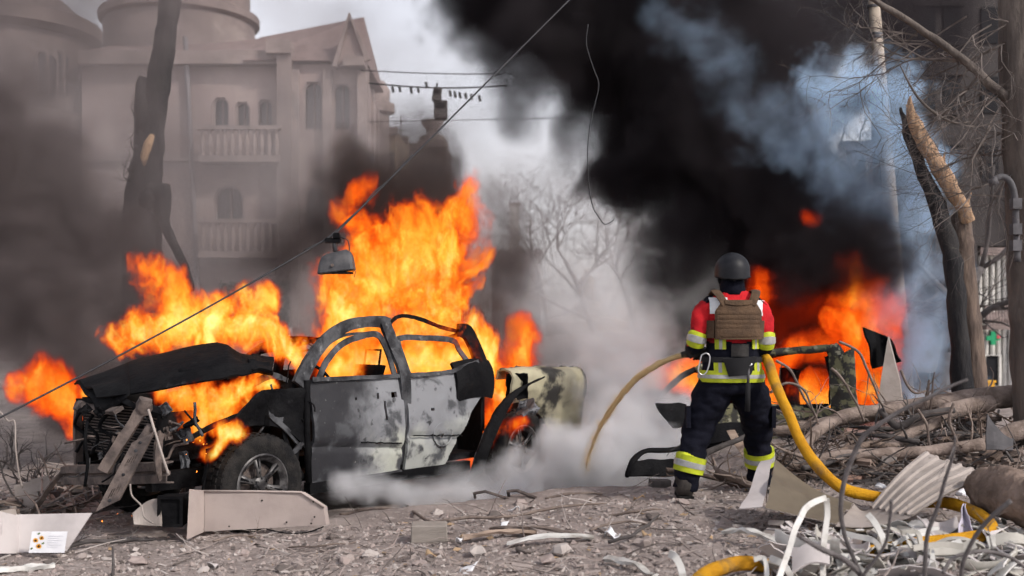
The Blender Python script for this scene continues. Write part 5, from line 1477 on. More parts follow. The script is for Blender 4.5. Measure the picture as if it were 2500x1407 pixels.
for i, (px, py, s_) in enumerate(((2350, 1212, .045), (2375, 1204, .03), (2015, 1182, .05), (2150, 1195, .045))):
    lab = ('white foam lump beside the log', 'small white foam crumb touching the log', 'white paper scrap left of the hose bend', 'pinkish paper scrap behind the cladding fold')[i]
    p = on(px, py); o = MB().lathe([(0, 0), (s_ * 1.1, .004), (s_, s_ * .5), (s_ * .5, s_ * .9), (0, s_)], p, (0, 0, 1), 9).jitter(s_ * .5, 22, i).build('foam_scrap', m_paper, None, True, 40)
    tag(o, lab, 'scrap', 'pale scraps around the cladding')
# a flat splintered board and a wood block
for nm, lab, m, px, py, sz, rz in (('wood_block', 'square sawn grey wood block alone on the littered ground', mat('grey_sawn_wood', (.27, .24, .215), (.21, .185, .165), scale=5, bump=.3, bscale=40, stretch=(1, 1, 5)), 1045, 1327, (.24, .18, .125), .08),
                                   ('charred_block', 'small charred timber block beside the firefighter boot', m_twig2, 1614, 1193, (.17, .1, .07), .1)):
    p = on(px, py); o = MB().box(p + V(0, .09, sz[2] / 2 - .01), sz, Matrix.Rotation(rz, 3, 'Z')).jitter(.012, 5).build(nm, m)
    bv = o.modifiers.new('b', 'BEVEL'); bv.width = .006
    tag(o, lab, 'block')
def plank(name, lab, pa, pb, w, th, m, cat, bend=.02, seed=0, up=.02, group=None):
    a_, b_ = on(*pa, up), on(*pb, up); d = (b_ - a_); s_ = V(-d.y, d.x, 0).normalized() * w
    o = MB().sheet(lambda u, v: a_ + d * u + s_ * (v - .5) * (.75 + .5 * mnoise.noise(V(u * 5, seed, 0))) + V(0, 0, bend * sin(pi * u) + .02 * mnoise.noise(V(u * 4, v * 2, seed)) + .01 * (v - .5) ** 2), 16, 4, th).build(name, m, None, True, 40)
    return tag(o, lab, cat, group)
plank('white_strip', 'long white plastic strip lying in the foreground litter', (1238, 1337), (1450, 1322), .085, .012, m_wplas, 'strip', .03, 1)
plank('wood_plank', 'thin splintered plank just above the long white strip', (1130, 1322), (1310, 1308), .09, .02, m_wood, 'plank', .02, 2)
plank('wood_plank', 'narrow bark strip between block and white strip', (1200, 1300), (1420, 1316), .06, .015, m_twig, 'plank', .03, 3)
plank('white_strip', 'white plastic gutter piece left of the broken chair', (1770, 1322), (1905, 1352), .075, .02, m_wplas, 'strip', .04, 4, .05)
plank('white_strip', 'white batten at the lower left corner', (-20, 1404), (135, 1390), .07, .03, m_wplas, 'strip', .0, 5)
plank('white_strip', 'pale blunt batten at the bottom edge left of the hose', (1480, 1372), (1600, 1420), .05, .02, m_wplas, 'strip', .02, 6)
plank('wood_plank', 'pale broken lath behind the firefighter', (1850, 1168), (2080, 1175), .05, .018, m_wood, 'plank', .02, 7, .05)
plank('wood_plank', 'reddish broken board behind the hose bend', (2060, 1185), (2160, 1165), .16, .02, mat('reddish_board', (.32, .20, .16), (.24, .15, .12), scale=6, bump=.4), 'plank', .02, 8, .03)
# long twigs on the open ground
G_TW = 'twigs lying on the open ground'
for i, (lab, pts, w) in enumerate((('long pale twig curving across the middle ground', [(985, 1235), (1010, 1262), (1060, 1283), (1150, 1278), (1260, 1266), (1360, 1252), (1480, 1238)], .012), ('forked dark twig right of the white strip', [(1485, 1332), (1540, 1325), (1575, 1295), (1610, 1272)], .011), ('thin twig lying left of the square block', [(700, 1345), (790, 1348), (870, 1330)], .007),
        ('dark bent stick in front of the sunflower card', [(155, 1345), (220, 1338), (300, 1328), (380, 1330)], .016), ('straight twig near the firefighter', [(1490, 1265), (1560, 1262), (1620, 1250)], .010), ('small twig below the beige panel', [(520, 1330), (570, 1322), (640, 1318)], .008), ('pale twig behind the long white strip', [(1440, 1302), (1510, 1290), (1590, 1288)], .009), ('brown stick along the pavement edge', [(830, 1262), (900, 1256), (1010, 1250)], .014), ('short stick at the pavement edge near the smoke', [(1330, 1225), (1400, 1218), (1470, 1212)], .014))):
    branch('ground_twig', lab, [on(x, y, .02 + .02 * (k % 2)) for k, (x, y) in enumerate(pts)], [w] * (len(pts) - 1) + [w * .4], m_twig2 if i in (1, 3) else m_twig, 2, 300 + i, 7, .012, 'twig', G_TW, tlen=.16)
t_ = MB().tube([P(275, 1335, 6.9), P(277, 1380, 6.85), P(274, 1420, 6.8)], [.006, .009, .010], 6).build('upright_twig', m_twig2, None, True)
tag(t_, 'short upright grey twig at the bottom edge below the card', 'twig')
# bent steel rods at the pavement edge
t_ = thing('bent_rod', 'bent dark steel rods sticking from the pavement edge before the smoke', 'rod', on(1220, 1228))
MB().tube([on(1162, 1226), P(1158, 1205, 8.9), P(1185, 1200, 8.9), P(1235, 1216, 8.85), on(1260, 1226)], .012, 7).build('rod', m_rust, t_, True, 40)
MB().tube([on(1245, 1226), P(1240, 1200, 8.9), P(1262, 1198, 8.9), P(1308, 1216, 8.8)], .014, 7).build('rod', m_rust, t_, True, 40)
# burnt bumper hoop lying behind the firefighter
t_ = thing('burnt_bumper', 'charred car bumper lying in smoke left of the firefighter legs', 'bumper', on(1600, 1190))
q = crv([P(1530, 1165, 9.2), P(1545, 1125, 9.3), P(1575, 1103, 9.4), P(1640, 1098, 9.5), P(1720, 1092, 9.6), P(1800, 1080, 9.7)], 6)
MB().tube(q, lerpl([.02, .03, .03, .028, .028, .02], len(q)), 8, flat=.7).jitter(.01, 8).build('hoop', m_soot, t_, True)
MB().sheet(lambda u, v: P(1528 + 130 * u + 22 * v, 1165 - 40 * v - 4 * u, 9.2 + .15 * u + .1 * v) + V(0, .02 * sin(6 * u), 0), 12, 5, .02).jitter(.012, 8).build('skin', m_soot, t_, True, 50)
# dark scrap in the smoke behind the firefighter
for i, (lab, q_) in enumerate((('charred torn sheet rising in the smoke left of the firefighter', [P(1595, 985, 10.2), P(1680, 990, 10.2), P(1690, 1035, 10.1), P(1640, 1045, 10.0)]), ('charred board behind the firefighter knees', [P(1715, 1040, 9.6), P(1830, 1030, 9.6), P(1835, 1070, 9.4), P(1720, 1085, 9.4)]), ('brown torn plank leaning behind the firefighter', [P(1775, 1050, 9.3), P(1795, 1045, 9.3), P(1850, 1140, 9.1), P(1825, 1150, 9.1)]))):
    o = MB().sheet(lambda u, v: q_[0].lerp(q_[1], u).lerp(q_[3].lerp(q_[2], u), v), 10, 6, .015).jitter(.03, 6, i).build('charred_sheet', m_soot if i < 2 else m_wood, None, True, 40)
    tag(o, lab, 'scrap')

# ------------------------------------------------------------------ second burning car
m_camo = mat('blistered_olive_paint', (.16, .155, .085), (.035, .034, .03), scale=9, rough=.75, lo=.46, hi=.54, c3=(.30, .29, .21), s3=12, lo3=.58, hi3=.64)
DC = 12.4
sv = thing('burning_car', 'second burning car behind the branch heap with a glowing window opening', 'car', (P(1840, 1080, DC).x, DC, gz(2.7, DC)))
def C2(px, py, w): return P(px, py, DC) + V(.25 * w, w, 0)
MB().sheet(lambda u, v: C2(1560 + 500 * u, 1110 - (112 + 12 * sin(pi * u)) * v, -.03 * sin(pi * v)) + V(0, .03 * mnoise.noise(V(u * 8, v * 4, 0)), 0), 30, 10, .03).build('side_panel', m_camo, sv, True, 40)
MB().sheet(lambda u, v: C2(1560 + 500 * u, 1110 - 118 * v, 1.6), 12, 4, .03).build('far_panel', m_soot, sv, True, 40)
def cbar(nm, pts, r_, m, w=0.0, flat=.6):
    q = crv([C2(x, y, w) for x, y in pts], 6); return MB().tube(q, r_ if not isinstance(r_, list) else lerpl(r_, len(q)), 8, flat=flat, up=V(0, -1, 0)).jitter(.015, 7).build(nm, m, sv, True)
cbar('roof_rail', [(1700, 905), (1760, 872), (1860, 862), (1960, 856), (2035, 850)], .045, m_camo)
cbar('rear_pillar', [(2030, 848), (2050, 880), (2060, 930), (2066, 990), (2070, 1040)], [.08, .10, .11, .13, .13], m_camo)
cbar('window_post', [(2020, 870), (2030, 930), (2028, 990)], .03, m_soot)
cbar('window_sill', [(1700, 1000), (1850, 998), (2020, 992)], .03, m_soot)
cbar('windscreen_pillar', [(1600, 985), (1650, 930), (1700, 900)], .035, m_soot)
cbar('far_roof_rail', [(1720, 920), (1800, 885), (1950, 872), (2030, 880)], .04, m_soot, 1.5)
MB().sheet(lambda u, v: C2(1690 + 345 * u, 905 - 52 * u ** .5 + 6 * sin(6 * u), .03 + 1.45 * v) + V(0, 0, -.05 * sin(pi * v) + .04 * mnoise.noise(V(u * 4, v * 4, 1))), 20, 10, .02).build('roof', m_soot, sv, True, 40)
MB().sheet(lambda u, v: C2(2022 + 62 * u + 8 * v, 856 + 160 * v + 10 * sin(4 * u), -.02 - .05 * sin(pi * u)) + V(.02, .02, .02) * mnoise.noise(V(u * 5, v * 7, 3)), 12, 18, .02).build('rear_quarter', m_camo, sv, True, 45)
MB().sheet(lambda u, v: C2(1450 + 190 * u, 1000 - 25 * u + 16 * sin(7 * u), -.05 + 1.4 * v) + V(0, 0, .08 * mnoise.noise(V(u * 4, v * 4, 8))), 16, 10, .015).build('hood', m_soot, sv, True, 45)
MB().sheet(lambda u, v: C2(1445 + 120 * u, 1100 - 95 * v + 8 * sin(8 * u), -.04) + V(0, .08, .03) * mnoise.noise(V(u * 5, v * 5, 2)), 14, 10, .02).build('front_wing', m_soot, sv, True, 45)
cbar('door_pillar', [(1790, 870), (1795, 930), (1800, 1000)], .05, m_soot)
cbar('hood_edge', [(1560, 995), (1480, 1010), (1440, 1040)], .04, m_soot)
cbar('seat_back', [(1930, 1010), (1925, 950), (1930, 905)], .12, m_soot, .6)
for px in (1640, 1985):
    c = P(px, 1085, DC)
    w_ = MB().lathe([(0, -.08), (.2, -.08), (.2, .08), (0, .08)], c, (0, 1, 0), 20).build('wheel', m_alloy, sv)
    MB().lathe([(.2, -.09), (.29, -.1), (.32, -.06), (.32, .06), (.29, .1), (.2, .09)], c, (0, 1, 0), 28).build('tyre', m_rubber, w_, True, 40)
# standing shards right of it
t_ = thing('torn_body_panel', 'torn dark body panel with a grey spike standing right of the burning car', 'metal panel', (P(2160, 1010, 11.6).x, 11.6, gz(3.9, 11.6)))
MB().sheet(lambda u, v: P(2108 + 66 * u + 26 * v, 800 + 28 * u + (55 + 45 * (1 - u)) * v, 11.6 + .1 * sin(3 * u)), 10, 10, .02).jitter(.03, 5).build('dark_panel', m_soot, t_, True, 40)
MB().prism([P(2168, 822, 11.5), P(2196, 930, 11.5), P(2206, 1010, 11.5), P(2140, 1010, 11.5), P(2150, 930, 11.5)], (.03, .05, 0)).build('spike', m_clad, t_)
# dark hanging object in the smoke
for _ in ():
    pass

# ------------------------------------------------------------------ white broken plastic furniture
G_W = 'broken white plastic furniture pieces'
def band(lab, pts, w, th, m, cat='chair part', D=5.6, name='plastic_band', up=(0, -1, 0)):
    q = crv([P(x, y, d) for x, y, d in pts], 6)
    o = MB().tube(q, w * .72, 4, flat=th / w, up=V(*up)).jitter(.005, 12).build(name, m, None, True, 35)
    return tag(o, lab, cat, G_W)
t_ = thing('broken_chair', 'broken white plastic garden chair arm and legs standing in the debris', 'chair', on(1960, 1400))
for nm, pts in (('leg', [(1898, 1420, 5.3), (1920, 1360, 5.4), (1938, 1300, 5.45), (1955, 1262, 5.5)]), ('arm', [(1955, 1262, 5.5), (1968, 1240, 5.55), (1990, 1224, 5.6), (2016, 1216, 5.65)]), ('leg', [(2018, 1218, 5.65), (2020, 1260, 5.65), (2010, 1330, 5.6), (2008, 1420, 5.5)])):
    q = crv([P(*p) for p in pts], 6)
    MB().tube(q, .020, 4, flat=.45, up=V(0, -1, .2)).jitter(.004, 9).build(nm, m_wplas, t_, True, 35)
MB().sheet(lambda u, v: P(1935 + 90 * u, 1400 - 50 * v - 20 * u, 5.5 + .15 * v) + V(0, 0, .03 * sin(pi * u)), 10, 6, .01).build('seat_shell', m_greyp, t_, True, 50)
band('white curved band beside the black shadow of the cladding', [(2118, 1255, 6.0), (2135, 1275, 5.95), (2150, 1305, 5.9), (2160, 1340, 5.85)], .032, .010, m_wplas)
band('white hoop piece lying flat behind the bent grey branch', [(2050, 1300, 5.9), (2090, 1310, 5.85), (2130, 1318, 5.8), (2150, 1345, 5.7)], .028, .010, m_wplas)
band('cream curved pipe hook in the white debris', [(2200, 1300, 5.9), (2235, 1300, 5.9), (2248, 1330, 5.85), (2246, 1375, 5.8)], .024, .02, m_gplas)
band('white ring fragment left of the near hose end', [(1635, 1352, 5.6), (1650, 1362, 5.55), (1665, 1395, 5.5), (1672, 1425, 5.4)], .035, .012, m_wplas)
band('white square frame piece right of the near hose end', [(1840, 1366, 5.5), (1865, 1364, 5.5), (1872, 1395, 5.45), (1870, 1430, 5.4)], .022, .01, m_wplas)
band('white curved rib under the chair leg', [(1880, 1362, 5.5), (1915, 1380, 5.45), (1930, 1410, 5.4)], .03, .012, m_wplas)
band('flat cream slat below the lilac bag', [(2230, 1340, 5.7), (2290, 1330, 5.75), (2350, 1335, 5.75)], .03, .012, m_gplas)
band('white strut crossing behind the knotted twig', [(2180, 1330, 5.9), (2240, 1300, 6.0), (2290, 1290, 6.05)], .02, .012, m_wplas)
rw = random.Random(77)
adj = ['bent', 'flat', 'curled', 'cracked', 'narrow', 'broad', 'triangular', 'dished']
wh = ['near the bottom edge under the knotted twig', 'by the hose end at the bottom edge', 'under the bent grey branch', 'beside the chair seat', 'in front of the log', 'left of the hose loop', 'at the lower right corner', 'between the hoop and the slat']
wx = [(2230, 2330, 1360, 1420), (1880, 1980, 1380, 1420), (2060, 2160, 1350, 1420), (1980, 2060, 1350, 1400), (2380, 2500, 1310, 1370), (2250, 2350, 1310, 1360), (2380, 2500, 1370, 1420), (2130, 2240, 1310, 1370)]
for i in range(8):
    for j in range(9):
        xa, xb, ya, yb = wx[i]; px, py = rw.uniform(xa, xb), rw.uniform(ya, yb)
        p = gpt(px, py); p = V(p.x, p.y, gz(p.x, p.y) + rw.uniform(.03, .10)); an = rw.uniform(0, pi); L_, W_ = rw.uniform(.14, .38), rw.uniform(.05, .14)
        R_ = Matrix.Rotation(an, 3, 'Z') @ Matrix.Rotation(rw.uniform(-.9, .9), 3, 'X') @ Matrix.Rotation(rw.uniform(-.35, .35), 3, 'Y'); cv = rw.uniform(-.9, .9); k = (i + j) % 8 if j < 8 else (i + 4) % 8
        tri = k == 6
        o = MB().sheet(lambda u, v: p + R_ @ V((u - .5) * L_, (v - .5) * W_ * ((1 - u) if tri else 1), cv * ((u - .5) ** 2) * L_ + (.3 * W_ * (2 * v - 1) ** 2 if k in (2, 7) else 0)), 10, 5, .007).jitter(.008, 16, i + j).build('plastic_fragment', (m_wplas, m_gplas, m_greyp)[j % 3], None, True, 40)
        tag(o, f'{adj[k]}{" long" if j == 8 else ""} {("white", "cream", "pale grey")[j % 3]} plastic fragment {wh[i]}', 'plastic piece', G_W)

b = MB()
for _ in range(420):
    px, py = rw.uniform(1880, 2500), rw.uniform(1300, 1420); p = gpt(px, py); p = V(p.x, p.y, gz(p.x, p.y) + rw.uniform(.0, .07)); s_ = rw.uniform(.02, .08)
    b.box(p, (s_ * 1.6, s_ * rw.uniform(.3, .9), .006), Matrix.Rotation(rw.uniform(0, 6), 3, 'Z') @ Matrix.Rotation(rw.gauss(0, .6), 3, 'X') @ Matrix.Rotation(rw.gauss(0, .5), 3, 'Y'), rw.randint(0, 3))
b.jitter(.012, 18); tag(b.build('plastic_crumbs', [m_wplas, m_gplas, m_greyp, m_clad]), 'small crumbs of broken white plastic', None, None, 'stuff')

# ------------------------------------------------------------------ rubble at the left edge
for i, (lab, q_) in enumerate((('pale broken slab leaning at the left edge beyond the panel', [(32, 1185), (80, 1172), (100, 1240), (50, 1250)]), ('flat grey slab beside the bumper end at the left', [(75, 1175), (118, 1165), (135, 1195), (80, 1205)]))):
    q2 = [P(x, y, 9.6) for x, y in q_]
    o = MB().sheet(lambda u, v: q2[0].lerp(q2[1], u).lerp(q2[3].lerp(q2[2], u), v), 6, 6, .03).jitter(.02, 5, i).build('broken_slab', m_clad, None, False); tag(o, lab, 'slab')
for i, (lab, x, y, D) in enumerate((('leafless shrub poking up behind the front fire at the left', 70, 1120, 11.5), ('dry bush beside the bumper end at the left', 110, 1130, 10.5), ('bare low shrub at the left edge', 30, 1100, 12.5))):
    p = P(x, y, D); p.z = gz(p.x, p.y); s_, q_ = MB(), MB(); r_ = random.Random(400 + i)
    t_ = thing('bare_shrub', lab, 'shrub', p, 'leafless shrubs at the left')
    for k in range(6):
        grow(s_, q_, p + V(r_.uniform(-.2, .2), r_.uniform(-.2, .2), 0), (r_.gauss(0, .5), r_.gauss(0, .5), .9), .32, .014, 2, 4, r_, .2, .8, 3)
    tag(q_.build('twigs', m_twig2, t_), kind='stuff')
b = MB(); r_ = random.Random(9)
for _ in range(700):
    x, y = r_.uniform(-4.6, -3.0), r_.uniform(8.9, 14); p = V(x, y, gz(x, y) + r_.uniform(0, .15)); s_ = r_.uniform(.04, .16)
    if p.x > -3.6 and y < 10.5: continue
    if r_.random() < .5: b.box(p, (s_, s_ * r_.uniform(.4, .9), s_ * r_.uniform(.2, .5)), Matrix.Rotation(r_.uniform(0, 6), 3, 'Z') @ Matrix.Rotation(r_.uniform(-.5, .5), 3, 'X'), r_.randint(0, 2))
    else:
        q, _ = wander(p, (r_.gauss(0, 1), r_.gauss(0, 1), r_.gauss(.1, .3)), s_ * 4, 3, .2, r_); b.tube(q, [.01, .009, .008, .004], 4, m=r_.randint(0, 2))
tag(b.build('left_rubble', [m_clad, m_twig, m_twig2]), 'mixed rubble and sticks beyond the truck front', None, None, 'stuff')

# ------------------------------------------------------------------ ground litter
def litter(name, label, n, mats, maker, seed, ylo=5.3, yhi=11.5):
    r = random.Random(seed); b = MB()
    k = 0
    while k < n:
        y = ylo + (yhi - ylo) * r.random() ** 1.25; x = r.uniform(-.53, .62) * y + r.uniform(-.2, .2)
        if -3.2 < x < .6 and y > 9.15 + .2 * x: continue
        k += 1
        maker(b, r, V(x, y, gz(x, y) + .035 * mnoise.noise(V(x * 1.3, y * 1.3, 0)) + .022 * mnoise.noise(V(x * 5, y * 5, 3))))
    return tag(b.build(name, mats), label, None, None, 'stuff')
m_l1 = mat('litter_taupe', (.33, .28, .26), (.25, .21, .195), scale=9)
m_l2 = mat('litter_pale', (.42, .375, .355), (.35, .31, .29), scale=9)
m_l3 = mat('litter_dark', (.10, .084, .078), (.15, .125, .115), scale=9)
m_l4 = mat('litter_ochre', (.36, .25, .15), (.28, .20, .13), scale=9)
m_l5 = mat('litter_pink', (.34, .28, .26), (.27, .22, .205), scale=9)
LM = [m_l1, m_l2, m_l3, m_l5, m_l4]
def pick(r): return r.choices((0, 1, 2, 3, 4), (46, 22, 17, 14, 1))[0]
def stone(b, r, p):
    s_ = .006 + .026 * r.random() ** 3.8; o = len(b.v)
    vs = [V(r.uniform(.6, 1.2), 0, 0), V(-r.uniform(.6, 1.2), 0, 0), V(0, r.uniform(.5, 1.1), 0), V(0, -r.uniform(.5, 1.1), 0), V(r.uniform(-.4, .4), r.uniform(-.4, .4), r.uniform(.4, .9)), V(0, 0, -.5)]
    R_ = Matrix.Rotation(r.uniform(0, 6), 3, 'Z') @ Matrix.Rotation(r.uniform(-.4, .4), 3, 'X')
    b.add([p + R_ @ (v * s_) for v in vs], [(0, 2, 4), (2, 1, 4), (1, 3, 4), (3, 0, 4), (2, 0, 5), (1, 2, 5), (3, 1, 5), (0, 3, 5)], pick(r))
def chip(b, r, p):
    L_ = .012 + .08 * r.random() ** 3.6; w = L_ * r.uniform(.08, .3); h = w * r.uniform(.2, .6)
    b.box(p + V(0, 0, h * .5 + .004), (L_, w, h), Matrix.Rotation(r.uniform(0, 6.3), 3, 'Z') @ Matrix.Rotation(r.gauss(0, .18), 3, 'Y') @ Matrix.Rotation(r.gauss(0, .3), 3, 'X'), pick(r))
def sprig(b, r, p):
    q, _ = wander(p + V(0, 0, .012), (r.gauss(0, 1), r.gauss(0, 1) * .7, abs(r.gauss(0, .12))), r.uniform(.08, .35), 3, .2, r); w = r.uniform(.0025, .0065)
    q = [V(v.x, v.y, max(v.z, p.z + .004)) for v in q]
    b.tube(q, [w, w * .9, w * .7, w * .4], 4, m=r.choices((0, 1, 2, 3), (4, 2, 3, 2))[0])
def leaf(b, r, p):
    s_ = r.uniform(.015, .04); R_ = Matrix.Rotation(r.uniform(0, 6), 3, 'Z') @ Matrix.Rotation(r.gauss(0, .5), 3, 'X')
    vs = [V(-1, 0, 0), V(-.2, .5, .15), V(1, 0, .1), V(-.2, -.5, .15)]
    b.add([p + V(0, 0, .012) + R_ @ (v * s_) for v in vs] + [p + V(0, 0, .009) + R_ @ (v * s_) for v in vs], [(0, 1, 2, 3), (7, 6, 5, 4), (0, 4, 5, 1), (1, 5, 6, 2), (2, 6, 7, 3), (3, 7, 4, 0)], r.choices((0, 1, 2, 3, 4), (3, 2, 2, 2, 3))[0])
litter('gravel', 'grey brown gravel and grit strewn over the ground', 30000, LM, stone, 1)
litter('wood_chips', 'splintered wood chips strewn over the ground', 4800, LM, chip, 2)
litter('small_twigs', 'small dry twigs strewn over the ground', 750, LM, sprig, 3)
litter('dry_leaves', 'dry leaf scraps strewn over the ground', 700, LM, leaf, 4)
# single stones and scraps one can pick out
rs = random.Random(55)
G_S = 'single stones on the littered ground'
cols = [('pale', m_l2), ('taupe', m_l1), ('dark', m_l3), ('pinkish', m_l5)]
seen = set()
places = [('below the beige panel', 470, 780, 1325, 1400), ('between beige panel and square block', 800, 1000, 1290, 1400), ('below the square block', 1000, 1200, 1345, 1400), ('around the long white strip', 1200, 1480, 1345, 1400), ('before the firefighter boots', 1500, 1760, 1225, 1330), ('along the pavement edge', 860, 1500, 1235, 1280), ('below the sunflower card', 60, 400, 1360, 1400)]
for where, xa, xb, ya, yb in places:
    for cn, m in cols:
        p = on(rs.uniform(xa, xb), rs.uniform(ya, yb)); s_ = rs.uniform(.035, .06)
        o = MB().lathe([(0, -.4 * s_), (.8 * s_, -.3 * s_), (s_, .1 * s_), (.6 * s_, .5 * s_), (0, .6 * s_)], p + V(0, 0, .15 * s_), (0, 0, 1), 8).jitter(s_ * .7, 16, rs.random() * 9).build('stone', m)
        tag(o, f'{cn} angular stone {where}', 'stone', G_S)
for i, (lab, px, py, s_, m) in enumerate((('yellow crumpled leaf below the square block', 1056, 1362, .04, m_l4), ('white paper crumb right of the square block', 1120, 1328, .03, m_paper), ('white scrap on the pavement edge by the smoke', 1255, 1250, .04, m_paper), ('white torn paper at the bottom edge', 1140, 1404, .06, m_paper), ('white curled scrap right of the white strip', 1495, 1312, .05, m_paper), ('yellow leaf right of the forked dark twig', 1580, 1315, .035, m_l4), ('pale shell of plastic left of the truck panel bottom', 520, 1390, .05, m_greyp), ('brown curled leaf before the boots', 1560, 1222, .04, m_l4), ('white scrap near the long pale twig', 1232, 1288, .035, m_paper))):
    p = on(px, py, .02); R_ = Matrix.Rotation(i * 1.3, 3, 'Z') @ Matrix.Rotation(.5, 3, 'X')
    o = MB().sheet(lambda u, v: p + R_ @ V((u - .5) * 2 * s_, (v - .5) * 1.2 * s_, .5 * s_ * sin(4 * u + 2 * v)), 6, 5, .004).jitter(s_ * .3, 20, i).build('paper_scrap', m, None, True)
    tag(o, lab, 'scrap')

# ------------------------------------------------------------------ wires overhead
m_wire = mat('dark_cable', (.03, .03, .034), rough=.6)
A_, B_, C_ = P(-40, 1040, 7.5), P(818, 572, 8.9), P(1400, -10, 10.2)
t_ = thing('cable', 'taut dark cable slanting across the picture from lower left to top', 'cable', A_)
q = [A_.lerp(B_, k / 20) + V(0, 0, -.03 * sin(pi * k / 20)) for k in range(20)] + [B_.lerp(C_, k / 20) for k in range(21)]
MB().tube(q, .0075, 6).build('line', m_wire, t_, True)
q2 = [q[i] + V(.012 * sin(i * 2.4), -.012 * cos(i * 2.4), .012) for i in range(18, 27)]
MB().tube(crv(q2, 3), .005, 5).build('wrapped_wire', m_wire, t_, True)
lp = thing('hanging_lamp', 'grey box lamp hanging from the slanting cable before the flames', 'lamp', P(822, 640, 8.85))
c = P(822, 640, 8.85)
m_lamp = mat('scorched_lamp_metal', (.045, .045, .05), (.075, .073, .077), scale=12, rough=.55, bump=.2, bscale=60)
hw, hh = .14, .082
rings = []
for z, g_ in ((-hh, .0), (-hh * .9, .004), (hh * .3, -.012), (hh * .75, -.03), (hh, -.06)):
    rings.append([c + V(x * (hw + g_), y * (.085 + g_), z + .018 * x) for x, y in ((-1, -.8), (-.85, -1), (.85, -1), (1, -.8), (1, .8), (.85, 1), (-.85, 1), (-1, .8))])
MB().rings(rings).build('housing', m_lamp, lp, True, 35)
MB().box(c + V(0, -.01, -hh - .006), (.25, .15, .014)).build('rim', m_soot, lp)
MB().tube([c + V(-.01, 0, hh), c + V(-.02, 0, hh + .06), c + V(-.01, 0, hh + .13)], .018, 8).build('stem', m_lamp, lp, True)
MB().box(c + V(-.03, 0, hh + .09), (.12, .05, .04)).build('clamp', m_soot, lp)
MB().box(c + V(.0, 0, hh + .125), (.05, .05, .05)).build('clamp', m_soot, lp)
MB().tube(crv([c + V(.02, 0, hh + .12), c + V(.09, 0, hh + .09), c + V(.10, 0, hh + .0), c + V(.07, 0, hh - .02)], 5), .005, 5).build('lead', m_wire, lp, True)
MB().tube(crv([c + V(.12, 0, -hh), c + V(.15, 0, -hh + .01), c + V(.14, 0, -hh - .04)], 4), .003, 4).build('lead', m_wire, lp, True)
MB().lathe([(0, 0), (.013, 0), (.013, .008), (0, .008)], c + V(-.02, -.092, -.03), (0, -1, 0), 10).build('vent', m_rust, lp)
t_ = MB().tube(crv([P(1436, 60, 11), P(1432, 110, 11), P(1450, 170, 11), P(1462, 210, 11), P(1446, 280, 11), P(1436, 350, 11), P(1436, 430, 11), P(1446, 500, 11), P(1462, 530, 11), P(1478, 548, 11), P(1500, 536, 11)], 4), .0055, 5).build('loose_wire', m_wire, None, True)
tag(t_, 'loose dark wire hanging down before the black smoke', 'wire')
DW = 30
t_ = thing('span_wire', 'thin span wire with scraps of bulbs across the street', 'wire', P(900, 205, DW))
MB().tube([P(900 + 340 * k / 12, 203 + 9 * sin(pi * k / 12) + 6 * k / 12, DW) for k in range(13)], .022, 5).build('line', m_wire, t_)
MB().tube([P(880 + 380 * k / 12, 172 + 4 * sin(pi * k / 12) + 8 * k / 12, DW) for k in range(13)], .015, 5).build('line', m_wire, t_)
for px, dy in ((958, 8), (975, 6), (1003, 12), (1020, 8), (1040, -10), (1098, 24), (1110, 28), (1122, 32), (1136, 34), (1150, 38), (1170, 44)):
    p = P(px, 207 + dy * .6, DW); MB().tube([p, p + V(.03, 0, -.16)], .04, 5).build('bulb', m_wire, t_)
for nm, lab, px, py, w, h, an in (('traffic_signal', 'upper small dark signal head hanging on the span wire', 1067, 232, .22, .34, .15), ('traffic_signal', 'lower larger dark signal box hanging on the span wire', 1076, 268, .36, .46, 0)):
    p = P(px, py, DW); t_ = thing(nm, lab, 'signal', p, 'signal boxes on the span wire')
    R_ = Matrix.Rotation(an, 3, 'Y')
    MB().box(p, (w, .25, h), R_).build('housing', m_twig2, t_)
    MB().box(p + V(0, -.14, h * .2), (w * .7, .04, h * .3), R_).build('lens', m_soot, t_)
    MB().tube([p + V(0, 0, h / 2), p + V(0, 0, h / 2 + .15)], .03, 5).build('hanger', m_wire, t_)
    MB().box(p + V(0, 0, -h / 2 - .02), (w * .9, .27, .04), R_).build('base', m_soot, t_)
t_ = MB().tube([P(900 + 500 * k / 10, 298 - 1.0 * k, 34) for k in range(11)], .014, 4).build('span_wire', m_wire)
tag(t_, 'lower faint span wire below the signal boxes', 'wire')
# wires trailing at the left
t_ = MB().tube(crv([P(0, 1005, 7.6), P(20, 1028, 7.6), P(36, 1030, 7.6), P(38, 1090, 7.6), P(45, 1150, 7.65), P(54, 1190, 7.7)], 5), .006, 5).build('trailing_wire', m_clad, None, True)
tag(t_, 'pale wire trailing down from the cable at the left edge', 'wire')
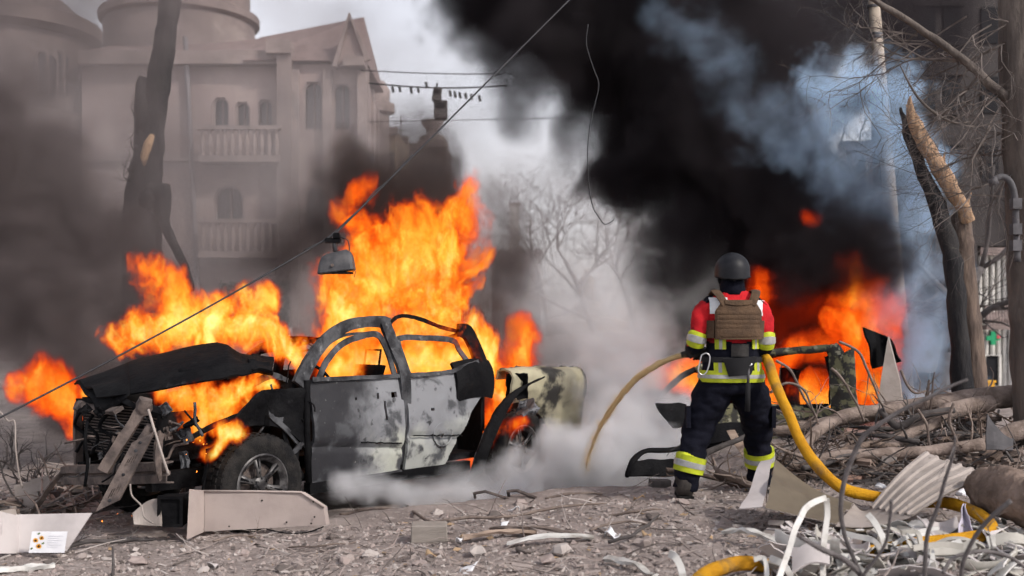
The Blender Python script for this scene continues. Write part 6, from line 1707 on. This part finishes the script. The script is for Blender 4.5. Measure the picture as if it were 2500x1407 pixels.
# ------------------------------------------------------------------ smoke and fire (real volumes)
def vol_mat(name, kind, color=(.5, .5, .5), density=1.0, emis=1.0, aniso=0.0, ramp=None, glow=None):
    m = bpy.data.materials.new(name); m.use_nodes = True
    n, L = m.node_tree.nodes, m.node_tree.links; n.clear()
    out = n.new('ShaderNodeOutputMaterial')
    if kind == 'smoke':
        pv = n.new('ShaderNodeVolumePrincipled'); pv.inputs['Color'].default_value = (*color, 1); pv.inputs['Density'].default_value = density
        pv.inputs['Anisotropy'].default_value = aniso
        L.new(pv.outputs[0], out.inputs['Volume'])
        return m
    at = n.new('ShaderNodeAttribute'); at.attribute_name = 'density'
    r = n.new('ShaderNodeValToRGB'); L.new(at.outputs['Fac'], r.inputs[0]); cr_ = r.color_ramp
    ramp = ramp or [(0, (.25, .012, .001)), (.25, (.72, .055, .003)), (.5, (1.0, .17, .008)), (.78, (1.0, .40, .03)), (1, (1.0, .72, .13))]
    cr_.elements[0].position = ramp[0][0]; cr_.elements[0].color = (*ramp[0][1], 1)
    cr_.elements[1].position = ramp[-1][0]; cr_.elements[1].color = (*ramp[-1][1], 1)
    for p_, c_ in ramp[1:-1]:
        e = cr_.elements.new(p_); e.color = (*c_, 1)
    mu = n.new('ShaderNodeMath'); mu.operation = 'MULTIPLY'; mu.inputs[1].default_value = density; L.new(at.outputs['Fac'], mu.inputs[0])
    ms = n.new('ShaderNodeMath'); ms.operation = 'MULTIPLY'; ms.inputs[1].default_value = emis; L.new(mu.outputs[0], ms.inputs[0])
    em = n.new('ShaderNodeEmission'); L.new(r.outputs[0], em.inputs[0]); L.new(ms.outputs[0], em.inputs[1])
    ab = n.new('ShaderNodeVolumeAbsorption'); ab.inputs[0].default_value = (0, 0, 0, 1); L.new(mu.outputs[0], ab.inputs[1])
    ad = n.new('ShaderNodeAddShader'); L.new(em.outputs[0], ad.inputs[0]); L.new(ab.outputs[0], ad.inputs[1]); L.new(ad.outputs[0], out.inputs['Volume'])
    return m

def vol(name, label, blobs, vox, m, warp=.2, wscale=2.0, edge=.5, nscale=3.0, namp=.8, stretch=(1, 1, 1), floor=None, mode='smoke', detail=5, rough=.58, holes=.0, seed=0.0, step=3.5):
    """a fog grid: distance to a chain of puffs, warped and broken up by turbulence"""
    m.cycles.volume_step_rate = step
    me = bpy.data.meshes.new(name)
    me.from_pydata([tuple(b[0]) for b in blobs], [], [])
    a = me.attributes.new('rad', 'FLOAT', 'POINT'); a.data.foreach_set('value', [b[1] for b in blobs])
    a = me.attributes.new('den', 'FLOAT', 'POINT'); a.data.foreach_set('value', [b[2] if len(b) > 2 else 1.0 for b in blobs])
    ex = namp * edge * .55
    mn = [min(b[0][i] - b[1] * (1 + ex) - warp * .6 for b in blobs) for i in range(3)]
    mx = [max(b[0][i] + b[1] * (1 + ex) + warp * .6 for b in blobs) for i in range(3)]
    if floor is not None: mn[2] = max(mn[2], floor)
    g = bpy.data.node_groups.new(name, 'GeometryNodeTree')
    g.interface.new_socket('Geometry', in_out='INPUT', socket_type='NodeSocketGeometry'); g.interface.new_socket('Geometry', in_out='OUTPUT', socket_type='NodeSocketGeometry')
    n, L = g.nodes, g.links
    gi, go = n.new('NodeGroupInput'), n.new('NodeGroupOutput')
    pos = n.new('GeometryNodeInputPosition').outputs[0]
    def vm(op, a_, b_=None, s_=None):
        x = n.new('ShaderNodeVectorMath'); x.operation = op
        for i, v in enumerate((a_, b_)):
            if v is None: continue
            if isinstance(v, (tuple, list)): x.inputs[i].default_value = v
            else: L.new(v, x.inputs[i])
        if s_ is not None: x.inputs['Scale'].default_value = s_
        return x.outputs[0]
    def ma(op, a_, b_=None, clamp=False):
        x = n.new('ShaderNodeMath'); x.operation = op; x.use_clamp = clamp
        for i, v in enumerate((a_, b_)):
            if v is None: continue
            if isinstance(v, (int, float)): x.inputs[i].default_value = v
            else: L.new(v, x.inputs[i])
        return x.outputs[0]
    def noise(vec, scale, det, ro=rough, dist=0.0):
        x = n.new('ShaderNodeTexNoise'); L.new(vec, x.inputs['Vector']); x.inputs['Scale'].default_value = scale; x.inputs['Detail'].default_value = det
        x.inputs['Roughness'].default_value = ro; x.inputs['Distortion'].default_value = dist
        return x
    ps = vm('ADD', vm('MULTIPLY', pos, stretch), (seed, seed * .7, seed * 1.3))
    off = vm('SCALE', vm('SUBTRACT', noise(ps, wscale, 3, .55).outputs['Color'], (.5, .5, .5)), s_=2.2 * warp)
    wp = vm('ADD', pos, off)
    sn = n.new('GeometryNodeSampleNearest'); L.new(gi.outputs[0], sn.inputs[0]); L.new(wp, sn.inputs[1])
    def samp(attr):
        na = n.new('GeometryNodeInputNamedAttribute'); na.data_type = 'FLOAT'; na.inputs[0].default_value = attr
        si = n.new('GeometryNodeSampleIndex'); si.data_type = 'FLOAT'; L.new(gi.outputs[0], si.inputs['Geometry']); L.new(na.outputs[0], si.inputs['Value']); L.new(sn.outputs[0], si.inputs['Index']); return si.outputs[0]
    pr = n.new('GeometryNodeProximity'); pr.target_element = 'POINTS'; L.new(gi.outputs[0], pr.inputs[0]); L.new(wp, pr.inputs['Sample Position'])
    r = samp('rad')
    env = ma('DIVIDE', ma('SUBTRACT', r, pr.outputs['Distance']), ma('MULTIPLY', r, edge))
    nv = vm('ADD', ps, vm('SCALE', off, s_=1.0))
    n2 = noise(nv, nscale, detail, rough, .4).outputs[0]
    if mode == 'smoke':
        x = ma('ADD', env, ma('MULTIPLY', ma('SUBTRACT', n2, .5), 2.2 * namp))
        x = ma('MULTIPLY', x, 1.0, True)
        if holes:
            n3 = noise(nv, nscale * .5, 4, .5).outputs[0]
            mr = n.new('ShaderNodeMapRange'); L.new(n3, mr.inputs[0]); mr.interpolation_type = 'SMOOTHSTEP'; mr.inputs[1].default_value = .5 - .12; mr.inputs[2].default_value = .5 + .12; mr.inputs[3].default_value = 1 - holes; mr.inputs[4].default_value = 1
            x = ma('MULTIPLY', x, mr.outputs[0])
    else:
        e2 = ma('MULTIPLY', env, 1.0, True)
        mr = n.new('ShaderNodeMapRange'); L.new(n2, mr.inputs[0]); mr.inputs[1].default_value = .30; mr.inputs[2].default_value = .72; mr.inputs[3].default_value = -namp; mr.inputs[4].default_value = 1
        mr.clamp = False
        # hot core keeps burning, the rim is torn into tongues
        n4 = noise(vm('ADD', nv, vm('SCALE', off, s_=.6)), nscale * 2.3, 4, .6, .8).outputs[0]
        ridge = ma('SUBTRACT', 1.0, ma('ABSOLUTE', ma('MULTIPLY', ma('SUBTRACT', n4, .5), 5.0)))
        x = ma('ADD', ma('MULTIPLY', e2, 1.06), ma('MULTIPLY', ma('SUBTRACT', mr.outputs[0], .5), .95))
        x = ma('MULTIPLY', ma('ADD', x, ma('MULTIPLY', ma('SUBTRACT', ridge, .38), .46)), 1.0, True)
        x = ma('MULTIPLY', x, ma('MULTIPLY', ma('MULTIPLY', e2, 4.0), 1.0, True))
    x = ma('MULTIPLY', x, samp('den'))
    vc = n.new('GeometryNodeVolumeCube'); L.new(x, vc.inputs[0]); vc.inputs['Min'].default_value = mn; vc.inputs['Max'].default_value = mx
    for i, k in enumerate('XYZ'): vc.inputs['Resolution ' + k].default_value = max(4, int((mx[i] - mn[i]) / vox))
    st = n.new('GeometryNodeSetMaterial'); L.new(vc.outputs[0], st.inputs[0]); st.inputs['Material'].default_value = m; L.new(st.outputs[0], go.inputs[0])
    ob = bpy.data.objects.new(name, me); C.objects.link(ob); me.materials.append(m)
    ob.modifiers.new('fog', 'NODES').node_group = g
    return tag(ob, label, None, None, 'stuff')

def chain(pts, k=5, g=1.0):
    """interpolate puffs (px, py, depth, radius_in_photo_px[, density]) into a chain"""
    out = []
    for i in range(len(pts) - 1):
        a_, b_ = pts[i], pts[i + 1]
        for j in range(k):
            t = j / k; q = [a_[c] + (b_[c] - a_[c]) * t for c in range(4)]
            d = [(a_[4] if len(a_) > 4 else 1), (b_[4] if len(b_) > 4 else 1)]
            out.append((P(q[0], q[1], q[2]), g * q[3] / FPX * q[2], d[0] + (d[1] - d[0]) * t))
    a_ = pts[-1]; out.append((P(a_[0], a_[1], a_[2]), g * a_[3] / FPX * a_[2], a_[4] if len(a_) > 4 else 1))
    return out

# --- smoke
m_black = vol_mat('black_oil_smoke', 'smoke', (.055, .048, .053), 5.5)
m_brown = vol_mat('brown_smoke', 'smoke', (.10, .08, .077), 5.0)
m_grey = vol_mat('grey_smoke', 'smoke', (.19, .16, .16), 4.6)
m_thin2 = vol_mat('thin_grey_smoke', 'smoke', (.31, .27, .27), 1.9)
m_thin = vol_mat('thin_brown_smoke', 'smoke', (.40, .35, .34), .42)
m_haze = vol_mat('pale_drifting_smoke', 'smoke', (.50, .46, .465), .17)
m_white = vol_mat('white_steam', 'smoke', (.965, .965, .995), 10.0)
m_blue = vol_mat('blue_white_smoke', 'smoke', (.58, .77, 1.0), 6.5)

vol('black_smoke', 'towering black smoke column above the second burning car',
    chain([(1960, 860, 14.2, 230), (1920, 700, 14.3, 290), (1850, 540, 14.6, 310), (1760, 400, 15.0, 330), (1690, 260, 15.4, 380), (1590, 120, 15.8, 430), (1520, -40, 16.2, 500), (1460, -220, 16.6, 560)]) +
    chain([(1980, 60, 18, 160, .5), (2100, 30, 19.5, 170, .35), (2250, 60, 20.5, 170, .3)], 3) + chain([(1700, 620, 14.6, 170), (1650, 720, 14.6, 150, .8), (1620, 820, 14.6, 120, .6)], 3) + chain([(1420, 60, 15.5, 210), (1290, 120, 15.2, 160, .7), (1260, 250, 15, 120, .5)], 4),
    .095, m_black, .85, .65, .42, 1.6, 1.15, holes=.75, detail=6, rough=.64, step=2.5)
vol('black_puff', 'black smoke puff rolling off the top of the second car fire',
    chain([(1960, 640, 13.0, 120), (2040, 615, 12.9, 125), (2110, 620, 12.8, 115), (2170, 640, 12.7, 90), (2205, 660, 12.7, 50)], 4), .06, m_black, .4, 1.2, .5, 2.2, .8, holes=.3, seed=21.0)
vol('brown_smoke', 'dark brown smoke rolling up behind the pickup flames',
    chain([(1120, 700, 11.6, 140), (1050, 560, 11.9, 190), (960, 470, 12.2, 180), (860, 490, 12.6, 170, .6), (760, 560, 13, 150, .35), (690, 640, 13.2, 140, .25)]) +
    chain([(1190, 780, 11.6, 110), (1215, 640, 11.8, 95, .8), (1190, 520, 12, 80, .5)]) + chain([(1000, 430, 12.2, 140), (1010, 350, 12.4, 100, .5)], 3) + chain([(1260, 700, 12.2, 70, .35), (1300, 560, 12.5, 60, .2)], 3),
    .06, m_brown, .55, 1.0, .6, 2.2, 1.2, holes=.6, seed=3.1, detail=6, rough=.62)
vol('dark_smoke', 'dense brown grey smoke billowing at the left edge behind the front fire',
    chain([(190, 930, 12.6, 130, 1), (110, 800, 13.0, 150, 1), (40, 640, 13.6, 170, .9), (-30, 480, 14.2, 190, .8), (-60, 300, 15, 180, .6)], 2) + chain([(350, 810, 13.2, 115, .9), (300, 670, 13.8, 130, .8), (210, 530, 14.4, 140, .6), (120, 400, 15, 130, .45)], 2),
    .075, m_grey, .75, 1.0, .32, 2.2, 1.0, holes=.7, seed=4.4, detail=6, rough=.62, step=2.5)
vol('grey_smoke', 'grey brown smoke drifting over the upper left before the ornate building',
    chain([(230, 700, 16, 260, .5), (60, 520, 16, 280, .6), (-20, 270, 17, 320, .6), (-40, 60, 18, 320, .6)]) +
    chain([(400, 780, 15, 190, .6), (380, 560, 16, 210, .4), (340, 360, 17, 220, .25), (300, 150, 18, 260, .3), (200, -30, 19, 300, .5)]),
    .14, m_thin2, .9, .7, .8, 1.3, 1.3, holes=.92, seed=7.7, detail=5, rough=.58)
vol('drifting_smoke', 'thin brown smoke drifting across the white sky above the street',
    chain([(1190, 480, 14, 90, .9), (1170, 360, 15, 110, .8), (1120, 200, 17, 130, .7), (1000, 110, 18, 130, .7), (860, 60, 19, 150, .6), (700, 0, 20, 170, .6)]) + chain([(1250, 640, 14, 100, .8), (1300, 500, 15, 110, .5), (1330, 380, 16, 110, .4)]) + chain([(700, 420, 15, 120, .8), (780, 330, 16, 110, .6), (600, 520, 15, 140, .5)]),
    .12, m_thin, .9, .5, .9, 1.1, 1.1, holes=.8, seed=13.3)
vol('haze', 'thin pale smoke haze filling the street before the buildings',
    chain([(-100, 500, 34, 560, 1), (300, 450, 34, 540, 1), (700, 500, 34, 520, 1), (1050, 620, 36, 460, .9), (1400, 700, 40, 400, 1.5), (1750, 650, 38, 400, 1)], 4),
    .6, m_haze, 2.0, .12, .9, .25, .6, holes=.35, detail=3, floor=-.2)
vol('steam', 'white steam and smoke billowing low between the pickup and the firefighter',
    chain([(1420, 1175, 9.9, 90), (1500, 1110, 10.4, 110), (1535, 1010, 11.4, 120, .6), (1510, 890, 12.6, 150, .3), (1440, 740, 13.4, 190, .14)]) +
    chain([(1500, 1150, 9.7, 105), (1590, 1110, 10.1, 105), (1660, 1020, 10.8, 80, .6)]) + chain([(1340, 1160, 9.9, 85), (1240, 1185, 9.75, 70), (1130, 1200, 9.6, 55), (1010, 1205, 9.4, 52), (900, 1212, 9.2, 54), (820, 1215, 9.0, 38)]) + chain([(1340, 1105, 10.2, 60, .9), (1270, 1115, 10.15, 58, .9), (1210, 1150, 10.0, 50, .8)], 3),
    .04, m_white, .34, 1.5, .8, 2.6, 1.15, holes=.6, floor=-.36, seed=1.9)
m_jet = vol_mat('tan_water_mist', 'smoke', (.97, .74, .42), 26)
vol('jet_mist', 'tan spray of foamy water round the hose jet', [(p, .030 + .028 * (i / len(q_j)), .9 - .55 * (i / len(q_j)) ** 2) for q_j in [crv(jet, 4)] for i, p in enumerate(q_j)], .014, m_jet, .03, 7, .9, 14, 1.0, seed=2.0)
vol('blue_smoke', 'blue white smoke wisps curling across the black column',
    chain([(1590, 40, 12.6, 55, .07), (1690, 80, 12.6, 80, .10), (1790, 200, 12.6, 75, .08), (1890, 310, 12.6, 95, .2), (1980, 310, 12.6, 100, .5), (2050, 230, 12.6, 110, 1.9), (2120, 225, 12.6, 105, 2.0), (2175, 290, 12.6, 90, 1.3), (2210, 420, 12.6, 85, .7), (2225, 560, 12.6, 90, .5), (2235, 700, 12.8, 100, .4), (2240, 850, 13, 110, .35), (2230, 960, 13, 110, .35)]) + chain([(2100, 320, 12.8, 80, .6), (2080, 430, 13, 100, .45), (2120, 530, 13, 90, .45)]),
    .045, m_blue, .6, 1.4, 1.0, 3.2, 1.5, holes=.85, seed=5.2, detail=6, rough=.62)

# --- fire
m_fire = vol_mat('flame', 'fire', density=20, emis=1.12, ramp=[(0, (.14, .005, .001)), (.13, (.52, .03, .002)), (.30, (.95, .13, .006)), (.52, (1.0, .31, .018)), (.78, (1.0, .62, .09)), (1, (1.0, .88, .30))])
m_fire2 = vol_mat('deep_orange_flame', 'fire', density=15, emis=.98, ramp=[(0, (.14, .005, .001)), (.3, (.55, .03, .002)), (.56, (1.0, .11, .005)), (.82, (1.0, .29, .016)), (1, (1.0, .62, .09))])
FK = dict(mode='fire', step=1.2, stretch=(1, 1, .55), detail=6, rough=.66)
G1 = 1.48
vol('cab_fire', 'tall roaring orange flames above the pickup cab',
    chain([(850, 860, 10.7, 70), (865, 780, 10.7, 85), (900, 700, 10.7, 105, .95), (940, 640, 10.7, 95, .85), (920, 580, 10.7, 80, .7)], 5, G1) + chain([(1040, 850, 11.1, 95), (1050, 740, 11.1, 110), (1070, 650, 11.1, 90, .95), (1100, 570, 11.0, 65, .85), (1130, 510, 11.0, 45, .75), (1138, 460, 11.0, 30, .65)], 5, G1) + chain([(1000, 700, 10.9, 90), (1000, 620, 10.9, 80, .8), (1010, 560, 10.9, 55, .6)], 4, G1) + chain([(1150, 820, 11.2, 50), (1190, 900, 11.2, 42), (1215, 960, 11.2, 34)], 4, G1) + chain([(900, 560, 10.7, 45, .6), (840, 530, 10.7, 32, .5), (880, 460, 10.7, 32, .35)], 3, G1),
    .014, m_fire, .30, 2.6, .75, 5.6, .95, **FK)
vol('engine_fire', 'flames leaping over the crumpled hood',
    chain([(290, 830, 9.9, 40, .9), (350, 810, 9.8, 54), (420, 790, 9.8, 64), (500, 790, 9.8, 68), (580, 790, 9.8, 60), (650, 820, 9.8, 50), (720, 870, 9.8, 42)], 5, G1) + chain([(420, 760, 9.8, 50, .9), (400, 700, 9.8, 44, .75), (370, 650, 9.8, 34, .6)], 4, G1) + chain([(500, 760, 9.8, 50), (590, 750, 9.8, 52), (630, 750, 9.8, 40, .8)], 3, G1),
    .014, m_fire, .24, 2.8, .8, 5.8, .92, seed=2.2, **FK)
vol('bay_fire', 'flames inside the engine bay below the hood',
    chain([(395, 955, 8.80, 24), (450, 975, 8.72, 40), (500, 990, 8.66, 52), (485, 1030, 8.58, 40), (550, 985, 8.72, 48), (600, 960, 8.85, 34), (650, 935, 9.0, 24)], 5, G1) + chain([(535, 1060, 8.42, 24), (575, 1050, 8.46, 24), (515, 1100, 8.36, 18)], 4, G1),
    .013, m_fire, .10, 4.5, .9, 8, .75, seed=4.2, **FK)
vol('front_fire', 'orange fire ball at the far front corner of the pickup',
    chain([(185, 1055, 9.75, 20), (180, 1000, 9.75, 44), (150, 960, 9.75, 60), (100, 935, 9.75, 56), (55, 945, 9.75, 38)], 5, G1) + chain([(200, 960, 9.75, 36), (215, 965, 9.7, 22)], 2, G1),
    .015, m_fire2, .14, 3.0, .85, 6.0, .35, seed=6.1, **FK)
vol('cab_inside_fire', 'bright flames inside the pickup cab seen through the windows',
    chain([(830, 900, 10.3, 48), (900, 880, 10.4, 52), (960, 890, 10.5, 48), (1040, 885, 10.6, 52), (1110, 880, 10.8, 50)], 5, G1),
    .022, m_fire, .12, 3.2, .9, 5.5, .5, seed=8.3, **FK)
vol('bed_fire', 'flames rising behind the pickup bed',
    chain([(1230, 950, 11.6, 30), (1270, 880, 11.9, 42), (1285, 830, 11.9, 38), (1270, 785, 11.9, 26, .8)], 5, G1) + chain([(1150, 1120, 11.1, 26, .8), (1180, 1050, 11.1, 30), (1210, 990, 11.1, 30)], 4, G1) + chain([(1215, 1085, 11.0, 16), (1250, 1050, 11.0, 20), (1290, 1035, 11.0, 14)], 4, G1),
    .02, m_fire2, .12, 3.4, .9, 5.5, .5, seed=9.4, **FK)
vol('car_fire', 'deep orange flames swallowing the second car',
    chain([(1900, 960, 13.2, 60), (1960, 975, 13.2, 55), (2020, 960, 13.2, 50)], 4, G1) + chain([(1890, 880, 13.4, 40, .6), (1960, 850, 13.4, 40, .7), (2020, 840, 13.4, 45, .8)], 4, G1) + chain([(2110, 960, 13.2, 48), (2100, 880, 13.2, 68), (2085, 800, 13.2, 90), (2130, 770, 13.2, 70), (2080, 710, 13.2, 62, .85), (2070, 660, 13.2, 42, .65)], 5, G1) + chain([(1600, 930, 13, 34, .9), (1650, 915, 13, 36), (1700, 925, 13, 40), (1760, 930, 13, 40)], 4, G1) + chain([(1845, 720, 13.2, 34, .6), (1850, 680, 13.2, 26, .5)], 2, G1) + [(P(1985, 532, 13.0), .16, .6)] + chain([(1850, 820, 13.5, 60, .16), (1900, 740, 13.5, 70, .13), (1990, 760, 13.5, 75, .16), (2040, 700, 13.4, 60, .2)], 4, G1),  # last sparse chain is a dim red glow added inside the smoke
    .022, m_fire2, .19, 2.3, .85, 4.0, .5, seed=11.5, **FK)
